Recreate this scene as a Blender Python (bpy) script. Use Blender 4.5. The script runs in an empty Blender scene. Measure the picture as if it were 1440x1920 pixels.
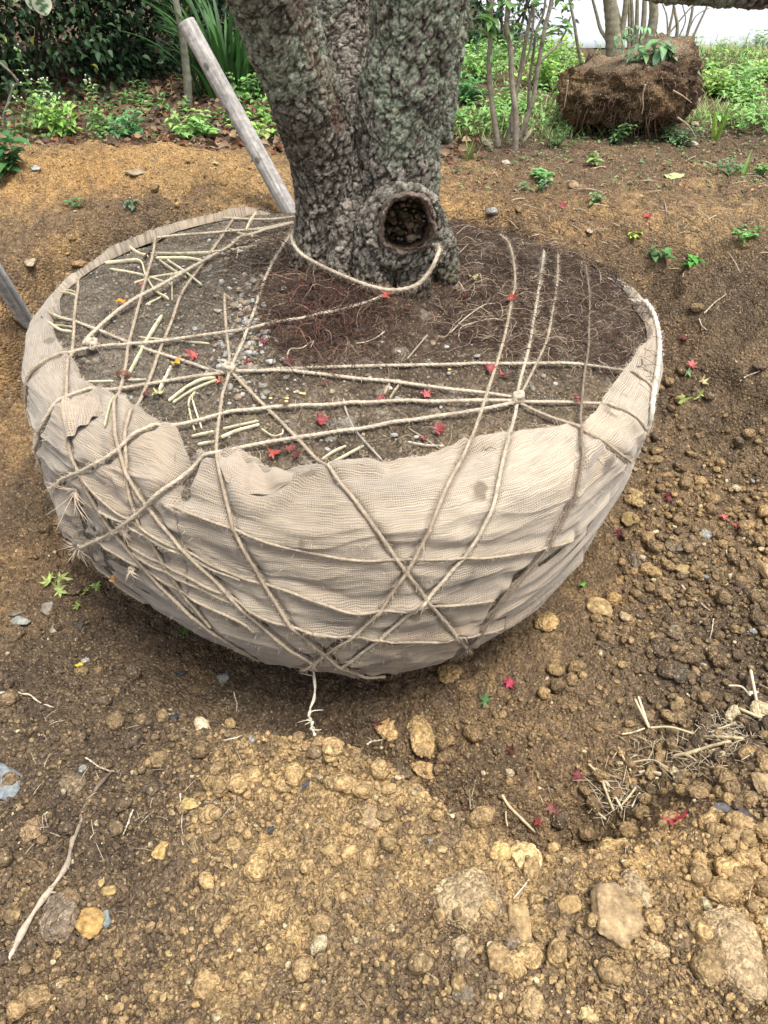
import bpy, math, random
import numpy as np
from mathutils import Vector, Matrix
from mathutils.bvhtree import BVHTree

# ------------------------------------------------------------------ camera, sky, sun, exposure
scene = bpy.context.scene
COL = scene.collection
FPX, PITCH, CH = 1478.0, math.radians(39.3), 1.15          # focal length in pixels of a 1440x1920 frame
cam_d = bpy.data.cameras.new("camera"); cam = bpy.data.objects.new("camera", cam_d); COL.objects.link(cam)
cam_d.sensor_fit = 'VERTICAL'; cam_d.sensor_height = 24.0; cam_d.lens = FPX / 1920 * 24.0
cam_d.clip_start = 0.02; cam_d.clip_end = 500
cam.location = (0, 0, CH); cam.rotation_euler = (math.radians(90) - PITCH, 0, 0)
scene.camera = cam
scene.view_settings.view_transform = 'Standard'; scene.view_settings.look = 'None'
scene.view_settings.gamma = 1.0; scene.view_settings.use_curve_mapping = False
scene.view_settings.exposure = 0.97
SUN_EL, SUN_AZ = math.radians(73), math.radians(140)        # azimuth clockwise from +Y (away from the viewer)
world = bpy.data.worlds.new("World"); scene.world = world; world.use_nodes = True
nt = world.node_tree; nt.nodes.clear()
sky = nt.nodes.new('ShaderNodeTexSky'); sky.sky_type = 'NISHITA'; sky.sun_disc = False
sky.sun_elevation = SUN_EL; sky.sun_rotation = SUN_AZ; sky.dust_density = 4.0; sky.air_density = 1.0; sky.ozone_density = 0.6
bg = nt.nodes.new('ShaderNodeBackground'); bg.inputs[1].default_value = 0.15
hs = nt.nodes.new('ShaderNodeHueSaturation'); hs.inputs['Saturation'].default_value = 0.35
out = nt.nodes.new('ShaderNodeOutputWorld')
nt.links.new(sky.outputs[0], hs.inputs['Color']); nt.links.new(hs.outputs[0], bg.inputs[0]); nt.links.new(bg.outputs[0], out.inputs[0])
sun_d = bpy.data.lights.new("sun", 'SUN'); sun_d.energy = 2.0; sun_d.angle = math.radians(24); sun_d.color = (1.0, 0.95, 0.88)
sun = bpy.data.objects.new("sun", sun_d); COL.objects.link(sun)
sv = Vector((math.sin(SUN_AZ) * math.cos(SUN_EL), math.cos(SUN_AZ) * math.cos(SUN_EL), math.sin(SUN_EL)))
sun.rotation_euler = sv.to_track_quat('Z', 'Y').to_euler()

rnd = random.Random(7)
RNG = np.random.default_rng(11)

# ------------------------------------------------------------------ projection helpers
CP, SP = math.cos(PITCH), math.sin(PITCH)
def ray(px, py):
    u, v = (px - 720) / FPX, (960 - py) / FPX
    d = Vector((u, CP + v * SP, -SP + v * CP))
    return Vector((0, 0, CH)), d
def W(px, py, Y):                     # the point seen at a pixel on the upright plane at distance Y
    o, d = ray(px, py); return o + d * (Y / d.y)
def WZ(px, py, z):                    # the same on a level plane
    o, d = ray(px, py); return o + d * ((z - CH) / d.z)
def depth(p): return p[1] * CP - (p[2] - CH) * SP
def m_per_px(p): return depth(p) / FPX

# ------------------------------------------------------------------ numpy noise
def h32(ix, iy, iz, seed):
    with np.errstate(over='ignore'):
        h = (ix.astype(np.int64) * 374761393 + iy.astype(np.int64) * 668265263 + iz * 2147483647 + seed * 1274126177) & 0xFFFFFFFF
        h = ((h ^ (h >> 13)) * 1274126177) & 0xFFFFFFFF
        h = ((h ^ (h >> 16)) * 2246822519) & 0xFFFFFFFF
        h = h ^ (h >> 15)
    return (h & 0xFFFFFF) / float(0x1000000)
def sm(t): return t * t * (3 - 2 * t)
def sstep(a, b, x): return sm(np.clip((x - a) / (b - a), 0, 1))
def vn2(x, y, seed=0):
    ix, iy = np.floor(x), np.floor(y); fx, fy = sm(x - ix), sm(y - iy)
    z = np.zeros_like(ix, dtype=np.int64)
    a = h32(ix, iy, z, seed); b = h32(ix + 1, iy, z, seed); c = h32(ix, iy + 1, z, seed); d = h32(ix + 1, iy + 1, z, seed)
    return (a + (b - a) * fx) * (1 - fy) + (c + (d - c) * fx) * fy
def fbm2(x, y, f, octv=4, seed=0, gain=.5):
    s = 0; a = 1; t = 0
    for i in range(octv):
        s = s + a * vn2(x * f + 17.3 * i, y * f - 9.1 * i, seed + i); t += a; a *= gain; f *= 2.03
    return s / t - .5
def vn3(x, y, z, seed=0):
    ix, iy, iz = np.floor(x), np.floor(y), np.floor(z); fx, fy, fz = sm(x - ix), sm(y - iy), sm(z - iz)
    r = 0
    for dz, wz in ((0, 1 - fz), (1, fz)):
        zz = (iz + dz).astype(np.int64)
        a = h32(ix, iy, zz, seed); b = h32(ix + 1, iy, zz, seed); c = h32(ix, iy + 1, zz, seed); d = h32(ix + 1, iy + 1, zz, seed)
        r = r + wz * ((a + (b - a) * fx) * (1 - fy) + (c + (d - c) * fx) * fy)
    return r
def fbm3(p, f, octv=4, seed=0, gain=.5):
    s = 0; a = 1; t = 0
    for i in range(octv):
        s = s + a * vn3(p[:, 0] * f + 3.7 * i, p[:, 1] * f + 1.9 * i, p[:, 2] * f - 5.3 * i, seed + i); t += a; a *= gain; f *= 2.03
    return s / t - .5
def worley3(p, f, seed=0):            # F1, F2, cell value
    q = p * f; ic = np.floor(q); f1 = np.full(len(p), 9.); f2 = f1.copy(); cid = np.zeros(len(p))
    for dx in (-1, 0, 1):
        for dy in (-1, 0, 1):
            for dz in (-1, 0, 1):
                cx, cy, cz = ic[:, 0] + dx, ic[:, 1] + dy, (ic[:, 2] + dz).astype(np.int64)
                ox, oy, oz, oc = (h32(cx, cy, cz, seed + k) for k in range(4))
                d = np.sqrt((cx + ox - q[:, 0])**2 + (cy + oy - q[:, 1])**2 + (cz + oz - q[:, 2])**2)
                m = d < f1
                f2 = np.where(m, f1, np.minimum(f2, d)); f1 = np.where(m, d, f1); cid = np.where(m, oc, cid)
    return f1, f2, cid
def crumbs(x, y, cell, seed, dens, rmin=.25, rmax=.72, squash=.75):
    """lumps of soil as rounded bumps: height and a random value per lump (-1 where there is none)"""
    qx, qy = x / cell, y / cell; ix, iy = np.floor(qx), np.floor(qy); z = np.zeros_like(ix, dtype=np.int64)
    H = np.zeros_like(x); C = np.full_like(x, -1.)
    for dx in (-1, 0, 1):
        for dy in (-1, 0, 1):
            cx, cy = ix + dx, iy + dy
            r0, r1, r2, r3, r4 = (h32(cx, cy, z, seed + k) for k in range(5))
            rad = rmin + (rmax - rmin) * r2 * r2
            vx, vy = qx - cx - r0, qy - cy - r1
            an = np.arctan2(vy, vx)
            el = 1 + .17 * np.sin(2 * an + r3 * 6.28) + .10 * np.sin(3 * an + r4 * 12) + .07 * np.sin(5 * an + r0 * 9)
            d2 = (vx * vx + vy * vy) / (rad * el)**2
            h = np.where((d2 < 1) & (r3 < dens), (np.clip(1 - d2, 0, 1)**.6) * rad * cell * squash, 0)
            m = h > H
            H = np.where(m, h, H); C = np.where(m, r4, C)
    return H, C

# ------------------------------------------------------------------ mesh building
def link_mesh(name, V, faces, mat=None, parent=None, col=None, uv=None, smooth=True):
    """faces: list of integer arrays (n,3) or (n,4)"""
    me = bpy.data.meshes.new(name)
    V = np.asarray(V, dtype=np.float32)
    me.vertices.add(len(V)); me.vertices.foreach_set("co", V.ravel())
    faces = [np.asarray(f, dtype=np.int32) for f in faces if len(f)]
    loops = np.concatenate([f.ravel() for f in faces]); tot = np.concatenate([np.full(len(f), f.shape[1], dtype=np.int32) for f in faces])
    start = np.concatenate([[0], np.cumsum(tot)[:-1]]).astype(np.int32)
    me.loops.add(len(loops)); me.loops.foreach_set("vertex_index", loops)
    me.polygons.add(len(tot)); me.polygons.foreach_set("loop_start", start); me.polygons.foreach_set("loop_total", tot)
    if smooth: me.polygons.foreach_set("use_smooth", np.ones(len(tot), dtype=bool))
    me.update(calc_edges=True)
    if col is not None:
        a = me.color_attributes.new("Col", 'FLOAT_COLOR', 'POINT')
        c = np.ones((len(V), 4), dtype=np.float32); c[:, :3] = np.asarray(col, dtype=np.float32); a.data.foreach_set("color", c.ravel())
    if uv is not None:
        l = me.uv_layers.new(name="UVMap"); l.data.foreach_set("uv", np.asarray(uv, dtype=np.float32)[loops].ravel())
    if mat is not None: me.materials.append(mat)
    o = bpy.data.objects.new(name, me); COL.objects.link(o)
    if parent is not None: o.parent = parent
    return o
def grid_faces(nu, nv, wrap_u=False):
    iu = np.arange(nu if wrap_u else nu - 1); iv = np.arange(nv - 1)
    a, b = np.meshgrid(iu, iv, indexing='ij'); a2 = (a + 1) % nu
    return np.stack([a * nv + b, a2 * nv + b, a2 * nv + b + 1, a * nv + b + 1], -1).reshape(-1, 4)
class MB:
    def __init__(s): s.V = []; s.T = []; s.Q = []; s.C = []; s.n = 0
    def add(s, V, T=None, Q=None, col=(1, 1, 1)):
        V = np.asarray(V, dtype=float).reshape(-1, 3)
        if T is not None and len(T): s.T.append(np.asarray(T).reshape(-1, 3) + s.n)
        if Q is not None and len(Q): s.Q.append(np.asarray(Q).reshape(-1, 4) + s.n)
        c = np.asarray(col, dtype=float)
        s.C.append(np.broadcast_to(c, (len(V), 3)).copy()); s.V.append(V); s.n += len(V)
    def build(s, name, mat, parent=None, smooth=True):
        F = []
        if s.T: F.append(np.concatenate(s.T))
        if s.Q: F.append(np.concatenate(s.Q))
        return link_mesh(name, np.concatenate(s.V), F, mat, parent, np.concatenate(s.C), smooth=smooth)
def tag(o, label=None, cat=None, group=None, kind=None):
    if label: o['label'] = label
    if cat: o['category'] = cat
    if group: o['group'] = group
    if kind: o['kind'] = kind
    return o
def empty(name, loc=(0, 0, 0)):
    o = bpy.data.objects.new(name, None); o.empty_display_size = .05; COL.objects.link(o); o.location = loc; return o
def catmull(P, n):                    # smooth path through points, n samples in all, roughly even
    P = np.asarray(P, dtype=float)
    if len(P) == 2: P = np.array([P[0], P[0] * .67 + P[1] * .33, P[0] * .33 + P[1] * .67, P[1]])
    A = np.vstack([2 * P[0] - P[1], P, 2 * P[-1] - P[-2]])
    out = []
    for i in range(len(P) - 1):
        t = np.linspace(0, 1, 16, endpoint=False)[:, None]
        p0, p1, p2, p3 = A[i], A[i + 1], A[i + 2], A[i + 3]
        out.append(.5 * (2 * p1 + (p2 - p0) * t + (2 * p0 - 5 * p1 + 4 * p2 - p3) * t * t + (3 * p1 - p0 - 3 * p2 + p3) * t**3))
    out.append(P[-1:]); Q = np.vstack(out)
    s = np.concatenate([[0], np.cumsum(np.linalg.norm(np.diff(Q, axis=0), axis=1))])
    t = np.linspace(0, s[-1], n)
    return np.stack([np.interp(t, s, Q[:, k]) for k in range(Q.shape[1])], -1)
def frames(P):
    T = np.gradient(P, axis=0); T /= np.linalg.norm(T, axis=1)[:, None] + 1e-12
    ref = np.array([0, 0, 1.]) if abs(T[0, 2]) < .9 else np.array([1., 0, 0])
    N = np.zeros_like(T); n = ref - T[0] * (ref @ T[0]); n /= np.linalg.norm(n)
    for i in range(len(T)):
        n = n - T[i] * (n @ T[i]); n /= np.linalg.norm(n) + 1e-12; N[i] = n
    return T, N, np.cross(T, N)
def tube_arr(P, R, sides=8, lobes=0, pitch=.04, lobe_amp=.22, flat=1.0, cap=True):
    P = np.asarray(P, dtype=float); n = len(P); R = np.broadcast_to(np.asarray(R, dtype=float), (n,))
    T, N, B = frames(P); a = np.arange(sides) * 2 * math.pi / sides
    s = np.concatenate([[0], np.cumsum(np.linalg.norm(np.diff(P, axis=0), axis=1))])
    rr = R[:, None] * np.ones((1, sides))
    if lobes: rr = rr * (1 - lobe_amp + lobe_amp * 1.5 * np.abs(np.cos(.5 * lobes * (a[None] - s[:, None] * 2 * math.pi / pitch))))
    V = P[:, None] + N[:, None] * (np.cos(a)[None, :, None] * rr[..., None]) + B[:, None] * (np.sin(a)[None, :, None] * rr[..., None] * flat)
    i = np.arange(n - 1)[:, None]; j = np.arange(sides)[None]; j2 = (j + 1) % sides
    Q = np.stack([i * sides + j, i * sides + j2, (i + 1) * sides + j2, (i + 1) * sides + j], -1).reshape(-1, 4)
    V = V.reshape(-1, 3); Tt = []
    if cap:
        V = np.vstack([V, P[:1], P[-1:]]); c0, c1 = n * sides, n * sides + 1; k = np.arange(sides); k2 = (k + 1) % sides
        Tt = np.vstack([np.stack([np.full(sides, c0), k2, k], -1), np.stack([np.full(sides, c1), (n - 1) * sides + k, (n - 1) * sides + k2], -1)])
    return V, Tt, Q

# ------------------------------------------------------------------ materials
def newmat(name):
    m = bpy.data.materials.new(name); m.use_nodes = True
    t = m.node_tree; b = t.nodes['Principled BSDF']; return m, t, b
def node(t, typ, **kw):
    n = t.nodes.new(typ)
    for k, v in kw.items():
        if k in n.inputs: n.inputs[k].default_value = v
        else: setattr(n, k, v)
    return n
def vcol_mat(name, rough=.9, nscale=60, namp=.35, bump=.3, bscale=200, spec=.2, trans=0.0, tint=(1, 1, 1), bdist=.003, sheen=0):
    """colour from the mesh attribute broken up by noise, with a fine bump"""
    m, t, b = newmat(name)
    a = node(t, 'ShaderNodeAttribute', attribute_name='Col'); tc = node(t, 'ShaderNodeTexCoord')
    n1 = node(t, 'ShaderNodeTexNoise', Scale=nscale, Detail=5.0, Roughness=.65)
    t.links.new(tc.outputs['Object'], n1.inputs['Vector'])
    mr = node(t, 'ShaderNodeMapRange'); mr.inputs[1].default_value = .3; mr.inputs[2].default_value = .7
    mr.inputs[3].default_value = 1 - namp; mr.inputs[4].default_value = 1 + namp
    t.links.new(n1.outputs[0], mr.inputs[0])
    vm = node(t, 'ShaderNodeVectorMath', operation='SCALE'); t.links.new(a.outputs['Color'], vm.inputs[0]); t.links.new(mr.outputs[0], vm.inputs['Scale'])
    vt = node(t, 'ShaderNodeVectorMath', operation='MULTIPLY'); t.links.new(vm.outputs[0], vt.inputs[0]); vt.inputs[1].default_value = tint
    t.links.new(vt.outputs[0], b.inputs['Base Color'])
    b.inputs['Roughness'].default_value = rough; b.inputs['Specular IOR Level'].default_value = spec
    if bump:
        n2 = node(t, 'ShaderNodeTexNoise', Scale=bscale, Detail=4.0, Roughness=.7); t.links.new(tc.outputs['Object'], n2.inputs['Vector'])
        bp = node(t, 'ShaderNodeBump', Strength=bump, Distance=bdist); t.links.new(n2.outputs[0], bp.inputs['Height']); t.links.new(bp.outputs[0], b.inputs['Normal'])
    if trans:
        tr = node(t, 'ShaderNodeBsdfTranslucent'); t.links.new(vt.outputs[0], tr.inputs[0])
        mx = node(t, 'ShaderNodeMixShader'); mx.inputs[0].default_value = trans
        o = t.nodes['Material Output']; t.links.new(b.outputs[0], mx.inputs[1]); t.links.new(tr.outputs[0], mx.inputs[2]); t.links.new(mx.outputs[0], o.inputs[0])
    return m

def soil_mat(name, bump=1.0):
    m, t, b = newmat(name)
    a = node(t, 'ShaderNodeAttribute', attribute_name='Col'); tc = node(t, 'ShaderNodeTexCoord')
    hgt = []; fac = []
    for sc, w in ((90, .0065), (210, .0032)):
        v = node(t, 'ShaderNodeTexVoronoi', Scale=sc, Randomness=1.0); v.feature = 'F1'
        nz = node(t, 'ShaderNodeTexNoise', Scale=sc * .7, Detail=2.0); t.links.new(tc.outputs['Object'], nz.inputs['Vector'])
        ad = node(t, 'ShaderNodeVectorMath', operation='SCALE'); ad.inputs['Scale'].default_value = .9 / sc; t.links.new(nz.outputs['Color'], ad.inputs[0])
        ad2 = node(t, 'ShaderNodeVectorMath', operation='ADD'); t.links.new(tc.outputs['Object'], ad2.inputs[0]); t.links.new(ad.outputs[0], ad2.inputs[1])
        t.links.new(ad2.outputs[0], v.inputs['Vector'])
        sq = node(t, 'ShaderNodeMath', operation='MULTIPLY'); t.links.new(v.outputs['Distance'], sq.inputs[0]); sq.inputs[1].default_value = -w * 2
        hgt.append(sq)
        sp = node(t, 'ShaderNodeSeparateColor'); t.links.new(v.outputs['Color'], sp.inputs[0]); fac.append(sp)
    h = node(t, 'ShaderNodeMath', operation='ADD'); t.links.new(hgt[0].outputs[0], h.inputs[0]); t.links.new(hgt[1].outputs[0], h.inputs[1])
    nz = node(t, 'ShaderNodeTexNoise', Scale=420.0, Detail=4.0, Roughness=.75); t.links.new(tc.outputs['Object'], nz.inputs['Vector'])
    h2 = node(t, 'ShaderNodeMath', operation='MULTIPLY_ADD'); t.links.new(nz.outputs[0], h2.inputs[0]); h2.inputs[1].default_value = .0035; t.links.new(h.outputs[0], h2.inputs[2])
    bp = node(t, 'ShaderNodeBump', Strength=bump, Distance=1.0); t.links.new(h2.outputs[0], bp.inputs['Height']); t.links.new(bp.outputs[0], b.inputs['Normal'])
    # grains differ in brightness and hue
    mr = node(t, 'ShaderNodeMapRange'); t.links.new(fac[0].outputs[0], mr.inputs[0]); mr.inputs[3].default_value = .72; mr.inputs[4].default_value = 1.22
    mr2 = node(t, 'ShaderNodeMapRange'); t.links.new(fac[1].outputs[1], mr2.inputs[0]); mr2.inputs[1].default_value = .1; mr2.inputs[3].default_value = .72; mr2.inputs[4].default_value = 1.3
    mm = node(t, 'ShaderNodeMath', operation='MULTIPLY'); t.links.new(mr.outputs[0], mm.inputs[0]); t.links.new(mr2.outputs[0], mm.inputs[1])
    vm = node(t, 'ShaderNodeVectorMath', operation='SCALE'); t.links.new(a.outputs['Color'], vm.inputs[0]); t.links.new(mm.outputs[0], vm.inputs['Scale'])
    gt = node(t, 'ShaderNodeMath', operation='GREATER_THAN'); t.links.new(fac[1].outputs[2], gt.inputs[0]); gt.inputs[1].default_value = .955
    g2 = node(t, 'ShaderNodeMath', operation='MULTIPLY'); t.links.new(gt.outputs[0], g2.inputs[0]); g2.inputs[1].default_value = .55
    mx = node(t, 'ShaderNodeMix', data_type='RGBA'); t.links.new(g2.outputs[0], mx.inputs[0]); t.links.new(vm.outputs[0], mx.inputs[6]); mx.inputs[7].default_value = (.50, .38, .22, 1)
    t.links.new(mx.outputs[2], b.inputs['Base Color'])
    b.inputs['Roughness'].default_value = .92; b.inputs['Specular IOR Level'].default_value = .15
    return m
M_SOIL = soil_mat("crumbly_soil"); M_CLOD = soil_mat("clod_soil", .7)
M_STONE = vcol_mat("field_stone", rough=.85, nscale=70, namp=.45, bump=.9, bscale=190, spec=.2, bdist=.006)
M_LEAF = vcol_mat("leaf", rough=.5, nscale=30, namp=.25, bump=0, spec=.4, trans=.3)
M_RED = vcol_mat("maple_leaf_red", rough=.55, nscale=60, namp=.25, bump=.2, spec=.35, trans=.2)
M_STRAW = vcol_mat("straw", rough=.6, nscale=90, namp=.25, bump=.4, bscale=300, spec=.3, bdist=.001)
M_ROOT = vcol_mat("root", rough=.85, nscale=60, namp=.3, bump=.3)
M_ROPE = vcol_mat("jute_rope", rough=.95, nscale=70, namp=.22, bump=.8, bscale=700, spec=.1, bdist=.0015)

# ------------------------------------------------------------------ the ball of the tree: an outline fitted per level
NC = 12
def per_basis(th):
    u = (th % (2 * math.pi)) / (2 * math.pi / NC); i = np.floor(u).astype(int); t = u - i
    B = np.zeros((th.size, NC)); w = [(1 - t)**3 / 6, (3 * t**3 - 6 * t * t + 4) / 6, (-3 * t**3 + 3 * t * t + 3 * t + 1) / 6, t**3 / 6]
    for k in range(4): np.add.at(B, (np.arange(th.size), (i - 1 + k) % NC), w[k])
    return B
BQ = [-0.1356, 2.3335, 1.0473, -0.013, 0.0144, 0.9550, 0.9560, 0.9480, 0.9130, 0.785, 0.600, 0.0133, 0.0068, 0.0015, -0.0234, 0.0036, 0.0027, 0.0621, 0.0372, 0.0129, -0.0128, -0.0539, -0.0405, -0.0049, 0.0172, -0.0054, -0.0151, 0.0365, 0.0189, -0.0154, -0.0256, -0.0223, 0.0104, 0.0073, -0.025, -0.0102, -0.0015, -0.0002, -0.0, 0.0002, 0.001, 0.0068, 0.0041, -0.0525, 0.0507, 0.0477, -0.048]
BZ = [0, -.08, -.22, -.4, -.58, -.72]
def ball_controls(th):
    q = np.array(BQ); cx, cy, R, tx, ty = q[:5]; rad = q[5:11]; sx = q[11:17]; sy = q[17:23]; C = q[23:35]; C2 = q[35:47]; B = per_basis(th)
    tilt = tx * np.cos(th) + ty * np.sin(th); P = []
    def lvl(i, f=1.0, z=None):
        r = R * rad[i] * f * (1 + B @ (C * (1 - i / 5) + C2 * i / 5))
        return np.stack([cx + sx[i] + r * np.cos(th), cy + sy[i] + r * np.sin(th), (BZ[i] if z is None else z) + tilt], -1)
    P.append(lvl(5, .45, -.80))
    for i in (5, 4, 3, 2, 1): P.append(lvl(i))
    P.append(lvl(0, 1.0, -.008))
    for g, z in ((.955, .022), (.88, .036), (.72, .055), (.52, .085), (.32, .125), (.14, .16), (0.0, .17)):
        p = lvl(0, g, z); p[:, 2] -= tilt * (1 - g); P.append(p)
    return np.array(P).transpose(1, 0, 2)          # theta, control, xyz
NJ = 14
def ball_grid(nth, js):
    th = np.arange(nth) * 2 * math.pi / nth; P = ball_controls(th)
    A = np.concatenate([2 * P[:, :1] - P[:, 1:2], P, 2 * P[:, -1:] - P[:, -2:-1]], 1)
    i = np.clip(np.floor(js).astype(int), 0, NJ - 2); t = (js - i)[None, :, None]
    p0, p1, p2, p3 = A[:, i], A[:, i + 1], A[:, i + 2], A[:, i + 3]
    S = .5 * (2 * p1 + (p2 - p0) * t + (2 * p0 - 5 * p1 + 4 * p2 - p3) * t * t + (3 * p1 - p0 - 3 * p2 + p3) * t**3)
    return th, S
def grid_normals(S):
    du = np.roll(S, -1, 0) - np.roll(S, 1, 0); dv = np.gradient(S, axis=1)
    N = np.cross(du, dv); N /= np.linalg.norm(N, axis=-1, keepdims=True) + 1e-12
    return N
_js = np.linspace(0, NJ - 1, 200); _th, _S = ball_grid(240, _js); _N = grid_normals(_S)
_F = grid_faces(240, 200, True)
BALL_BVH = BVHTree.FromPolygons([tuple(v) for v in _S.reshape(-1, 3)], [tuple(int(i) for i in f) for f in _F])
def hit_ball(px, py, grow=40):
    o, d = ray(px, py); d = d.normalized()
    loc, nor, idx, dist = BALL_BVH.ray_cast(o, d)
    if loc is not None: return np.array(loc)
    # just outside the outline: the nearest point of the ball to the line of sight
    S = _S.reshape(-1, 3) - np.array(o); dd = np.array(d); t = S @ dd
    r = np.linalg.norm(S - t[:, None] * dd, axis=1); k = int(np.argmin(r))
    return _S.reshape(-1, 3)[k]
def ball_param(p):
    D = np.linalg.norm(_S - np.asarray(p), axis=-1); k = int(np.argmin(D)); a, b = divmod(k, 200)
    return _th[a], _js[b], _N[a, b]
def ball_normal(p): 
    loc, nor, idx, dist = BALL_BVH.find_nearest(Vector(p)); n = np.array(nor)
    c = np.array([-.13, 2.33, -.35]);  return n if n @ (np.array(p) - c) > 0 else -n
BC = np.array([BQ[0], BQ[1]])

# ------------------------------------------------------------------ the ground: one sheet with the pit and the heaps
TH_T = np.radians([-180, -150, -120, -60, -30, 0, 30, 60, 90, 120, 150, 180])
RI_T = [1.28, 1.6, 2.2, 2.2, 1.7, 1.2, 1.08, 0.98, 0.96, 1.02, 1.15, 1.28]
RO_T = [2.05, 2.6, 3.6, 3.6, 3.0, 2.35, 1.95, 1.38, 1.20, 1.28, 1.66, 2.05]
ZF_T = [-.66, -.74, -.8, -.8, -.74, -.60, -.42, -.26, -.3, -.36, -.5, -.66]
CREST = np.array([(-3, 1.5), (-1.2, 1.30), (-.7, 1.20), (-.35, 1.13), (-.25, 1.10), (-.02, 1.02), (.165, .90), (.31, .83), (.49, .85), (.7, .86), (.94, .90), (1.3, 1.0), (3, 1.3)])
def base_h(x, y):
    dx, dy = x - BC[0], y - BC[1]; rho = np.hypot(dx, dy); th = np.arctan2(dy, dx)
    wob = fbm2(x, y, 1.6, 3, 5) * .22
    ri = np.interp(th, TH_T, RI_T); ro = np.interp(th, TH_T, RO_T); zf = np.interp(th, TH_T, ZF_T)
    t = sstep(0, 1, (rho + wob - ri) / (ro - ri))
    zg = -.012 + .02 * fbm2(x, y, .9, 3, 9)
    # spoil mound behind on the left
    zg = zg + .10 * np.exp(-((x + 1.35) / .95)**4 - ((y - 3.98 + .35 * fbm2(x, y, 2.5, 3, 12)) / .42)**2)
    zg = zg + .035 * np.exp(-((x - .9) / .8)**2 - ((y - 3.9) / .5)**2)
    z1 = zf + (zg - zf) * t
    # heap and shelf on the viewer's side
    yc = np.interp(x, CREST[:, 0], CREST[:, 1]) + .06 * fbm2(x, y, 4, 3, 21)
    s = yc - y
    w = np.interp(x, [-1.4, -.75, -.42, -.30, .45, .62, .85, 1.2, 2], [.55, .50, .26, .10, .10, .28, .6, .75, .9])
    top = np.interp(x, [-2, -1.0, -.55, -.3, -.1, .2, .45, .7, 1.0, 1.6], [-.52, -.55, -.52, -.38, -.335, -.34, -.37, -.41, -.40, -.3])
    top = top + .03 * fbm2(x, y, 3.2, 3, 33) - .06 * sstep(.45, 0.0, y) - .02
    hp = sstep(0, 1, (s + w) / (w + .05))
    z2 = -.8 + (top + .8) * hp
    k = .03; m = np.maximum(z1, z2); d = np.abs(z1 - z2)
    z = m + k * np.exp(-d / k) * .5
    z = z - .10 * np.exp(-((y - (yc + .20)) / .13)**2) * sstep(-.42, -.2, x) * sstep(.75, .5, x)
    # cut steps and scars in the sides of the pit
    st = fbm2(x * 1.0 + y * .25, y, 2.4, 3, 47); bank = sstep(.02, .3, t) * sstep(1.0, .7, t) * (y > 1.9)
    z = z + bank * (.07 * (sstep(-.03, .03, st) - .5) + .10 * fbm2(x, y, 3.5, 3, 48)) 
    z = z + .05 * fbm2(x, y, 2.2, 3, 49) * sstep(1.1, 1.6, rho)
    z = z - .10 * np.exp(-((x + 1.75) / .35)**2 - ((y - 3.15) / .22)**2)
    return z + .03 * fbm2(x, y, 6, 4, 41) * np.where(rho < 1.0, .3, 1)
def detail_h(x, y, want_col=True):
    """base height + lumps; returns z and colour"""
    z = base_h(x, y)
    dx, dy = x - BC[0], y - BC[1]; rho = np.hypot(dx, dy)
    far = sstep(3.4, 5.0, y)
    lump = np.interp(fbm2(x, y, 1.3, 2, 77), [-.25, .25], [.25, .9])
    right = sstep(.5, 1.0, x) * sstep(3.3, 2.2, y)
    lump = np.clip(lump + .35 * right, 0, 1) * (1 - .75 * far)
    C = np.full_like(x, -1.); H = np.zeros_like(x)
    n1 = np.stack([x, y], -1)
    wx = x + .012 * fbm2(x, y, 30, 2, 3); wy = y + .012 * fbm2(x, y, 30, 2, 4)
    for cell, seed, dens, sq in ((.15, 100, .22, .45), (.070, 110, .42, .75), (.034, 120, .8, 1.0), (.017, 130, .85, .95), (.0095, 140, .9, .9)):
        h, c = crumbs(wx, wy, cell, seed, dens if cell > .05 else .95, squash=sq)
        h = h * (lump if cell > .03 else (.6 + .5 * lump))
        m = h > H * .8
        H = np.where(m, np.maximum(h, H) + .25 * np.minimum(h, H), H + .35 * h); C = np.where(m & (c >= 0) & (h > .0012), c, C)
    z = z + H + (.030 * fbm2(x, y, 14, 3, 60) + .020 * fbm2(x, y, 40, 3, 61)) * (1 - .6 * far) * np.where(rho < 1.0, .5, 1) + .005 * fbm2(x, y, 150, 2, 62)
    return z, C
def soil_hit(px, py):
    o, d = ray(px, py); d = d.normalized(); t = np.linspace(.4, 14, 4000)
    x = o.x + d.x * t; y = o.y + d.y * t; z = o.z + d.z * t; g = base_h(x, y)
    k = int(np.argmax(z < g)) if (z < g).any() else len(t) - 1
    return np.array([x[k], y[k], g[k]])

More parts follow.
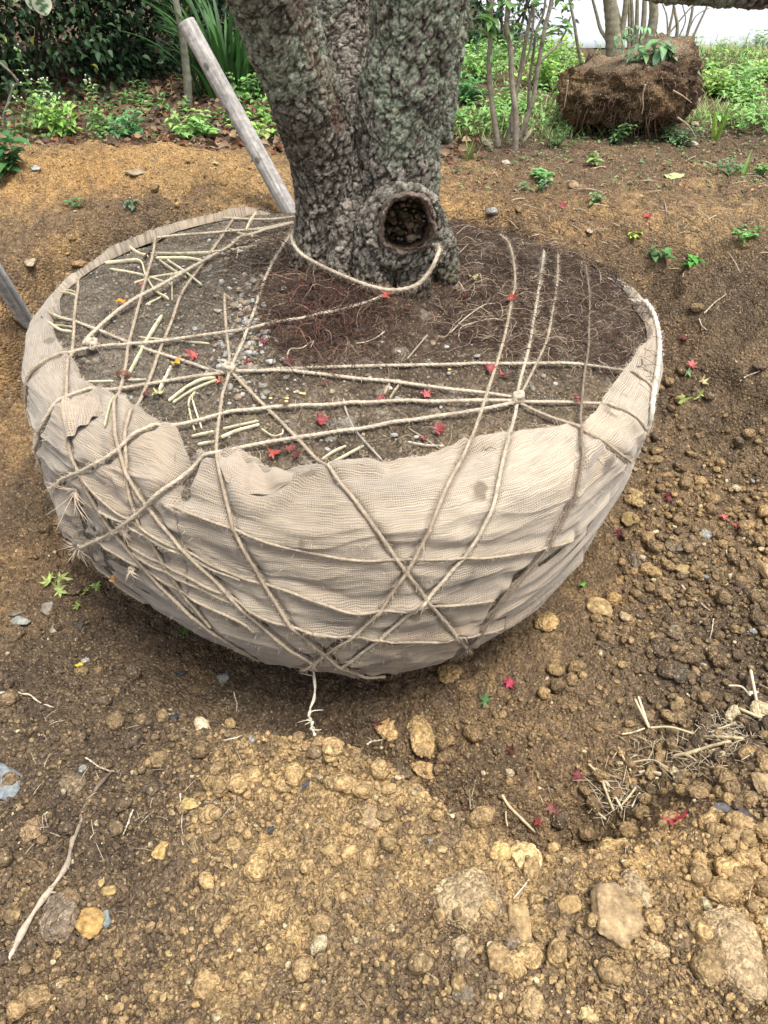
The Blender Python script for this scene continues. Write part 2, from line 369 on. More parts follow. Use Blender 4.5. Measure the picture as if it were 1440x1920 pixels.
# soil colours: samples seen in the photograph, carried to the place they belong to (0 dark brown ... 1 ochre, then orange share)
OC = [(40, 350, .85, .8), (300, 300, .95, .7), (200, 330, .95, .9), (420, 330, .85, .6), (480, 380, .7, .6), (250, 420, .25, .4), (100, 430, .3, .4), (30, 480, .45, .3), (100, 500, .75, .8), (10, 620, .6, .8),
      (20, 720, .6, .7), (60, 850, .45, .6), (40, 950, .15, .2), (60, 1050, .4, .6), (30, 1130, .3, .5), (150, 1130, .12, .3), (150, 1230, .05, 0), (60, 1270, .08, 0), (300, 1250, .1, .3), (420, 1230, .2, .7), (250, 1330, .08, 0),
      (100, 1400, .15, 0), (250, 1420, .1, 0), (380, 1400, .45, .1), (480, 1290, .05, 0), (650, 1320, .15, .3), (900, 1330, .45, .3), (800, 1400, .4, .4), (1000, 1300, .5, .2), (950, 1450, .35, .3), (1100, 1450, .45, .4),
      (560, 1400, .75, .15), (450, 1480, .8, .1), (600, 1550, .8, .1), (760, 1480, .75, .1), (700, 1650, .75, .1), (900, 1600, .75, .15), (420, 1620, .55, .05), (350, 1720, .7, .1), (560, 1800, .7, .1), (300, 1850, .65, .1), (640, 1780, .45, 0), (480, 1650, .85, .1), (230, 1750, .4, .1), (120, 1560, .12, 0), (200, 1600, .08, 0),
      (60, 1650, .3, .1), (120, 1850, .5, .2), (30, 1800, .15, 0), (250, 1800, .25, 0), (1000, 1620, .85, .25), (1200, 1600, .9, .35), (1050, 1720, .55, .1), (1200, 1760, .65, .1), (1380, 1620, .8, .25), (1350, 1880, .6, .1), (900, 1850, .5, .1), (750, 1880, .45, .05),
      (1000, 380, .45, .6), (900, 330, .6, .6), (860, 390, .75, .7), (1200, 400, .55, .5), (1400, 300, .4, .3), (1330, 420, .65, .3), (1100, 430, .5, .6), (1050, 320, .3, .3), (1150, 500, .4, .6), (1250, 520, .35, .4), (1380, 560, .15, .1), (1300, 620, .3, .3), (1400, 680, .2, .1), (1260, 700, .25, .4), (1240, 850, .4, .3), (1300, 900, .5, .2), (1420, 850, .35, .1),
      (1180, 950, .4, .4), (1400, 980, .45, .3), (1300, 1080, .35, .1), (1130, 1100, .5, .5), (1350, 1180, .12, 0), (1150, 1230, .35, .1), (1250, 1280, .12, 0), (1380, 1280, .08, 0), (1050, 1180, .45, .3), (1300, 1400, .15, 0), (1420, 1350, .1, 0), (1400, 1480, .4, .3), (1200, 1350, .3, .1), (1000, 1220, .4, .3),
      (600, 270, .6, .5), (200, 230, .1, .1), (320, 220, .1, .1), (60, 270, .1, .2), (420, 240, .1, .1), (900, 250, .2, .2), (1350, 240, .35, .2), (1200, 300, .35, .3), (1000, 290, .2, .2)]
_O = np.array([list(soil_hit(a, b)[:2]) + [c, d] for a, b, c, d in OC])
def ochre(x, y):
    sh = x.shape; x = x.ravel(); y = y.ravel(); wx = x + .10 * fbm2(x, y, 5, 3, 200); wy = y + .10 * fbm2(x, y, 5, 3, 210)
    W0 = np.zeros_like(x); A = np.zeros_like(x); B = np.zeros_like(x)
    for ox, oy, a, b in _O:
        w = 1 / ((wx - ox)**2 + (wy - oy)**2 + .004)**1.6; W0 += w; A += w * a; B += w * b
    return (A / W0).reshape(sh), (B / W0).reshape(sh)
C_DARK, C_MID, C_OCH, C_ORA = np.array([.112, .082, .055]), np.array([.205, .146, .088]), np.array([.50, .345, .162]), np.array([.42, .25, .10])
def soil_col(x, y, C):
    a, b = ochre(x, y)
    n = fbm2(x, y, 22, 3, 310) * .55 + fbm2(x, y, 4, 2, 320) * .3
    cr = np.where(C >= 0, (C - .5), -.05)
    a = np.clip(a * 1.0 + n + cr * .4, 0, 1.0)[..., None]; b = b[..., None]
    hi = C_OCH * (1 - b) + C_ORA * b
    lo = C_DARK * (1 - .35 * b) + np.array([.13, .075, .036]) * .35 * b
    mid = C_MID * (1 - b * .5) + np.array([.24, .135, .058]) * .5 * b
    c = np.where(a < .5, lo + (mid - lo) * a * 2, mid + (hi - mid) * (a * 2 - 1))
    z0 = base_h(x, y); cut = sstep(-.05, -.12, z0) * sstep(-.36, -.24, z0) * sstep(1.9, 2.5, y) * np.clip(.35 + 2.2 * fbm2(x, y, 1.7, 3, 340) + .5 * (x < -.4), 0, 1)  # cut banks darker: dark soil, plus bank shading put into the colour
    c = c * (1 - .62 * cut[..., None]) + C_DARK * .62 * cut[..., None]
    # leaf mould under the hedge and the grass
    f = (sstep(4.2, 4.6, y + .5 * fbm2(x, y, 3, 3, 330)) * .75)[..., None]
    return c * (1 - f) + np.array([.115, .085, .055]) * f
def build_ground():
    az_f = np.radians(np.linspace(-60, 60, 1060)); az_c = np.radians(np.linspace(60, 300, 60))[1:-1]
    az = np.concatenate([az_f, az_c])
    r = np.concatenate([[.03, .1, .2, .3], np.geomspace(.36, 6.5, 1180), np.geomspace(6.5, 160, 90)[1:]])
    A, R = np.meshgrid(az, r, indexing='ij'); X, Y = R * np.sin(A), R * np.cos(A)
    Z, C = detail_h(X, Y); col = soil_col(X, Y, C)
    n = 12 * sstep(8, 60, R); Z = Z * (1 - sstep(9, 14, R))
    V = np.stack([X, Y, Z], -1).reshape(-1, 3)
    c = np.array([[0, 0, Z[:, 0].mean()]]); F = grid_faces(len(az), len(r), True)
    V = np.vstack([V, c]); nv = len(r); i = np.arange(len(az)); T = np.stack([np.full(len(az), len(V) - 1), ((i + 1) % len(az)) * nv, i * nv], -1)
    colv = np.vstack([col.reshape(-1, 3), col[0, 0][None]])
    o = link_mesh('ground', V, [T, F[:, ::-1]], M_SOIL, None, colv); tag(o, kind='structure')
build_ground()
def gz(x, y):
    z, c = detail_h(np.array([x]), np.array([y])); return float(z[0])
def ground_hit(px, py):               # on the lumpy ground
    p = soil_hit(px, py); o, d = ray(px, py); d = d.normalized(); t0 = (Vector(p) - o).length
    t = np.linspace(t0 - .12, t0 + .06, 120); x = o.x + d.x * t; y = o.y + d.y * t; z = o.z + d.z * t; g, _ = detail_h(x, y)
    k = int(np.argmax(z < g)) if (z < g).any() else 80
    return np.array([x[k], y[k], z[k]])

# ------------------------------------------------------------------ the tree: trunk, cut stub, ball of soil
def eval_mod(obj):
    dg = bpy.context.evaluated_depsgraph_get(); e = obj.evaluated_get(dg); me = e.to_mesh()
    V = np.empty(len(me.vertices) * 3, dtype=np.float32); me.vertices.foreach_get("co", V); V = V.reshape(-1, 3).astype(float)
    me.calc_loop_triangles(); T = np.empty(len(me.loop_triangles) * 3, dtype=np.int32); me.loop_triangles.foreach_get("vertices", T); T = T.reshape(-1, 3)
    e.to_mesh_clear(); return V, T
def remesh_smooth(V, Fs, voxel, it=6):
    o = link_mesh('temp', V, Fs); m = o.modifiers.new('r', 'REMESH'); m.mode = 'VOXEL'; m.voxel_size = voxel
    s = o.modifiers.new('s', 'SMOOTH'); s.iterations = it; s.factor = .6
    V, T = eval_mod(o); me = o.data; bpy.data.objects.remove(o); bpy.data.meshes.remove(me); return V, T
def vnormals(V, T):
    N = np.zeros_like(V); a, b, c = V[T[:, 0]], V[T[:, 1]], V[T[:, 2]]; n = np.cross(b - a, c - a)
    for k in range(3): np.add.at(N, T[:, k], n)
    return N / (np.linalg.norm(N, axis=1)[:, None] + 1e-12)
tree = empty('tree', (-.05, 2.5, .1))
tag(tree, 'large rough barked tree with a hollow stub, root ball dug out of the soil', 'tree')
TI = Matrix.Translation(-tree.location)
def child(o, par=tree):
    o.parent = par; o.matrix_parent_inverse = Matrix.Translation(-par.location); return o

def trunk():
    mb = MB()
    def limb(pts, sides=20):
        P = [list(W(a, b, Y)) + [r * .93] for a, b, Y, r in pts]; Q = catmull(P, 26)
        V, T, F = tube_arr(Q[:, :3], Q[:, 3], sides); mb.add(V, T, F)
    limb([(385, -420, 2.2, .08), (440, -180, 2.28, .092), (502, -20, 2.38, .101), (534, 80, 2.42, .102), (575, 190, 2.46, .104), (606, 290, 2.5, .105), (612, 380, 2.5, .098), (606, 460, 2.49, .098), (600, 530, 2.48, .12)])
    limb([(640, -420, 2.8, .07), (636, -180, 3.0, .08), (636, -20, 2.95, .09), (642, 90, 2.88, .09), (655, 190, 2.78, .09), (680, 330, 2.58, .10), (690, 480, 2.55, .1)])
    limb([(830, -420, 2.4, .11), (805, -180, 2.42, .125), (789, -20, 2.45, .130), (775, 70, 2.46, .118), (760, 160, 2.48, .126), (745, 260, 2.50, .130), (745, 340, 2.50, .128), (742, 420, 2.49, .132), (738, 500, 2.47, .15), (735, 560, 2.45, .17)])
    limb([(672, 250, 2.60, .08), (668, 310, 2.54, .105), (665, 400, 2.52, .11), (668, 500, 2.52, .12)])
    limb([(868, -60, 2.78, .04), (850, 60, 2.72, .035), (833, 170, 2.66, .04), (815, 260, 2.6, .05)])
    limb([(838, -200, 2.45, .07), (1000, -150, 2.48, .06), (1220, -48, 2.5, .05), (1330, -30, 2.52, .045), (1460, -22, 2.55, .045), (1750, -60, 2.6, .04)], 14)
    limb([(738, 405, 2.52, .10), (750, 420, 2.40, .125), (760, 428, 2.285, .122)])
    for a, b, Y, r in ((575, 500, 2.44, .05), (640, 505, 2.36, .045), (700, 520, 2.31, .06), (770, 520, 2.33, .06), (828, 470, 2.42, .05)):
        p = W(a, b, Y); q = np.array(p); c = np.array([-.05, 2.5]); d = q[:2] - c
        e0 = np.array([c[0] + d[0] * .6, c[1] + d[1] * .6, q[2] + .18]); e1 = np.array([c[0] + d[0] * 1.12, c[1] + d[1] * 1.12, .04])
        Q = catmull([list(e0) + [r * .6], list(q) + [r * .9], list(e1) + [r * .6]], 10); V, T, F = tube_arr(Q[:, :3], Q[:, 3], 12); mb.add(V, T, F)
    V, T = remesh_smooth(np.concatenate(mb.V), [np.concatenate(mb.T), np.concatenate(mb.Q)], .0048, 8)
    N = vnormals(V, T)
    # vertical undulation and a deep seam where the two columns meet
    V = V + N * (fbm3(V * [1, 1, .45], 7, 3, 5) * .03)[:, None]
    # carve where the hollow stub opens
    o, d = ray(766, 418); d = np.array(d.normalized()); rel = V - np.array(o); t = rel @ d; rad = np.linalg.norm(rel - t[:, None] * d, axis=1)
    m = (rad < .084) & (V[:, 1] < 2.45); V[m] += d * (.17 * sstep(.084, .066, rad[m]))[:, None]
    # bark plates
    w = np.stack([fbm3(V, 14, 2, 40 + k) for k in range(3)], -1) * .045 + np.stack([fbm3(V, 60, 2, 45 + k) for k in range(3)], -1) * .026
    q = (V + w) * np.array([1, 1, .62]) 
    f1, f2, cid = worley3(q, 40, 7); g1, g2, cid2 = worley3(q + .3, 100, 17)
    plate = sstep(0, .16, f2 - f1); fine = sstep(0, .22, g2 - g1)
    big = fbm3(V * [1, 1, .4], 16, 3, 90)
    h = plate * .0042 + plate * fine * .0022 + (cid - .5) * .005 * plate + (cid2 - .5) * .0028 * plate + big * .010 + (.5 - np.abs(fbm3(V * [1, 1, .6], 70, 3, 60)) * 2) * .006 + fbm3(V, 170, 2, 61) * .005
    V2 = V + N * h[:, None]
    # colours: grey brown plates, paler worn faces, lichen, reddish torn strip
    base = np.array([.28, .25, .21]); c = base * (1 + .9 * (cid2[:, None] - .45)) * (1 + .5 * (cid[:, None] - .5))
    crack = (1 - sstep(.02, .22, f2 - f1) * (.5 + .5 * fine))[:, None]; c = c * (1 - crack) + np.array([.035, .027, .02]) * crack
    left = sstep(-.06, -.2, V[:, 0] + .18 * (V[:, 2] - .3))[:, None] * sstep(.2, .5, V[:, 2])[:, None]  # shaded left side of the trunk, painted darker into the bark
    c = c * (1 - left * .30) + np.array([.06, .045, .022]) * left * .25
    a0, a1 = np.array(W(722, 40, 2.34)), np.array(W(738, 260, 2.38)); ad = a1 - a0; aL = np.linalg.norm(ad); ad /= aL; at_ = np.clip((V - a0) @ ad, 0, aL); str_ = np.exp(-(np.linalg.norm((V - a0 - at_[:, None] * ad) * [1, .5, 1], axis=1) / .055)**2)
    lic = sstep(.03, .22, .22 * str_ + fbm3(V * [1, 1, .5], 5, 4, 123) + .16 * sstep(-.12, .06, V[:, 0]) * sstep(.22, .4, V[:, 2]) + .03) * sstep(.3, .6, fbm3(V, 60, 2, 133) + .5)
    lic = lic * (.15 + .85 * sstep(.13, .24, np.linalg.norm(V - np.array(W(767, 420, 2.27)), axis=1)))
    lic = (lic * (.35 + .65 * plate))[:, None]; c = c * (1 - .7 * lic) + np.array([.40, .47, .34]) * .7 * lic
    pale = sstep(.18, .3, fbm3(V, 38, 3, 144))[:, None]; c = c * (1 - .5 * pale) + np.array([.42, .37, .30]) * .5 * pale
    # strip of torn reddish wood on the inside of the left limb
    s0, s1 = np.array(W(560, 20, 2.32)), np.array(W(640, 250, 2.40)); dd = s1 - s0; L = np.linalg.norm(dd); dd /= L; tt = (V - s0) @ dd
    ds = np.linalg.norm((V - s0 - tt[:, None] * dd) * [1, .3, 1], axis=1); st = (sstep(.026, .012, ds + .02 * fbm3(V, 25, 2, 155)) * ((tt > -.05) & (tt < L)))[:, None]
    c = c * (1 - st * .4) + np.array([.17, .095, .065]) * st * .4
    wet = sstep(.24, .13, V[:, 2] + .06 * fbm3(V, 9, 2, 177))[:, None]; c = c * (1 - wet) + c * np.array([.62, .52, .45]) * wet
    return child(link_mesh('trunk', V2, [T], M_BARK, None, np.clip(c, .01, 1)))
M_BARK = vcol_mat("bark", rough=.9, nscale=150, namp=.55, bump=1.0, bscale=230, spec=.12, bdist=.008)
trunk()
import bmesh
def _ico2(seed):
    b = bmesh.new(); bmesh.ops.create_icosphere(b, subdivisions=2, radius=1.0); V = np.array([v.co[:] for v in b.verts]); T = np.array([[v.index for v in f.verts] for f in b.faces]); b.free()
    return V * (1 + 1.0 * fbm3(V + seed, 1.6, 3, seed))[:, None], T
CRB = [_ico2(s) for s in (1, 2, 3, 4)]
def stub():
    OUT = [(706, 440), (712, 408), (730, 372), (762, 356), (796, 362), (816, 388), (823, 425), (817, 462), (790, 481), (757, 488), (724, 478), (710, 460)]
    ctr = np.array(W(767, 420, 2.235)); P = np.array([np.array(W(a, b, 2.235)) for a, b in OUT])
    P[:, 1] += -.20 * (P[:, 2] - ctr[2])                       # mouth leans back a little
    P = catmull(np.vstack([P, P[:1]]), 181)[:-1]; off = (P - ctr) * .82 * (1 + .30 * fbm3(P, 9, 3, 505)[:, None]); din = np.array([-.10, .97, -.22])
    an = np.arange(180) * 2 * math.pi / 180
    prof = [(1.02, .16, 0), (1.05, .11, 0), (1.08, .07, 0), (1.08, .045, 0), (1.05, .025, 0), (1.06, .008, 1), (1.02, -.006, 1), (.965, -.008, 1), (.93, .004, 1), (.90, .022, 2), (.90, .05, 2), (.87, .08, 2), (.78, .11, 2), (.62, .13, 2), (.42, .14, 2), (.2, .145, 2), (.03, .145, 2)]
    pr = catmull([(a * .1, b, k) for a, b, k in prof], 90); rings = []; cols = []
    for k, (s, dp, kind) in enumerate(pr):
        s *= 10; R = ctr + off * s + din * dp
        n = fbm3(R, 24, 4, 500) * (.022 if kind > 1.3 else .014) + (fbm3(R, 90, 2, 510)) * .008 + fbm3(R, 38, 3, 515) * .03 * (kind > .5) * (kind < 1.6)
        on = off / np.linalg.norm(off, axis=1)[:, None]; R = R + on * n[:, None] + din * (fbm3(R, 40, 4, 520) * (.10 if kind > 1.7 else .014))[:, None]
        ba = np.array([.19, .16, .13]); lip = np.array([.20, .15, .12]); ins = np.array([.15, .10, .065])
        v = (fbm3(R, 50, 3, 530)[:, None] + .5)
        if kind < .7: c = ba * (.5 + v)
        elif kind < 1.35: c = lip * (.4 + 1.2 * v)
        else:
            c = ins * (.2 + 1.6 * v * (.4 + 1.2 * (fbm3(R, 130, 2, 535)[:, None] + .5))); moss = (sstep(.0, .12, fbm3(R, 15, 2, 540) + .10 * on[:, 2] - .18 * on[:, 0] - .03) * (kind > 1.5))[:, None]
            c = c * (1 - moss * .6) + np.array([.10, .12, .03]) * moss * .6
            gr = (sstep(.14, .24, fbm3(R, 75, 3, 550)) * .7)[:, None]; c = c * (1 - gr) + np.array([.30, .22, .14]) * gr
        rings.append(R); cols.append(c)
    V = np.array(rings).transpose(1, 0, 2).reshape(-1, 3); C = np.array(cols).transpose(1, 0, 2).reshape(-1, 3)
    o = child(link_mesh('hollow_cut_stub', V, [grid_faces(180, 90, True)], M_BARK, None, C)); o['label'] = 'hollow rotted stub of a sawn limb'
    mc = MB(); Rq = random.Random(12)
    for k in range(170):
        i = Rq.randrange(180); s_ = Rq.random()**.7 * .82; q0 = ctr + off[i] * s_ + din * (.075 + .05 * Rq.random() - .03 * s_) + np.array([0, 0, -.006]); Vq, Tq = CRB[Rq.randrange(4)]
        mc.add(Vq * (.0035 + .009 * Rq.random()**2) * np.array([Rq.uniform(.6, 1.6), 1, Rq.uniform(.5, 1.1)]) + q0, Tq, None, np.array(Rq.choice([(.10, .06, .04), (.05, .035, .025), (.20, .14, .09), (.07, .07, .03), (.30, .25, .18)])))
    mo = mc.build('rotten_wood_debris', M_BARK, None); mo.parent = o; mo.matrix_parent_inverse = Matrix.Identity(4); mo['kind'] = 'stuff'
    # torn bark lip
    mb = MB()
    for q in range(3):
        k = (np.arange(220) / 219 * (170 - 30 * q) + 25 * q + 5).astype(float) / 180 * 2 * math.pi
        idx = (k / (2 * math.pi) * 180).astype(int) % 180; R = ctr + off[idx] * (1.035 + .025 * q) + din * (.0 + .012 * q)
        R = R + fbm3(R, 60, 2, 600 + q)[:, None] * np.array([.012, .004, .012]); rr = .0028 + .002 * np.sin(k * 11 + q)
        a, b, c = tube_arr(R, np.abs(rr) + .0008, 6); mb.add(a, b, c, np.array([.25, .20, .165]) * (1 - .25 * q))
    p = mb.build('torn_bark_edge', M_BARK, None); p.parent = o; p.matrix_parent_inverse = Matrix.Identity(4)
stub()

def ball_soil():
    js = np.concatenate([np.linspace(0, 5.5, 50), np.linspace(5.5, 13, 430)[1:]]); th, S = ball_grid(1300, js); N = grid_normals(S); N[:, -3:] = [0, 0, 1]
    X, Y, Z = S[..., 0], S[..., 1], S[..., 2]
    H = np.zeros_like(X); C = np.full_like(X, -1.)
    for cell, seed, dens, sq in ((.10, 700, .2, .3), (.04, 710, .35, .5), (.019, 720, .55, .6), (.010, 730, .7, .7)):
        h, c = crumbs(X + .008 * fbm2(X, Y, 40, 2, 9), Y, cell, seed, dens, squash=sq); m = h > H; H = np.maximum(H, h) + .3 * np.minimum(H, h); C = np.where(m & (h > .001), c, C)
    top = sstep(5, 7, js)[None]
    disp = (H * .8 + .03 * fbm2(X, Y, 4, 3, 740) + .014 * fbm2(X, Y, 18, 4, 741) + .004 * fbm2(X, Y, 120, 2, 742)) * top * sstep(5.8, 8, js)[None]
    S = S + N * disp[..., None]
    S[..., 2] -= .004
    n = fbm2(X, Y, 16, 4, 750); c = np.array([.155, .122, .085]) * (1 + 1.1 * n[..., None] + .45 * np.where(C >= 0, C - .5, -.1)[..., None])
    lf = sstep(-.25, -.6, X)[..., None]; c = c * (1 - .5 * lf) + np.array([.185, .165, .135]) * (.9 + n[..., None]) * .5 * lf
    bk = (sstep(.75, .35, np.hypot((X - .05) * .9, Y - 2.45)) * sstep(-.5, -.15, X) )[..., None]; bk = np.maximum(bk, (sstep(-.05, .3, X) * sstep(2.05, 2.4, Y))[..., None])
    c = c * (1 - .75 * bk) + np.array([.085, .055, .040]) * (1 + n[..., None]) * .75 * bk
    oc = (np.exp(-((X - .33) / .16)**2 - ((Y - 1.62) / .09)**2) * .9 + np.exp(-((X - .62) / .12)**2 - ((Y - 1.85) / .10)**2) * .4)[..., None]; c = c * (1 - oc) + np.array([.33, .24, .14]) * oc
    global SOILTOP
    s5 = S[::5, 48::4]; sh = s5.shape; SOILTOP = BVHTree.FromPolygons([tuple(v) for v in s5.reshape(-1, 3)], [tuple(int(i) for i in f) for f in grid_faces(sh[0], sh[1], True)])
    m = (C > .9)[..., None]; c = np.where(m, c * .4 + np.array([.30, .27, .22]) * .6, c)
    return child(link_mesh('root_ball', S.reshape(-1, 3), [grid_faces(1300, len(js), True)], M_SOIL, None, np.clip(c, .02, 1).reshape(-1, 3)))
ball_soil()

# ------------------------------------------------------------------ rope paths, traced where they lie on the ball
def c4(L): return [(40 + x / 2.769, 380 + y / 2.769) for x, y in L]
def c7(L): return [(40 + x / 2.4, 800 + y / 2.4) for x, y in L]
def c8(L): return [(560 + x / 2.4, 800 + y / 2.4) for x, y in L]
JUTE, DULL, DARKR, PALE = (.46, .395, .30), (.37, .305, .225), (.22, .175, .13), (.58, .52, .43)
ROPES = [  # label, pixels, radius (m), colour
 ('jute rope from the left rim knot up to below the hollow stub', [(133, 672), (175, 660), (240, 658), (300, 650), (370, 640), (430, 632), (480, 624), (530, 614), (590, 605), (640, 592), (700, 572), (760, 552), (795, 530), (822, 508), (850, 470)], .0085, JUTE),
 ('short jute rope curving from the left rim knot over the burlap edge', [(150, 663), (137, 669), (104, 683), (75, 707), (60, 733), (56, 765), (60, 800)], .0085, DULL),
 ('double twisted rope climbing from the left rim knot to the back of the trunk', [(160, 655), (166, 644), (213, 600), (257, 568), (300, 546), (347, 519), (383, 499), (437, 470), (480, 446), (520, 434), (550, 426)], .0105, JUTE),
 ('rope from the folded burlap on the left rim to the left star of ropes', [(100, 599), (127, 604), (184, 622), (242, 647), (271, 658), (314, 671), (365, 687), (405, 702), (434, 702)], .0085, JUTE),
 ('long rope from the left star slanting down the burlap to its lower right', [(434, 702), (470, 740), (520, 790), (560, 831), (614, 890), (643, 923), (685, 967), (727, 1021), (752, 1056), (793, 1110), (827, 1154), (852, 1183), (883, 1221)], .0085, DULL),
 ('rope running down through the left star and over the burlap notch', [(424, 560), (426, 611), (430, 654), (434, 698), (428, 723), (419, 763), (410, 813), (408, 849), (409, 864), (419, 904), (436, 958), (457, 1008), (482, 1058), (511, 1104), (548, 1158), (582, 1196), (609, 1217), (640, 1243), (685, 1262), (718, 1271)], .0080, DULL),
 ('rope rising from the left star of crossing ropes to the left foot of the trunk', [(436, 700), (444, 683), (462, 640), (481, 589), (506, 521), (531, 474), (546, 450)], .0082, JUTE),
 ('leftmost rope crossing the left rim from top to bottom of the ball', [(155, 524), (145, 582), (141, 633), (137, 680), (130, 723), (130, 777), (132, 810), (144, 856), (169, 912), (198, 967), (227, 1004), (273, 1058), (323, 1112), (373, 1154), (436, 1200), (490, 1233)], .0085, DULL),
 ('rope over the straw on the left of the ball, second from the left rim', [(293, 452), (289, 485), (275, 535), (260, 593), (246, 651), (237, 705), (228, 741), (222, 777), (221, 805), (228, 845), (240, 879), (273, 929), (311, 975), (352, 1021), (394, 1067), (436, 1108), (477, 1150), (519, 1187), (552, 1212), (590, 1235)], .0082, DULL),
 ('rope over the straw on the left of the ball, third from the left rim', [(440, 412), (416, 449), (387, 492), (365, 521), (343, 553), (325, 604), (307, 647), (293, 687), (278, 727), (260, 766), (247, 802), (241, 828), (242, 875), (252, 933), (269, 979), (294, 1025), (319, 1067), (340, 1100), (369, 1133), (400, 1170)], .0082, DULL),
 ('rope curving from the left star of crossing ropes over the left rim and down', [(434, 704), (365, 712), (300, 723), (221, 736), (156, 745), (127, 752), (98, 781), (83, 813), (78, 850), (82, 885)], .0085, JUTE),
 ('long rope from the right star across to the left side of the burlap', [(966, 760), (900, 759), (842, 760), (738, 764), (634, 767), (529, 772), (460, 778), (420, 784), (392, 791), (358, 801), (314, 812), (271, 831), (235, 849), (195, 869), (148, 886), (127, 896), (103, 915)], .0088, JUTE),
 ('topmost of the ropes running right from the left star, ending over the right burlap rim', [(434, 702), (480, 700), (547, 697), (634, 692), (772, 689), (877, 687), (981, 686), (1061, 685), (1110, 690), (1158, 700), (1206, 726), (1219, 742)], .0082, JUTE),
 ('rope joining the left star of crossing ropes to the right star', [(434, 702), (480, 702), (529, 703), (634, 713), (738, 722), (842, 736), (911, 743), (966, 752)], .0085, JUTE),
 ('rope from the right star past the burlap notch to the lower left bundle', [(966, 762), (911, 774), (807, 791), (703, 809), (599, 824), (529, 833), (460, 846), (427, 854), (385, 876), (352, 898), (311, 925), (257, 967), (215, 996), (165, 1020)], .0088, JUTE),
 ('short rope from the right star over the pale right flap of burlap', [(970, 757), (1020, 758), (1069, 758), (1118, 764), (1158, 780), (1194, 802)], .0078, JUTE),
 ('short rope from the right star down to the corner of the right burlap flap', [(970, 760), (1013, 782), (1053, 796), (1085, 815), (1118, 835), (1150, 850), (1170, 862)], .0075, DULL),
 ('leftmost of the four upright ropes on the right side of the soil', [(937, 448), (953, 464), (961, 500), (963, 541), (955, 581), (945, 633), (928, 694), (912, 742), (900, 782), (890, 810), (877, 846), (852, 892), (827, 937), (802, 983), (768, 1050), (739, 1092), (710, 1133), (677, 1171), (627, 1208), (568, 1242)], .0080, DULL),
 ('upright rope through the right star down to the bottom centre of the burlap', [(1019, 476), (1013, 521), (1001, 593), (989, 662), (975, 714), (969, 742), (967, 774), (953, 823), (943, 862), (922, 937), (893, 1000), (864, 1042), (831, 1075), (789, 1121), (747, 1158), (706, 1196), (643, 1242)], .0085, JUTE),
 ('hairy dirt-darkened rope from the back right edge to the right star', [(1045, 484), (1043, 533), (1033, 597), (1023, 645), (1001, 694), (977, 742)], .0070, DULL),
 ('rightmost vertical rope, dark and pressed into the burlap lower down', [(1096, 505), (1102, 553), (1102, 621), (1100, 670), (1094, 702), (1088, 762), (1084, 803), (1077, 871), (1064, 917), (1043, 971), (1010, 1029), (960, 1092), (918, 1146), (877, 1200), (843, 1233)], .0062, DARKR),
 ('thick whitish rope rolled along the right rim of the ball', [(1182, 571), (1200, 592), (1216, 620), (1225, 655), (1222, 690), (1215, 730), (1208, 770), (1200, 810)], .014, PALE),
 ('upper rope along the back left rim near the leaning pole', [(420, 413), (437, 415), (475, 417), (510, 417), (553, 412)], .0085, JUTE),
 ('lower rope along the back left rim, under the pole', [(296, 453), (342, 448), (401, 444), (440, 440), (484, 438), (520, 430), (550, 424)], .0085, JUTE),
 ('rope half buried across the middle of the burlap front', c7([(700, 345), (750, 365), (850, 400), (960, 440)]) + c8([(0, 538), (250, 585), (400, 580), (700, 575), (900, 565), (1100, 525), (1200, 495)]), .0062, DULL),
 ('upper of the pair of thin ropes fanning right from the left side of the burlap', c7([(300, 215), (340, 265), (400, 325), (500, 400), (620, 470), (740, 535), (850, 595), (1000, 660), (1100, 690), (1250, 730), (1400, 775)]) + c8([(250, 800), (400, 790), (560, 785), (700, 775), (860, 760)]), .0066, DULL),
 ('lower of the pair of thin ropes fanning right from the left side of the burlap', c7([(380, 365), (460, 405), (530, 448), (620, 495), (740, 552), (850, 615), (1000, 672)]), .0066, JUTE),
 ('thin rope across the lower burlap, below the fanning pair', c7([(500, 520), (620, 590), (750, 650), (900, 720), (1000, 770), (1100, 825), (1270, 880), (1400, 910)]) + c8([(50, 885), (250, 920), (400, 940), (600, 940), (740, 915), (900, 885)]), .0066, DULL),
 ('thin rope from the gathered bundle running along the lowest part of the burlap', c7([(350, 495), (420, 540), (480, 580), (600, 650), (700, 712), (850, 785), (1000, 850), (1060, 900)]), .0066, DULL),
 ('thin rope just above the lowest one by the torn tuft', c7([(520, 555), (600, 605), (700, 655), (850, 720), (960, 775), (1100, 830)]), .0062, DULL),
 ('rope slung under the lower left edge of the burlap below the gathered bundle', c7([(312, 520), (318, 565), (345, 622), (400, 665), (480, 725), (560, 792)]), .0070, DULL),
]
def surf_offset(P, off):
    out = []
    for p in P:
        loc, nor, i, d = BALL_BVH.find_nearest(Vector(p)); n = ball_normal(p); out.append(np.array(loc) + n * off)
    return np.array(out)
ROPE_PATHS = []
for lab, px, r, c in ROPES:
    P = np.array([hit_ball(a, b) for a, b in px]); L = np.linalg.norm(np.diff(P, axis=0), axis=1).sum()
    ROPE_PATHS.append(catmull(P, max(20, int(L / .008))))

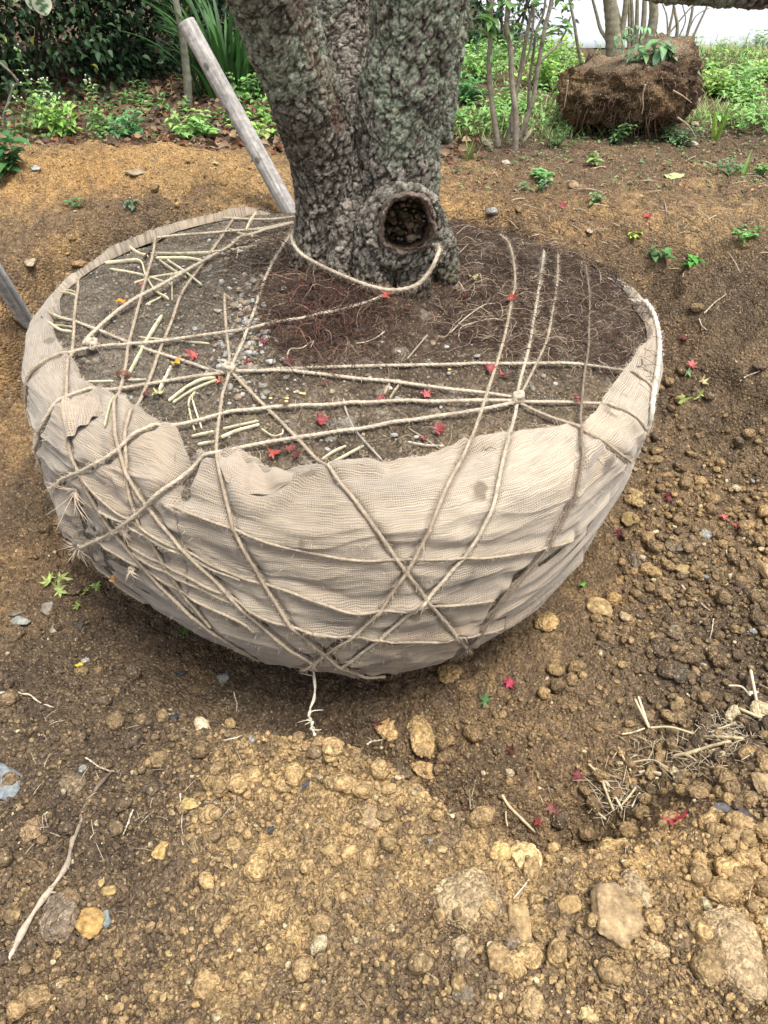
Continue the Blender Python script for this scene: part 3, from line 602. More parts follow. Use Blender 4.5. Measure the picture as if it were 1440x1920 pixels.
# ------------------------------------------------------------------ the burlap wrapped round the ball
EDGE = [(1185, 575), (1208, 605), (1213, 648), (1190, 665), (1165, 700), (1130, 745), (1105, 785), (1082, 806), (1060, 802), (1000, 818), (900, 832), (860, 842), (800, 858), (700, 873), (600, 885), (545, 885), (520, 897), (490, 878), (465, 862), (430, 853), (408, 860), (388, 868), (366, 884), (355, 858), (345, 830), (310, 808), (270, 785), (235, 762), (205, 744), (165, 728), (150, 710), (146, 690), (128, 665), (106, 635), (100, 600), (116, 592), (118, 545), (150, 522), (185, 500), (240, 473), (300, 450), (345, 430), (400, 412), (430, 408)]
def build_burlap():
    NT, NV = 1500, 330
    E = []
    for a, b in EDGE:
        t, j, n = ball_param(hit_ball(a, b)); E.append((t, max(j, 6.0)))
    E += [(math.radians(d), 5.0) for d in (38, 45, 60, 75, 90, 100)]
    E = sorted(E); et = np.array([e[0] for e in E]); ej = np.array([e[1] for e in E])
    th = np.arange(NT) * 2 * math.pi / NT
    je = np.interp(th, np.concatenate([et - 2 * math.pi, et, et + 2 * math.pi]), np.concatenate([ej, ej, ej]))
    je = je + .07 * fbm2(th * 1.0, th * 0, 22, 3, 801) + .03 * fbm2(th, th * 0 + 3, 90, 2, 802)
    P = ball_controls(th); A = np.concatenate([2 * P[:, :1] - P[:, 1:2], P, 2 * P[:, -1:] - P[:, -2:-1]], 1)
    js = .3 + (je - .3)[:, None] * np.linspace(0, 1, NV)[None]
    i = np.clip(np.floor(js).astype(int), 0, NJ - 2); t = (js - i)[..., None]; r = np.arange(NT)[:, None]
    p0, p1, p2, p3 = A[r, i], A[r, i + 1], A[r, i + 2], A[r, i + 3]
    S = .5 * (2 * p1 + (p2 - p0) * t + (2 * p0 - 5 * p1 + 4 * p2 - p3) * t * t + (3 * p1 - p0 - 3 * p2 + p3) * t**3)
    N = grid_normals(S)
    arc = np.concatenate([np.zeros((NT, 1)), np.cumsum(np.linalg.norm(np.diff(S, axis=1), axis=-1), axis=1)], 1)
    cir = np.cumsum(np.linalg.norm(np.roll(S[:, 150], -1, 0) - S[:, 150], axis=-1)); U = np.broadcast_to(cir[:, None], (NT, NV)).copy()
    tot = arc[:, -1:]; vtop = tot - arc                                  # distance from the free edge
    D = np.full((NT, NV), .2); Dh = D.copy()
    for k, Pth in enumerate(ROPE_PATHS):
        tgt = Dh if k >= 24 else D
        for p in Pth[::1]:
            ti = int((math.atan2(p[1] - BC[1], p[0] - BC[0]) % (2 * math.pi)) / (2 * math.pi) * NT)
            # nearest in a band of columns
            rows = np.arange(ti - 12, ti + 13) % NT; blk = S[rows]; d = np.linalg.norm(blk - p, axis=-1)
            tgt[rows] = np.minimum(tgt[rows], d)
    X = np.cos(th)[:, None] * 1.02 + 0 * U; Yc = np.sin(th)[:, None] * 1.02 + 0 * U
    sag = arc - .05 * np.cos(th + 1.2)[:, None] + .04 * fbm2(X, Yc + 5, 3, 2, 811)
    # folds that run round the ball, deepening downwards
    def rid(f, fy, seed):
        sg = sag + .06 * fbm2(X * 1.4 + 7, Yc * 1.4, 1.5, 3, seed + 1)
        q = np.stack([X * f, Yc * f, sg * fy], -1).reshape(-1, 3); n = fbm3(q, 1, 3, seed).reshape(NT, NV); return n
    n1 = rid(1.7, 11, 820); n2 = rid(3, 30, 830); n3 = rid(1.3, 5, 840)
    fold = (1 - np.abs(n1) * 4.2).clip(0, 1)**2 * .010 + (1 - np.abs(n2) * 4.5).clip(0, 1)**2 * .0035 + n3 * .035
    side = sstep(0.02, .12, vtop)
    # horizontal girth lines: the cloth puckers either side of a girth rope
    h = .003 + .012 * np.exp(-(vtop / .16)**2) + fold * (.25 + .75 * side) - .014 * np.exp(-(Dh / .011)**2) * 0 + .0045 * np.exp(-(Dh / .012)**2) - .005 * np.exp(-((Dh - .026) / .012)**2)
    h -= .010 * np.exp(-(D / .010)**2)
    h += .004 * np.exp(-((D - .03) / .02)**2)
    # the free edge is rucked up and rolled
    edge = np.exp(-(vtop / .022)**2); ruck = rid(9, 3, 850)
    h += edge * (.010 + .03 * ruck.clip(0, 1)) + np.exp(-(vtop / .09)**2) * rid(4, 7, 860) * .045
    # loose drape under the notch, right of the front knot, and the swollen lobes left of it
    def at(px, py): return np.linalg.norm(S - hit_ball(px, py), axis=-1)
    def seg(px):  
        P = catmull(np.array([hit_ball(a, b) for a, b in px]), 40); d = np.full((NT, NV), 9.)
        c = P.mean(0); rr = np.linalg.norm(P - c, axis=1).max() + .15; m = np.linalg.norm(S - c, axis=-1) < rr; Q = S[m]; dm = np.full(len(Q), 9.)
        for p in P: dm = np.minimum(dm, np.linalg.norm(Q - p, axis=1))
        d[m] = dm; return d
    for pxs, amp, w in (([(425, 868), (440, 920), (470, 945), (520, 940), (580, 905), (640, 892), (700, 888)], .030, .020), ([(430, 862), (470, 880), (520, 905), (560, 905)], .018, .016), ([(440, 950), (520, 985), (600, 1000), (720, 985), (850, 1000)], .014, .02),
                        ([(250, 930), (330, 945), (430, 975), (560, 1010), (700, 1030)], .014, .016), ([(380, 870), (420, 905), (470, 925)], .02, .02), ([(870, 845), (960, 838), (1060, 822)], .016, .016), ([(1085, 815), (1085, 870), (1060, 930)], .014, .018), ([(1115, 835), (1085, 865)], .02, .014),
                        ([(1090, 1000), (1000, 1080), (880, 1110), (760, 1120)], .014, .018), ([(1130, 940), (1060, 1010), (960, 1060)], .010, .016), ([(1100, 1060), (960, 1160), (850, 1180), (700, 1190)], .016, .018), ([(560, 1100), (640, 1130), (800, 1120)], .012, .016), ([(470, 1130), (620, 1180), (800, 1230)], .012, .02), ([(620, 1250), (720, 1262), (820, 1240)], .016, .02),
                        ([(230, 900), (300, 920), (350, 960)], .014, .02), ([(250, 820), (290, 850), (300, 900)], .018, .03), ([(1140, 790), (1190, 800), (1200, 850)], .010, .02)):
        d = seg(pxs); h += amp * .6 * np.exp(-(d / w)**2) - amp * .22 * np.exp(-((d - w * 1.9) / w)**2)
    for pxs, amp, w in (([(366, 884), (352, 915), (345, 940)], -.03, .016), ([(118, 900), (150, 960), (170, 1020)], -.02, .02), ([(205, 800), (190, 850), (235, 900)], -.010, .014)):
        h += amp * np.exp(-(seg(pxs) / w)**2)
    g = at(165, 1010); h += np.exp(-(g / .10)**2) * rid(22, 30, 870) * .10 + .035 * np.exp(-(at(140, 990) / .07)**2)
    h += .03 * np.exp(-(at(330, 830) / .07)**2) + .02 * np.exp(-(at(240, 790) / .09)**2) + .02 * np.exp(-(at(390, 880) / .04)**2)
    h += .0022 * fbm2(X * 30 + Yc * 17, sag * 30, 3, 3, 880)
    S2 = S + N * h.clip(-.012, .1)[..., None]
    # thickness: a lip turned in at the free edge
    S2[:, -1] = S[:, -1] + N[:, -1] * .001 + (S[:, -1] - S[:, -2]) * .5
    # colour: natural jute, lit right and shaded left side painted in, damp patches, browner lower down, open clean weave near the upper front
    Z = S[..., 2]; cc = np.array([.375, .315, .238])[None, None] * np.ones((NT, NV, 1))
    n = fbm3(np.stack([X * 3, Yc * 3, arc * 6], -1).reshape(-1, 3), 1, 4, 890).reshape(NT, NV)
    browned = np.clip(sstep(-.15, -.75, Z) * .75 + n * 1.8 + .12, 0, 1)[..., None]; cc = cc * (1 - 0.65 * browned) + np.array([.25, .19, .13]) * 0.65 * browned  # browner in stained patches and towards the bottom
    warm = sstep(.08, .3, fbm3(np.stack([X * 2, Yc * 2, arc * 3], -1).reshape(-1, 3), 1, 3, 895).reshape(NT, NV) + .12)[..., None]; cc = cc * (1 - .35 * warm) + np.array([.38, .275, .165]) * .35 * warm
    rt = (sstep(-.1, .6, np.cos(th)))[:, None, None]; cc = cc * (1 + .12 * rt) ; cc = cc * (1 - .10 * (1 - rt))  # right side painted lighter and left darker, as the daylight falls
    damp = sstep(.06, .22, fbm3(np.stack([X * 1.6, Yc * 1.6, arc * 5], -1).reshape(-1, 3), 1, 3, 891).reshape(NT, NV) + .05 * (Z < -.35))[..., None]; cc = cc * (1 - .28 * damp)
    band = np.exp(-((Dh - .03) / .02)**2)[..., None] * .18; cc = cc * (1 - band)  # fold shadow beside the girth ropes, painted into the cloth colour
    spot = sstep(.23, .31, fbm3(np.stack([X * 14, Yc * 14, arc * 14], -1).reshape(-1, 3), 1, 3, 897).reshape(NT, NV))[..., None]; cc = cc * (1 - .7 * spot) + np.array([.13, .09, .06]) * .6 * spot
    rope_brown = np.exp(-(D / .010)**2)[..., None] * .35; cc = cc * (1 - rope_brown) + np.array([.22, .165, .12]) * rope_brown  # browner along the lines of the ropes
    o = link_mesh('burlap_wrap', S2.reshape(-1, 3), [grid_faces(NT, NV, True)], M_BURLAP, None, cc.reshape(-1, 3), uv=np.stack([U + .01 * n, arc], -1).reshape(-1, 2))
    tag(o, 'pale brown coarse burlap wrapped round the root ball with a torn upper edge', 'burlap')
    global CLOTH
    s5, s3 = S2[::5, ::3], S2[::5, ::3].shape
    CLOTH = BVHTree.FromPolygons([tuple(v) for v in s5.reshape(-1, 3)], [tuple(int(i) for i in f) for f in grid_faces(s3[0], s3[1], True)])
    # frayed threads of the free edge
    mb = MB()
    for k in range(900):
        a = rnd.randrange(NT); p = S2[a, -3]; t = (S[a, -1] - S[a, -6]); t /= np.linalg.norm(t); n = N[a, -1]; s = np.cross(t, n)
        L = rnd.uniform(.006, .022) * (1 if rnd.random() < .9 else 2.2); d1 = t * .6 + n * rnd.uniform(0, .7) + s * rnd.uniform(-.8, .8); d2 = d1 + s * rnd.uniform(-.8, .8) - n * .5
        Q = np.array([p, p + d1 * L * .5, p + d1 * L * .5 + d2 * L * .5]); v, tt, q = tube_arr(Q, [.0007, .0006, .0003], 3); mb.add(v, tt, q, np.array([.60, .50, .38]) * rnd.uniform(.8, 1.1))
    # fuzz along the whole cloth
    for k in range(5200):
        a = rnd.randrange(NT); b = rnd.randrange(40, NV - 4)
        p = S2[a, b]; n = N[a, b]; s = np.array([rnd.uniform(-1, 1) for _ in range(3)]); L = rnd.uniform(.006, .02)
        d = n * .75 + s * .55; w = np.cross(d, s); w /= np.linalg.norm(w) + 1e-9; w *= .00045
        mb.add([p - w, p + w, p + d * L], [[0, 1, 2]], None, (.62, .54, .43))
    mb.build('frayed_threads', M_ROPE, o)['kind'] = 'stuff'
    # a folded-over corner of cloth on the left, and a loose one at the front
    def flap(px_rows, nu=60, lift=.02, seed=0):
        R = np.array([[hit_ball(a, b) for a, b in row] for row in px_rows]); nr = len(R)
        R = np.array([catmull(row, nu) for row in R]); R = np.stack([catmull(R[:, k], 40) for k in range(nu)], 0)      # nu x 40
        n = np.array([ball_normal(R[k, 20]) for k in range(nu)])
        v = np.linspace(0, 1, 40)[None]; u = np.linspace(0, 1, nu)[:, None]
        hh = .022 + lift * np.sin(v * math.pi * .8) * (1 + .6 * np.sin(u * 5 + seed)) * .6 + .006 * np.sin(u * 19 + v * 6 + seed) 
        V = R + n[:, None] * hh[..., None]; Lu = np.linalg.norm(np.diff(R[:, 20], axis=0), axis=1).sum(); Lv = np.linalg.norm(np.diff(R[nu // 2], axis=0), axis=1).sum()
        uv = np.stack([u * Lu + v * 0, v * Lv + u * 0], -1)
        V2 = V - n[:, None] * .0016; m = nu * 40; F = grid_faces(nu, 40); b = grid_faces(nu, 40)[:, ::-1] + m
        # closed rim
        rim = [i * 40 for i in range(nu)] + [(nu - 1) * 40 + j for j in range(1, 40)] + [i * 40 + 39 for i in range(nu - 2, -1, -1)] + [j for j in range(38, 0, -1)]
        rim = np.array(rim); r2 = np.roll(rim, -1); Q = np.stack([rim, r2, r2 + m, rim + m], -1)
        C = np.tile(np.array([.37, .30, .22]), (2 * m, 1)); UV = np.concatenate([uv.reshape(-1, 2)] * 2)
        return link_mesh('folded_flap', np.concatenate([V.reshape(-1, 3), V2.reshape(-1, 3)]), [np.concatenate([F, b, Q])], M_BURLAP, o, C, uv=UV)
    flap([[(128, 752), (150, 758), (180, 757), (191, 756)], [(130, 790), (155, 785), (180, 776), (195, 768)], [(133, 815), (155, 808), (180, 792), (198, 781)], [(136, 838), (150, 826), (172, 806), (196, 786)]], lift=.016)
    flap([[(410, 862), (425, 858), (446, 855), (470, 862), (498, 882), (525, 893)], [(414, 880), (430, 878), (452, 880), (475, 890), (505, 905), (545, 905)], [(420, 900), (436, 905), (456, 912), (480, 922), (520, 925), (570, 912)], [(430, 925), (445, 935), (466, 945), (494, 942), (540, 925), (600, 905)]], lift=.03, seed=2)['label'] = 'loose draped fold of open weave burlap'
def burlap_mat():
    m, t, b = newmat("burlap"); a = node(t, 'ShaderNodeAttribute', attribute_name='Col'); uv = node(t, 'ShaderNodeUVMap', uv_map='UVMap')
    nz = node(t, 'ShaderNodeTexNoise', Scale=26.0, Detail=4.0); t.links.new(uv.outputs[0], nz.inputs['Vector'])
    s1 = node(t, 'ShaderNodeVectorMath', operation='SCALE'); s1.inputs['Scale'].default_value = .014; t.links.new(nz.outputs['Color'], s1.inputs[0])
    ad = node(t, 'ShaderNodeVectorMath', operation='ADD'); t.links.new(uv.outputs[0], ad.inputs[0]); t.links.new(s1.outputs[0], ad.inputs[1])
    sp = node(t, 'ShaderNodeSeparateXYZ'); t.links.new(ad.outputs[0], sp.inputs[0])
    def M(op, x, y=None, z=None):
        n = node(t, 'ShaderNodeMath', operation=op)
        for k, v in enumerate((x, y, z)):
            if v is None: continue
            if isinstance(v, (int, float)): n.inputs[k].default_value = v
            else: t.links.new(v, n.inputs[k])
        return n.outputs[0]
    p = .0050; fx = M('MULTIPLY', sp.outputs[0], math.pi / p); fy = M('MULTIPLY', sp.outputs[1], math.pi / p)
    wx, wy = M('ABSOLUTE', M('SINE', fx)), M('ABSOLUTE', M('SINE', fy))            # warp and weft threads
    par = M('SIGN', M('MULTIPLY', M('SINE', M('MULTIPLY', fx, 1.0)), M('SINE', fy)))
    mxx = M('MAXIMUM', M('MULTIPLY', wx, .95), wy)
    hgt = M('ADD', mxx, M('MULTIPLY', M('MULTIPLY', par, .12), M('MULTIPLY', wx, wy)))
    # open or tight weave by patches, thread thickness uneven along each thread
    nb = node(t, 'ShaderNodeTexNoise', Scale=7.0, Detail=3.0); t.links.new(uv.outputs[0], nb.inputs['Vector'])
    cmb = node(t, 'ShaderNodeCombineXYZ'); t.links.new(M('MULTIPLY', sp.outputs[0], 14), cmb.inputs[0]); t.links.new(M('MULTIPLY', sp.outputs[1], 260), cmb.inputs[1])
    ns = node(t, 'ShaderNodeTexNoise', Scale=1.0, Detail=3.0); t.links.new(cmb.outputs[0], ns.inputs['Vector'])
    op = node(t, 'ShaderNodeMapRange'); t.links.new(nb.outputs[0], op.inputs[0]); op.inputs[1].default_value = .35; op.inputs[2].default_value = .65; op.inputs[3].default_value = .36; op.inputs[4].default_value = .82
    gap = node(t, 'ShaderNodeMapRange'); t.links.new(mxx, gap.inputs[0]); t.links.new(M('MULTIPLY', op.outputs[0], .55), gap.inputs[1]); t.links.new(M('ADD', op.outputs[0], .18), gap.inputs[2]); gap.inputs[3].default_value = .24; gap.inputs[4].default_value = 1.0
    tone = node(t, 'ShaderNodeMapRange'); t.links.new(ns.outputs[0], tone.inputs[0]); tone.inputs[1].default_value = .3; tone.inputs[2].default_value = .7; tone.inputs[3].default_value = .76; tone.inputs[4].default_value = 1.20
    f = M('MULTIPLY', gap.outputs[0], tone.outputs[0])
    vm = node(t, 'ShaderNodeVectorMath', operation='SCALE'); t.links.new(a.outputs['Color'], vm.inputs[0]); t.links.new(f, vm.inputs['Scale'])
    t.links.new(vm.outputs[0], b.inputs['Base Color'])
    bp = node(t, 'ShaderNodeBump', Strength=.6, Distance=.0022); t.links.new(M('ADD', hgt, M('MULTIPLY', ns.outputs[0], .5)), bp.inputs['Height']); t.links.new(bp.outputs[0], b.inputs['Normal'])
    b.inputs['Roughness'].default_value = .95; b.inputs['Specular IOR Level'].default_value = .1; b.inputs['Sheen Weight'].default_value = .25; b.inputs['Sheen Roughness'].default_value = .6
    return m
M_BURLAP = burlap_mat()
build_burlap()

# ------------------------------------------------------------------ ropes
def rope_mesh(name, P, r, c, seed, hairs=90, parent=None, fuzz=1.0):
    mb = MB(); v, t, q = tube_arr(catmull(P, len(P) * 3), r * .59 * (1 + .12 * fbm2(np.arange(len(P) * 3) * .05, np.zeros(len(P) * 3), 1, 3, seed)), 14, lobes=3, pitch=r * 6, lobe_amp=.2)
    s = fbm3(v, 11, 3, seed); d = sstep(.05, .25, s)[:, None]; cc = np.array(c) * (1 + .35 * fbm3(v, 60, 2, seed + 5)[:, None]); cc = cc * (1 - .45 * d) + np.array([.20, .15, .11]) * .45 * d
    mb.add(v, t, q, cc); L = np.linalg.norm(np.diff(P, axis=0), axis=1).sum(); R = random.Random(seed)
    T, N, B = frames(P)
    for k in range(int(L * hairs * 9)):
        i = R.randrange(1, len(P) - 1); a = R.uniform(0, 6.28); n = N[i] * math.cos(a) + B[i] * math.sin(a); l = R.uniform(.004, .014) * fuzz
        p = P[i] + n * r * .8 + T[i] * R.uniform(-.004, .004); d = n * .7 + T[i] * R.uniform(-1.2, 1.2) + np.array([R.uniform(-.3, .3) for _ in range(3)]); w = np.cross(d, n); w = w / (np.linalg.norm(w) + 1e-9) * .0006
        mb.add([p - w, p + w, p + d * l], [[0, 1, 2]], None, np.array(c) * R.uniform(.9, 1.35))
    return mb.build(name, M_ROPE, parent)
LIFT = {}
for k, ((lab, px, r, c), P) in enumerate(zip(ROPES, ROPE_PATHS)):
    hid = k >= 24
    n = np.array([ball_normal(p) for p in P]); lift = 0 if hid else .0035 * (k % 3) + .010 * (k in (0, 6))
    sf = []
    for p_, n_ in zip(P, n):                # how far the cloth stands off the soil along this path
        e_ = .002
        for tr_ in (CLOTH, SOILTOP):
            hit = tr_.ray_cast(Vector(p_ + n_ * .14), Vector(-n_), .16); e_ = max(e_, .14 - hit[3] if hit[0] is not None else 0)
        sf.append(e_)
    sf = np.array(sf); kk = np.hanning(9); kk /= kk.sum(); sf = np.convolve(np.pad(sf, 4, 'edge'), kk, 'valid') + .001; base = (sf + r * (.3 if hid else .6))[:, None] ; Q = P + n * base; base = base[:, 0]
    mn = base + lift
    for it in range(6 if hid else 26):
        Q[1:-1] = .5 * Q[1:-1] + .25 * (Q[:-2] + Q[2:])
        if it % 5 == 4 or it == 25:
            e = ((Q - P) * n).sum(1); Q += n * np.clip(mn - e, 0, None)[:, None]
    Q = Q + n * (.001 * fbm3(P, 12, 2, k))[:, None]
    tag(rope_mesh('jute_rope', Q, r * .92, c, 900 + k, fuzz=1.6 if k in (19, 20, 17, 18) else 1.0), lab, 'rope', 'jute ropes lashed round the root ball')
# the loop hung across the front of the trunk
lp = [(575, 425, 2.62), (550, 436, 2.50), (548, 452, 2.42), (565, 476, 2.36), (600, 497, 2.33), (650, 520, 2.25), (700, 538, 2.17), (740, 544, 2.14), (780, 535, 2.14), (805, 510, 2.15), (820, 480, 2.17), (823, 466, 2.26), (812, 452, 2.38), (795, 445, 2.5)]
P = catmull([W(a, b, Y) for a, b, Y in lp], 110)
tag(rope_mesh('jute_rope', P, .0095, JUTE, 960), 'rope hanging in a loop across the foot of the trunk below the hollow stub', 'rope', 'jute ropes lashed round the root ball')
# knots: short wound loops with frayed ends
def knot(px, py, r, lab, seed, frays=26, fl=.05, down=0.4):
    p = hit_ball(px, py); n = ball_normal(p); p = p + n * (.024 if py < 800 else .013); R = random.Random(seed); mb = MB(); ts = np.cross(n, [0, 0, 1.]); ts /= np.linalg.norm(ts); tb = np.cross(n, ts)
    t = np.linspace(0, 1, 110); a = t * 6.28 * 2.6
    path = p + np.outer(np.cos(a) * r * 1.9 * (1 - .3 * t), ts) + np.outer(np.sin(a * 1.0) * r * 1.3, tb) + np.outer(np.sin(a * 1.5 + seed) * r * .9, n)
    v, f, q = tube_arr(path, r * .85, 10, lobes=3, pitch=r * 5, lobe_amp=.2); mb.add(v, f, q, np.array(JUTE) * .95)
    for k in range(frays):
        d = ts * R.uniform(-1, 1) + tb * R.uniform(-.7, .7) + n * R.uniform(.0, .5) + np.array([0, 0, -down]); d /= np.linalg.norm(d); L = fl * R.uniform(.4, 1.2); s = np.array([R.uniform(-.4, .4) for _ in range(3)])
        Q = catmull([p, p + d * L * .4 + n * .008, p + (d + s * .6) * L], 8); v, f, q = tube_arr(Q, np.linspace(.0016, .0005, 8), 4); mb.add(v, f, q, np.array([.58, .47, .36]) * R.uniform(.75, 1.15))
    tag(mb.build('rope_knot', M_ROPE), lab, 'knot', 'knots in the jute ropes')
knot(178, 657, .0085, 'lumpy knot where several ropes meet on the left rim', 1, 14, .04)
knot(433, 702, .0075, 'knot at the left star of crossing ropes on the bare soil', 2, 8, .02)
knot(968, 757, .0075, 'knot at the right star of crossing ropes', 3, 8, .02)
knot(243, 985, .0055, 'knot with a drooping tuft of loose fibres on the lower left burlap', 4, 40, .045, 1.3)
knot(160, 1018, .009, 'gathered bundle and knot where the burlap ends meet at the lower left', 5, 60, .055, .5)
knot(152, 915, .0042, 'small knot with long pale frayed ends on the left burlap', 6, 22, .09, .3)
knot(255, 1062, .0042, 'small torn tuft by the dry curled leaf on the lower left burlap', 7, 16, .035, .6)

# ------------------------------------------------------------------ stones and clods
import bmesh
def ico(n):
    b = bmesh.new(); bmesh.ops.create_icosphere(b, subdivisions=n, radius=1.0); V = np.array([v.co[:] for v in b.verts]); T = np.array([[v.index for v in f.verts] for f in b.faces]); b.free(); return V, T
ICO = {n: ico(n) for n in (1, 2, 3, 4, 5)}
def rock(level, seed, planes=9, rough=.10, smooth=.0):
    V, T = ICO[level]; R = np.random.default_rng(seed)
    r = np.full(len(V), 1.25)
    if planes:
        Nn = R.normal(size=(planes, 3)); Nn /= np.linalg.norm(Nn, axis=1)[:, None]; hh = R.uniform(.62, 1.0, planes); dt = V @ Nn.T
        r = np.minimum(r, np.where(dt > .05, hh / np.maximum(dt, .05), 9).min(1))
        r = r * (1 - smooth) + smooth * .95
    else: r = np.full(len(V), 1.0) + fbm3(V + seed, 1.1, 2, seed) * .5
    r = r * (1 + rough * 2 * fbm3(V + seed, 3, 4, seed) + rough * .6 * fbm3(V, 11, 2, seed + 1))
    return V * r[:, None], T
def clod_shape(level, seed):
    V, T = ICO[level]; r = 1 + .75 * fbm3(V + seed * .7, 1.3, 2, seed); Rr = np.random.default_rng(seed); Nn = Rr.normal(size=(7, 3)); Nn /= np.linalg.norm(Nn, axis=1)[:, None]; dt = V @ Nn.T; r = np.minimum(r, np.where(dt > .05, Rr.uniform(.7, 1.0, 7) / np.maximum(dt, .05), 9).min(1))
    f1, f2, cid = worley3(V + seed, 4.2, seed); r = r + .13 * np.clip(1 - f1 * 1.3, 0, 1); g1, g2, c2 = worley3(V + seed, 11, seed + 3); r = r + .05 * np.clip(1 - g1 * 1.3, 0, 1)
    return V * r[:, None], T, cid
K_OCH, K_PALE, K_BRN, K_DRK, K_GRY, K_ORA = (.50, .34, .155), (.56, .43, .23), (.25, .175, .10), (.12, .09, .065), (.42, .43, .40), (.48, .29, .10)
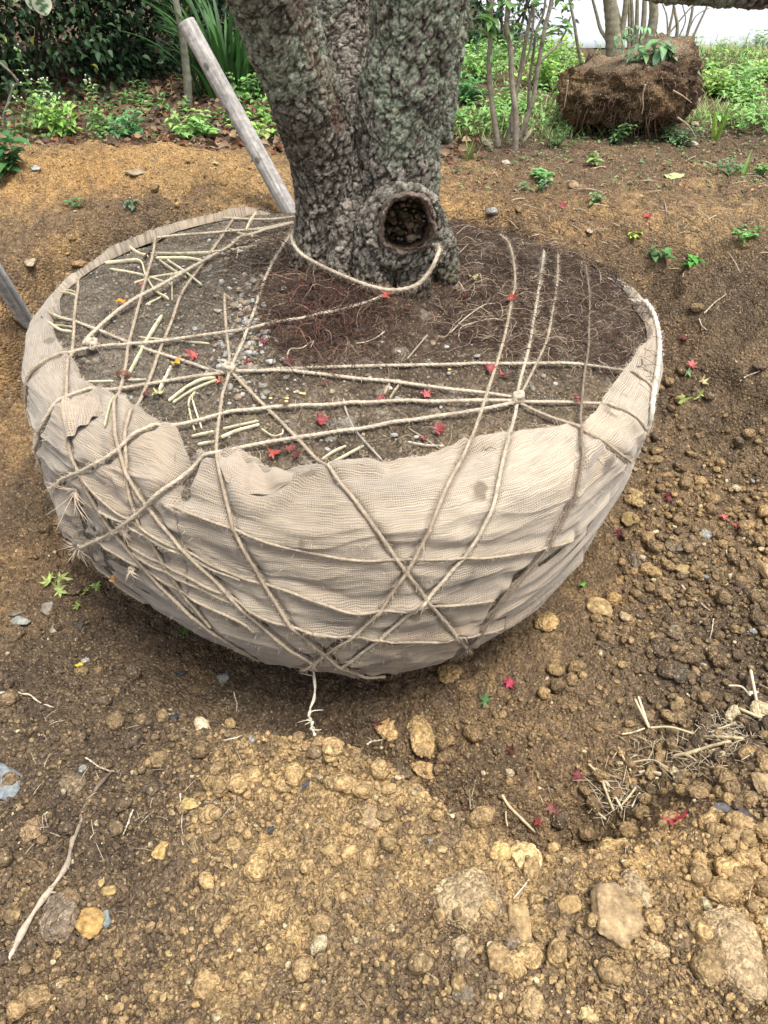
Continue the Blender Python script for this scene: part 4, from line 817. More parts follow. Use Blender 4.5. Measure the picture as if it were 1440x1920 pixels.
STONES = [  # x, y, w, h (pixels), sort, colour, label
 (1145, 1705, 105, 115, 's', (.46, .33, .18), 'large pointed tan stone in the right foreground'),
 (976, 1730, 46, 80, 's', (.46, .32, .16), 'upright blocky ochre fragment left of the large pointed stone'),
 (1070, 1692, 52, 42, 's', K_OCH, 'small ochre lump touching the left side of the large pointed stone'),
 (1187, 1660, 58, 66, 'c', (.36, .27, .16), 'rounded brown clod just above the large pointed stone'),
 (882, 1668, 135, 130, 'c', (.36, .27, .155), 'broad flat brown clod at the centre right of the foreground'),
 (1368, 1765, 130, 160, 'c', (.42, .31, .18), 'very large half buried tan clod in the lower right corner'),
 (112, 1708, 84, 88, 'c', (.20, .155, .11), 'big dark earthy clod beside the dead root in the left foreground'),
 (166, 1725, 60, 56, 's', (.60, .38, .14), 'orange ochre clay piece between the dark clod and a blue grey stone'),
 (199, 1722, 30, 40, 's', (.30, .35, .34), 'small angular blue grey stone in the left foreground'),
 (12, 1462, 60, 84, 's', (.27, .30, .31), 'whitish grey stone at the left edge of the picture'),
 (36, 1163, 46, 18, 's', (.38, .42, .38), 'flat grey green pebble near the left edge'),
 (28, 1150, 30, 10, 's', (.22, .22, .18), 'thin dark pebble lying against the flat grey green one'),
 (87, 1141, 30, 28, 's', (.35, .33, .30), 'mottled grey stone below the green maple leaves'),
 (103, 1178, 16, 20, 's', (.42, .38, .30), 'small pale triangular pebble left of the ball'),
 (150, 1168, 20, 26, 's', (.06, .06, .06), 'blackish pebble in the brown soil left of the ball'),
 (305, 1591, 42, 42, 'c', (.55, .37, .15), 'rough round ochre clod in the left foreground'),
 (360, 1504, 42, 26, 's', (.66, .50, .20), 'yellow rounded pebble near the top left of the heap'),
 (205, 1669, 32, 20, 's', (.62, .44, .18), 'flat yellow pebble above the orange clay piece'),
 (190, 1653, 14, 18, 's', (.58, .42, .18), 'tiny ochre pebble beside the flat yellow one'),
 (367, 1532, 16, 20, 's', (.62, .46, .20), 'small yellow pebble below the larger yellow one on the heap'),
 (622, 1465, 24, 26, 's', (.66, .50, .24), 'yellow pebble in the middle of the heap near its crest'),
 (618, 1592, 36, 24, 's', (.64, .47, .20), 'oval light yellow pebble in the centre of the foreground'),
 (829, 1590, 26, 20, 's', (.60, .44, .22), 'small round tan pebble left of the broad brown clod'),
 (697, 1525, 48, 50, 'c', (.36, .26, .15), 'round brown clod pressed into the heap'),
 (318, 1785, 20, 14, 's', (.62, .46, .20), 'small yellow pebble low in the left foreground'),
 (393, 1822, 14, 18, 's', (.66, .50, .22), 'tiny pale yellow pebble near the bottom edge'),
 (460, 1832, 28, 26, 'c', (.60, .43, .19), 'crumbling yellow lump near the bottom edge'),
 (308, 1868, 18, 18, 's', (.60, .45, .22), 'small tan pebble at the bottom edge left of centre'),
 (790, 1360, 54, 100, 'c', (.44, .30, .14), 'long block of ochre clay lying in the trench'),
 (728, 1362, 52, 46, 'c', (.50, .33, .15), 'ochre clay lump left of the long clay block'),
 (800, 1438, 64, 36, 'c', (.52, .34, .16), 'ochre clay slab at the foot of the long clay block'),
 (752, 1436, 44, 44, 'c', (.12, .09, .06), 'dark clod at the heap edge by the clay slab'),
 (845, 1258, 54, 44, 'c', (.38, .26, .12), 'brown ochre clod touching the bottom right of the burlap'),
 (1025, 1160, 48, 42, 'c', (.46, .31, .14), 'rough ochre clod right of the burlap bottom'),
 (1124, 1135, 50, 42, 's', (.52, .37, .18), 'angular pale ochre clod on the right trench floor'),
 (1171, 1154, 24, 20, 's', (.62, .47, .28), 'small pale stone right of the angular ochre clod'),
 (1194, 1042, 46, 40, 'c', (.17, .135, .10), 'dark round clod between the burlap and the right edge'),
 (1265, 1018, 50, 32, 'c', (.16, .13, .10), 'flattened dark clod on the right trench floor'),
 (1275, 1063, 42, 28, 's', (.50, .36, .17), 'pale yellow clod below the flattened dark one'),
 (1228, 1072, 26, 22, 's', (.50, .35, .15), 'small ochre stone left of the pale yellow clod'),
 (1268, 1184, 34, 34, 's', (.27, .24, .19), 'grey faceted stone on the right trench floor'),
 (1271, 1258, 48, 36, 'c', (.11, .09, .065), 'smooth dark clod low on the right trench floor'),
 (1304, 1257, 26, 20, 's', (.40, .29, .16), 'small ochre stone beside the smooth dark clod'),
 (1428, 1055, 30, 52, 's', (.50, .36, .19), 'tall tan stone at the right edge of the picture'),
 (1181, 972, 34, 28, 's', (.44, .31, .13), 'ochre clod near the lower right flank of the burlap'),
 (1190, 930, 40, 40, 'c', (.36, .26, .12), 'olive brown clod right beside the burlap'),
 (1270, 974, 20, 18, 's', (.07, .07, .065), 'small blackish stone on the right trench floor'),
 (1135, 1205, 44, 20, 'c', (.075, .06, .05), 'elongated black clod below the right flank of the burlap'),
 (255, 323, 50, 18, 's', (.46, .37, .26), 'flat pale stone on the spoil mound behind the ball'),
 (66, 315, 20, 14, 's', (.62, .68, .64), 'tiny white stone at the edge of the spoil mound'),
 (60, 489, 30, 18, 's', (.58, .48, .34), 'pale stone in the far trench wall on the left'),
 (1296, 268, 26, 14, 's', (.52, .47, .38), 'pale pebble right of the second root ball'),
 (1302, 232, 20, 12, 's', (.50, .44, .33), 'pale pebble beside the thick root by the second root ball'),
 (1198, 368, 26, 22, 'c', (.38, .25, .12), 'round brown clod on the ground behind the ball'),
 (1073, 346, 24, 20, 's', (.46, .34, .20), 'tan stone behind the ball on the right'),
 (948, 303, 22, 14, 's', (.60, .54, .44), 'white knobbly pebble in front of the multi stemmed shrub'),
 (912, 266, 18, 30, 's', (.44, .36, .27), 'upright tan stone at the foot of the multi stemmed shrub'),
 (1104, 432, 12, 12, 's', (.60, .52, .40), 'tiny pale pebble on the rim behind the ball'),
 (420, 1268, 28, 24, 's', (.30, .33, .33), 'blue grey stone in the dark soil below the burlap'),
 (161, 1238, 20, 12, 's', (.55, .53, .50), 'small pale grey pebble left below the ball'),
 (430, 1355, 26, 24, 'c', (.52, .36, .17), 'yellow lump with a dark neighbour at the left end of the heap'),
 (432, 1378, 26, 28, 'c', (.17, .14, .11), 'dark grey lump under the yellow one at the left end of the heap'),
 (1340, 1218, 34, 26, 'c', (.13, .105, .08), 'dark clod near the right edge beside straw'),
 (1000, 1875, 50, 60, 'c', (.44, .31, .16), 'ochre clod at the bottom edge right of centre'),
 (870, 1855, 48, 50, 'c', (.19, .155, .11), 'dark grey brown clod at the bottom edge right of centre'),
 (1125, 1825, 50, 44, 'c', (.24, .19, .13), 'grey brown clod below the large pointed stone'),
 (1105, 1900, 42, 36, 'c', (.56, .42, .21), 'pale ochre lump at the bottom edge below the large pointed stone'),
 (866, 1772, 38, 40, 'c', (.36, .27, .16), 'brown clod under the broad flat clod'),
 (962, 1770, 36, 34, 'c', (.22, .17, .12), 'dark clod below the upright blocky fragment'),
 (1232, 1768, 56, 44, 'c', (.44, .33, .18), 'crumbly tan clod right of the large pointed stone'),
 (985, 1600, 62, 52, 'c', (.60, .44, .21), 'bright yellow crumbly lump above the upright blocky fragment'),
 (940, 1594, 40, 40, 'c', (.58, .42, .18), 'yellow lump at the top edge of the broad brown clod'),
 (1440, 1475, 50, 66, 's', (.48, .34, .19), 'large tan stone cut by the right edge'),
 (60, 1550, 50, 50, 'c', (.28, .19, .11), 'reddish brown clod in the dark soil left of the dead root'),
 (135, 1465, 56, 52, 'c', (.20, .15, .10), 'knobbly brown clod above the dead root'),
 (290, 1480, 40, 44, 'c', (.17, .13, .09), 'dark clod at the left flank of the heap'),
]
for k, (px, py, w, h, sort, c, lab) in enumerate(STONES):
    p = ground_hit(px, py + h * .12); s = m_per_px(p); rw, rh = w * s * .5, h * s * .5
    look = np.array([p[0], p[1], p[2] - CH]); el = abs(look[2]) / np.linalg.norm(look)      # how steeply it is seen
    rz = min(rw, rh) * (.62 if sort == 's' else .42); 
    ry = max(rh * rh - (rz * math.cos(math.asin(el)))**2, (.45 * rh)**2)**.5 / max(el, .35)
    if w * h < 1200: c = tuple(np.array(c) * .72 + np.array([.06, .045, .025]))
    if sort == 's': V, T = rock(5 if w > 40 else 4, 40 + k, 10, .12); V = V * (1 + .05 * fbm3(V, 7, 4, k + 9))[:, None]; cv = np.array(c) * .78 * (1 + .8 * fbm3(V, 2.2, 3, k)[:, None] + .25 * fbm3(V, 9, 2, k)[:, None]); mt = M_STONE
    else:
        V, T, cid = clod_shape(5 if w > 34 else 4, 40 + k); cv = np.array(c) * (1 + .35 * (cid[:, None] - .5) + .6 * fbm3(V, 1.8, 3, k)[:, None]); mt = M_CLOD
    V = V / np.abs(V).max(0) * 1.0
    a = rnd.uniform(-.25, .25); V = V * [rw, ry, rz]; V = V @ np.array([[math.cos(a), math.sin(a), 0], [-math.sin(a), math.cos(a), 0], [0, 0, 1]])
    fx = -look[:2] / np.linalg.norm(look[:2]); base = np.array([p[0], p[1], 0]); base[2] = gz(p[0], p[1]) + rz * (.22 if sort == 's' else .12)
    small = max(w, h) < 34 and sort == 's'; mudline = np.maximum(sstep(.1, -.4, V[:, 2] / rz), sstep(.08, .22, fbm3(V * 40, 1.0, 4, k + 30)))[:, None]; cv = cv * (1 - .6 * mudline) + np.array([.24, .17, .095]) * .6 * mudline
    nm = 'pebble' if small else ('stone' if sort == 's' else 'soil_clod')
    o = link_mesh(nm, V, [T], mt, None, np.clip(cv, .02, 1)); o.location = base
    tag(o, lab, {'pebble': 'pebble', 'stone': 'stone', 'soil_clod': 'clod'}[nm], {'pebble': 'loose pebbles on the soil', 'stone': 'stones on the soil', 'soil_clod': 'clods of earth'}[nm])

# loose crumbs, far more than anyone could count
def crumb_field():
    mb = MB(); base = [clod_shape(2, 300 + i) for i in range(8)] + [(*rock(2, 320 + i, 8, .06), None) for i in range(6)]; base1 = [clod_shape(1, 340 + i) for i in range(8)]; base3 = [clod_shape(3, 360 + i) for i in range(8)]
    n = 60000; xs = []; 
    R = np.random.default_rng(5); u = R.random(n * 4) * 1500 - 30; v = R.random(n * 4)**.9 * 1560 + 370
    hits = []
    # ground positions spread evenly in the plan, thinned with distance
    az = R.uniform(-.95, .95, n * 2); rr = .38 * (6.0 / .38)**(R.random(n * 2)**1.0); x = rr * np.sin(az); y = rr * np.cos(az)
    rho = np.hypot(x - BC[0], y - BC[1]); ok = (y > .2) & ((rho > 1.0) | (y < 1.2)) & (y < 4.6)
    lump = fbm2(x, y, 1.3, 2, 77); right = sstep(.5, 1.0, x) * sstep(3.0, 2.2, y); dens = np.clip(.36 + 1.5 * lump + .5 * right + .25 * (rho < 1.5), .12, 1) * (1 - .6 * sstep(3, 4.4, y))
    ok &= R.random(len(x)) < dens; x, y = x[ok][:n], y[ok][:n]
    z, C = detail_h(x, y); a, b = ochre(x, y); r = .0016 + .006 * R.random(len(x))**3.5 + .010 * R.random(len(x)) * (R.random(len(x)) > .985); r = r * (1 + .9 * sstep(.45, .9, x) * sstep(3, 2, y) * sstep(.9, 1.3, y))
    r = np.maximum(r, .0010 * np.hypot(x, y)) 
    hi = C_OCH * (1 - b[:, None]) + C_ORA * b[:, None]; t = np.clip(a + R.normal(0, .17, len(x)) - .06, 0, 1.1)[:, None]; col = C_DARK * (1 - t) + hi * t
    bigm = (R.random(len(x)) < .012 * (1 + 4 * sstep(.4, .8, x) * sstep(3.0, 2.2, y))) & (rho[ok][:n] < 1.9) & (y > .55); r = np.where(bigm, R.uniform(.010, .026, len(x)), r)
    pal = (R.random(len(x)) < .035)[:, None]; col = np.where(pal, np.array([.58, .48, .30]) * R.uniform(.7, 1.1, len(x))[:, None], col); gr = (R.random(len(x)) < .004)[:, None]; col = np.where(gr, np.array([.27, .27, .25]), col)
    for i in range(len(x)):
        V, T = (base3[R.integers(8)] if r[i] > .009 else base[R.integers(14)] if r[i] > .0032 else base1[R.integers(8)])[:2]
        an = R.uniform(0, 6.28); ca, sa = math.cos(an), math.sin(an); S = V * (r[i] * R.uniform(.7, 1.25, 3)) * [1, 1, .8]
        S = np.stack([S[:, 0] * ca - S[:, 1] * sa, S[:, 0] * sa + S[:, 1] * ca, S[:, 2]], -1) + [x[i], y[i], z[i] + r[i] * .45]; mb.add(S, T, None, col[i])
    tag(mb.build('soil_crumbs', M_CLOD), kind='stuff')
crumb_field()

# pebbles lying on the bare top of the ball
def top_pos(px, py, lift=0.0):
    p = hit_ball(px, py); n = ball_normal(p); o, d = ray(px, py); h = SOILTOP.ray_cast(o, d.normalized())
    if h[0] is not None and abs((h[0] - Vector(p)).length) < .25: p = np.array(h[0])
    return p + n * lift, n
def ball_pebbles():
    mb = MB(); base = [rock(2, 400 + i, 9, .05) for i in range(8)]; R = random.Random(3)
    spots = [(c4([(R.gauss(1140, 75), R.gauss(700, 190))])[0], 1) for _ in range(260)] + [((R.uniform(150, 560), R.uniform(450, 760)), .8) for _ in range(240)] + [((R.uniform(420, 1100), R.uniform(620, 850)), .8) for _ in range(140)] + [((R.gauss(475, 18), R.gauss(600, 60)), 1.2) for _ in range(80)]
    for (px, py), f in spots:
        p, n = top_pos(px, py); th, j, _ = ball_param(p)
        if j < 6.8: continue
        r = (.003 + .009 * R.random()**2.2) * f; V, T = base[R.randrange(8)]; c = R.choice([(.30, .29, .26), (.24, .22, .18), (.36, .36, .33), (.20, .17, .13), (.42, .40, .36), (.30, .24, .17)])
        mb.add(V * [r * R.uniform(.8, 1.3), r * R.uniform(.8, 1.2), r * .7] + p + [0, 0, r * .35], T, None, c)
    tag(mb.build('pebbles_on_root_ball', M_STONE), kind='stuff')
ball_pebbles()

# fine torn roots on the ball, tangled round the foot of the trunk and along the right
def fine_roots():
    mb = MB(); R = random.Random(9)
    def strand(px, py, L, r, c, curl=.5, lift=.012, ang=None):
        p, n = top_pos(px, py); ts = np.cross(n, [0, 0, 1.]) if abs(n[2]) < .9 else np.array([1., 0, 0]); ts = ts / np.linalg.norm(ts); tb = np.cross(n, ts)
        a = R.uniform(0, 6.28) if ang is None else ang; pts = []; q = p + n * R.uniform(.002, .012)
        m = 7
        for i in range(m):
            pts.append(q.copy()); a += R.gauss(0, curl); q = q + (ts * math.cos(a) + tb * math.sin(a)) * L / m + n * R.gauss(0, .25) * L / m * .5
        pts = np.array(pts); e = (pts - p) @ n; hump = np.sin(np.linspace(0, math.pi, m)) * lift * R.random(); pts += n * (hump - np.clip(e - .02, 0, None) - np.clip(.003 - e, -.1, 0) * 0)[:, None]
        Q = catmull(pts, 14); v, t, f = tube_arr(Q, np.linspace(r, r * .45, 14), 4); mb.add(v, t, f, np.array(c) * R.uniform(.7, 1.3))
    RB, DK, TN, PL = (.095, .055, .042), (.055, .036, .028), (.28, .21, .15), (.48, .40, .30)
    for k in range(1100): strand(R.gauss(610, 62), R.gauss(585, 46), R.uniform(.04, .15), R.uniform(.0007, .0016), R.choice([RB, RB, DK, DK, (.16, .085, .06)]), .5, .03)
    for k in range(120): strand(R.gauss(590, 60), R.gauss(560, 50), R.uniform(.06, .18), R.uniform(.0008, .0015), R.choice([TN, RB, DK, (.35, .2, .14)]), .35, .04)
    for k in range(1500):
        px = R.uniform(820, 1200); py = R.uniform(435, 680) + (px - 1000) * .22; strand(px, py, R.uniform(.04, .16), R.uniform(.0007, .0015), R.choice([DK, DK, RB, TN]), .5, .02)
    for k in range(130):
        px = R.uniform(830, 1200); py = R.uniform(435, 660) + (px - 1000) * .22; strand(px, py, R.uniform(.05, .18), R.uniform(.0006, .0012), R.choice([TN, PL, (.38, .30, .22)]), .35, .03)
    for k in range(300): strand(R.uniform(420, 560), R.uniform(440, 520), R.uniform(.04, .12), R.uniform(.0007, .0014), R.choice([DK, DK, TN]), .5, .02)
    for k in range(420): strand(R.uniform(300, 1100), R.uniform(560, 860), R.uniform(.03, .10), R.uniform(.0006, .0012), R.choice([DK, TN, RB, (.2, .15, .1)]), .4, .01)
    for L in (c_([(1100, 610), (1180, 530), (1280, 460), (1340, 450)]), c_([(1145, 630), (1160, 580), (1240, 550), (1330, 533), (1390, 545)]), c_([(230, 725), (250, 695), (310, 690), (370, 650), (355, 690)]), c_([(600, 665), (660, 655), (720, 625), (750, 600)]), c_([(1010, 280), (1090, 295), (1150, 340), (1180, 390)]), c_([(1090, 295), (1120, 210), (1170, 160), (1200, 130)])):
        P = np.array([top_pos(a, b, .014)[0] for a, b in L]); v, t, f = tube_arr(catmull(P, 30), .0018, 6); mb.add(v, t, f, PL)
    o = child(mb.build('fine_roots', M_ROOT)); o['kind'] = 'stuff'
def c_(L): return [(460 + x / 2.88, 420 + y / 2.88) for x, y in L]
def c6(L): return [(860 + x / 2.483, 420 + y / 2.483) for x, y in L]
fine_roots()

# ------------------------------------------------------------------ straw pieces and sticks on the ball
YS, GS, GW = (.70, .63, .42), (.66, .63, .40), (.36, .31, .25)
STRAW = [
 (c4([(660, 270), (880, 270), (1010, 262), (1220, 232)]), 9, YS, 'long straw lying level towards the trunk at the back left of the ball'),
 (c4([(700, 298), (860, 298), (950, 315)]), 8, YS, 'straw just below the long level one at the back left'),
 (c4([(440, 328), (520, 320), (620, 318), (650, 390), (700, 470), (770, 515)]), 8, YS, 'sharply bent straw at the upper left of the ball'),
 (c4([(460, 350), (620, 380), (780, 430)]), 8, YS, 'straight straw passing under the bent one at the upper left'),
 (c4([(720, 310), (790, 360), (860, 400)]), 8, YS, 'upper of two short parallel straws at the upper left'),
 (c4([(760, 310), (850, 370), (940, 440)]), 8, YS, 'lower of two short parallel straws at the upper left'),
 (c4([(590, 422), (700, 390), (800, 375), (860, 355)]), 6, YS, 'thin straw slanting up under the double rope'),
 (c4([(1212, 45), (1190, 110), (1165, 165)]), 11, YS, 'thick straw sticking up at the back rim near the pole'),
 (c4([(1080, 152), (1140, 178), (1205, 190)]), 9, YS, 'short straw by the foot of the thick upright straw'),
 (c4([(545, 250), (600, 262), (660, 285)]), 8, YS, 'short straw under the back left rim of the burlap'),
 (c4([(220, 460), (260, 466), (300, 482)]), 6, YS, 'upper of two tiny straws poking from the left rim'),
 (c4([(220, 477), (255, 484), (290, 497)]), 6, YS, 'lower of two tiny straws poking from the left rim'),
 (c4([(782, 370), (785, 440), (785, 512)]), 6, YS, 'short upright straw beside the bent one'),
 (c4([(650, 540), (720, 505), (757, 482)]), 6, YS, 'small straw below the bent one'),
 (c4([(737, 602), (670, 710), (560, 915)]), 12, GS, 'greenish thick straw crossing the middle left of the ball'),
 (c4([(610, 705), (800, 722), (980, 738)]), 7, YS, 'straw tucked under the long rope in the middle left'),
 (c4([(155, 650), (210, 650), (272, 657)]), 7, YS, 'upper of a pair of straws just inside the left burlap fold'),
 (c4([(155, 668), (210, 675), (272, 686)]), 7, YS, 'lower of a pair of straws just inside the left burlap fold'),
 (c4([(318, 936), (400, 934), (482, 932)]), 6, YS, 'level straw left of the dark tie on the leftmost straws'),
 (c4([(558, 932), (600, 931), (655, 930)]), 6, YS, 'level straw right of the dark tie on the left'),
 (c4([(522, 1000), (490, 1110), (452, 1215)]), 12, GS, 'thick greenish straw hanging over the burlap at the left'),
 (c4([(780, 858), (750, 920), (718, 982)]), 13, YS, 'broad straw under the yellow leaf at the left'),
 (c4([(768, 1042), (860, 970), (940, 930), (1012, 922)]), 9, GS, 'upper of two long bent straws below the left star of ropes'),
 (c4([(792, 1054), (900, 985), (1022, 935)]), 9, GS, 'lower of two long bent straws below the left star of ropes'),
 (c4([(905, 990), (872, 1040), (880, 1110), (902, 1192)]), 10, YS, 'left of two upright folded straws below the left star'),
 (c4([(885, 1008), (905, 1080), (940, 1185)]), 10, YS, 'right of two upright folded straws below the left star'),
 (c4([(888, 1230), (945, 1217), (1006, 1204)]), 9, YS, 'short straw left of the rope at the burlap notch'),
 (c4([(918, 1262), (965, 1254), (1012, 1246)]), 9, YS, 'short straw under the other one left of the rope at the notch'),
 (c4([(1048, 1187), (1140, 1165), (1235, 1145)]), 9, YS, 'upper straw right of the rope at the burlap notch'),
 (c4([(1040, 1235), (1130, 1197), (1240, 1167)]), 9, YS, 'lower straw right of the rope at the burlap notch'),
 (c4([(1132, 230), (1126, 262), (1120, 295)]), 8, YS, 'short upright straw at the end of the long level one'),
 (c_([(430, 1318), (530, 1268), (640, 1208)]), 9, YS, 'straight straw beside the grey stick near the front cloth edge'),
 (c_([(415, 1288), (480, 1245), (545, 1215)]), 8, YS, 'weathered straw just above the straight one near the front cloth edge'),
 (c_([(530, 950), (545, 1020), (600, 1130), (740, 1288)]), 11, GW, 'long grey weathered stick pointing at the front cloth edge'),
 (c_([(875, 1188), (960, 1205), (1072, 1212)]), 7, (.52, .46, .36), 'pale level stalk near the front cloth edge'),
 (c_([(980, 615), (930, 675), (872, 745)]), 7, (.44, .38, .29), 'slanting twig in the dark soil right of centre'),
 (c_([(828, 880), (800, 918), (780, 950)]), 11, (.46, .38, .24), 'right of two stubby stalks between the level ropes'),
 (c_([(778, 880), (762, 908), (750, 932)]), 10, (.34, .27, .18), 'left of two stubby stalks between the level ropes'),
 (c_([(90, 1122), (150, 1160), (200, 1150), (205, 1125)]), 7, YS, 'curled dry peel near the long slanting rope'),
 (c_([(880, 1110), (960, 1160), (1050, 1225)]), 4, (.52, .45, .33), 'thin pale stalk slanting across the level stalk'),
 (c_([(430, 1090), (520, 1200), (600, 1290)]), 5, (.16, .11, .08), 'dark twig left of the grey stick'),
 (c_([(80, 478), (180, 490), (280, 520)]), 5, (.16, .12, .10), 'short dark twig pointing at the long rope below the trunk'),
 (c_([(210, 480), (250, 410), (305, 322)]), 5, (.30, .2, .16), 'slender twig leaning in the dark roots left of centre'),
 (c4([(120, 640), (170, 655), (240, 640), (300, 665)]), 4, (.07, .05, .04), 'black twig over the left burlap fold'),
 (c4([(640, 300), (680, 260), (690, 228)]), 8, (.10, .07, .055), 'dark curled bark scrap on the back left ropes'),
]
def flat_stalk(name, P, wd, c, lab, cat, grp, mat=None, seed=0, thick=.45):
    Q = catmull(P, max(12, len(P) * 8)); R = wd * (.85 + .3 * (vn2(np.arange(len(Q)) * .35 + seed, np.zeros(len(Q)), seed))) ; R[0] *= .6; R[-1] *= .55
    v, t, f = tube_arr(Q, R, 10, flat=thick); cc = np.array(c) * (1 + .5 * fbm3(v * [1, 1, 1], 28, 3, seed)[:, None])
    nod = np.zeros(len(v)); cc = cc * (1 - .35 * sstep(.14, .25, fbm3(v, 45, 2, seed + 4)))[:, None]
    return tag(link_mesh(name, v, [t, f], mat or M_STRAW, None, np.clip(cc, .02, 1)), lab, cat, grp)
for k, (L, w, c, lab) in enumerate(STRAW):
    P = []
    for a, b in L:
        p, n = top_pos(a, b, .004 + .003 * (k % 3)); P.append(p)
    P = np.array(P); hit = [CLOTH.ray_cast(Vector(p + np.array([0, 0, .15])), Vector((0, 0, -1)), .3) for p in P]
    for i, h in enumerate(hit):
        if h[0] is not None and h[0].z + .006 > P[i][2] and h[3] < .2: P[i][2] = h[0].z + .006
    s = m_per_px(P[0]); twig = 'twig' in lab or 'stick' in lab
    w = w * (.7 + .25 * ((k * 7) % 5) / 4); c = tuple(np.array(c) * (.72 + .3 * ((k * 3) % 4) / 3)); flat_stalk('twig' if twig else ('bark_scrap' if 'bark' in lab else 'straw_stalk'), P, w * s * .5, c, lab, 'twig' if twig else ('bark' if 'bark' in lab else 'straw'), None if 'bark' in lab else ('twigs on the root ball' if twig else 'straws on the root ball'), seed=k)

# ------------------------------------------------------------------ maple leaves and other fallen leaves
def maple_leaf(p, n, size, rot, c, lab, curl=.35, seed=0, lobes=7, name='maple_leaf', grp='fallen maple leaves', cat='leaf'):
    R = random.Random(seed); n = np.array(n) / np.linalg.norm(n); n = n + np.array([R.uniform(-.6, .6) for _ in range(3)]); n /= np.linalg.norm(n)
    t = np.cross(n, [0, 0, 1.]) if abs(n[2]) < .9 else np.array([1., 0, 0]); t = t - n * (t @ n); t /= np.linalg.norm(t); b = np.cross(n, t)
    x = t * math.cos(rot) + b * math.sin(rot); y = np.cross(n, x)
    mb = MB(); rows = []
    span = 2.35 if lobes == 7 else 1.9
    for i in range(lobes):
        a = -span + 2 * span * i / (lobes - 1); L = size * (1 - .42 * abs(a / span)**1.3) * R.uniform(.88, 1.08); wd = L * .17; tw = R.uniform(-.3, .3)
        for s in np.linspace(0, 1, 9):
            wp = wd * (math.sin(math.pi * min(1, s * .93 + .12))**.8) * (1.0 if s < 1 else 0); r = L * s; aa = a
            dx, dy = math.cos(aa), math.sin(aa); up = curl * size * (s**2) * (.35 + .35 * R.random() * 0 + .3 * math.sin(i * 2.1 + seed))
            fold = R.uniform(-.4, 1.1) if False else 0
            for sg in (-1, 0, 1):
                q = x * (dx * r - dy * wp * sg) + y * (dy * r + dx * wp * sg) + n * (up + (.16 * wp * abs(sg) + tw * sg * wp * .6) + .003); q = q + n * size * .35 * math.sin(3.1 * dx * s + 2.3 * dy * s + seed) * s; rows.append(p + q)
    V = np.array(rows); Q = []
    for i in range(lobes):
        for s in range(8):
            for k in range(2):
                o = i * 27 + s * 3 + k; Q.append([o, o + 3, o + 4, o + 1])
    col = np.array(c) * (1 + .9 * fbm3(V, 40, 2, seed)[:, None]); br = sstep(.05, .3, fbm3(V, 25, 2, seed + 1))[:, None]; col = col * (1 - .5 * br) + np.array([.20, .11, .06]) * .5 * br
    # a thin body, not a sheet
    m = len(V); Vb = V - n * .0007; Qa = np.array(Q); mb.add(np.vstack([V, Vb]), None, np.vstack([Qa, Qa[:, ::-1] + m]), np.vstack([col, col * .85]))
    st = catmull([p + n * .002, p - x * size * .25 + n * .006, p - x * size * .55 + y * size * .12 + n * .004], 8); v, tt, f = tube_arr(st, .0007, 4); mb.add(v, tt, f, np.array(c) * [.8, .6, .5])
    return tag(mb.build(name, M_RED), lab, cat, grp)
RD, DR, CR, GR_, PK = (.29, .055, .058), (.16, .036, .038), (.40, .085, .065), (.42, .52, .16), (.50, .13, .12)
TOPL = [(719, 567, 34, -.2, CR, 'bright red maple leaf caught on the rope below the hollow stub'), (575, 580, 32, 1.8, (.5, .09, .08), 'red maple leaf standing in the dark roots left of the trunk foot'), (632, 552, 30, 1.1, DR, 'dark red maple leaf close to the trunk foot under the hanging loop'),
 (651, 614, 32, -.3, RD, 'red maple leaf among the tangled roots below the loop'), (542, 684, 30, -.6, DR, 'crimson maple leaf just above the level ropes by the left star'), (866, 567, 30, .1, DR, 'flat crimson maple leaf on dark soil right of the trunk'), (759, 583, 24, .4, DR, 'small dull red maple leaf below the hollow stub'),
 (958, 576, 38, .1, CR, 'brightest red clump of maple leaf folded over the right upright rope'), (915, 698, 32, .9, RD, 'red maple leaf left of the first right upright rope'), (941, 711, 32, -.5, RD, 'red maple leaf right of the first right upright rope'), (797, 745, 34, -.8, (.42, .12, .12), 'narrow folded red leaf between the level ropes'),
 (712, 754, 24, .9, RD, 'small red maple leaf beside the two stubby stalks'), (599, 795, 36, .5, RD, 'folded red maple leaf left of the grey stick'), (819, 812, 36, .3, RD, 'red maple leaf near the ochre patch at the front'), (512, 858, 40, .2, CR, 'orange red maple leaf at the front cloth edge'),
 (542, 850, 30, 1.2, RD, 'red maple leaf just right of the orange red one at the front'), (558, 862, 28, -.4, DR, 'dark maple leaf at the front cloth edge, rightmost of three'), (792, 830, 22, 0, RD, 'little red maple leaf at the level stalk near the front'), (466, 687, 26, 1.4, DR, 'dark red maple leaf close to the left star of ropes'),
 (498, 642, 24, .6, DR, 'dark maple leaf under the long rope left of centre'), (364, 671, 36, -.1, (.55, .12, .12), 'pinkish red maple leaf on the bare soil at the left'), (277, 742, 24, 2.6, RD, 'small red half of a two coloured leaf pair near the burlap lobes'), (297, 744, 34, -.3, (.50, .50, .22), 'yellow green maple leaf near the burlap lobes'),
 (413, 722, 24, .8, (.45, .16, .10), 'brownish red leaf at the tip of the long bent straws'), (1072, 762, 22, 1.5, RD, 'small upright red leaf on the rope right of the right star'), (1000, 690, 16, 1.5, DR, 'tiny dark red leaf on the topmost level rope'),
 (538, 775, 24, .9, (.30, .12, .09), 'brown withered leaf hanging on the long level rope'), (610, 722, 18, 0, DR, 'small dark leaf scrap between the level ropes'), (265, 538, 16, .4, (.5, .15, .15), 'tiny pink leaf under the straws at the left')]
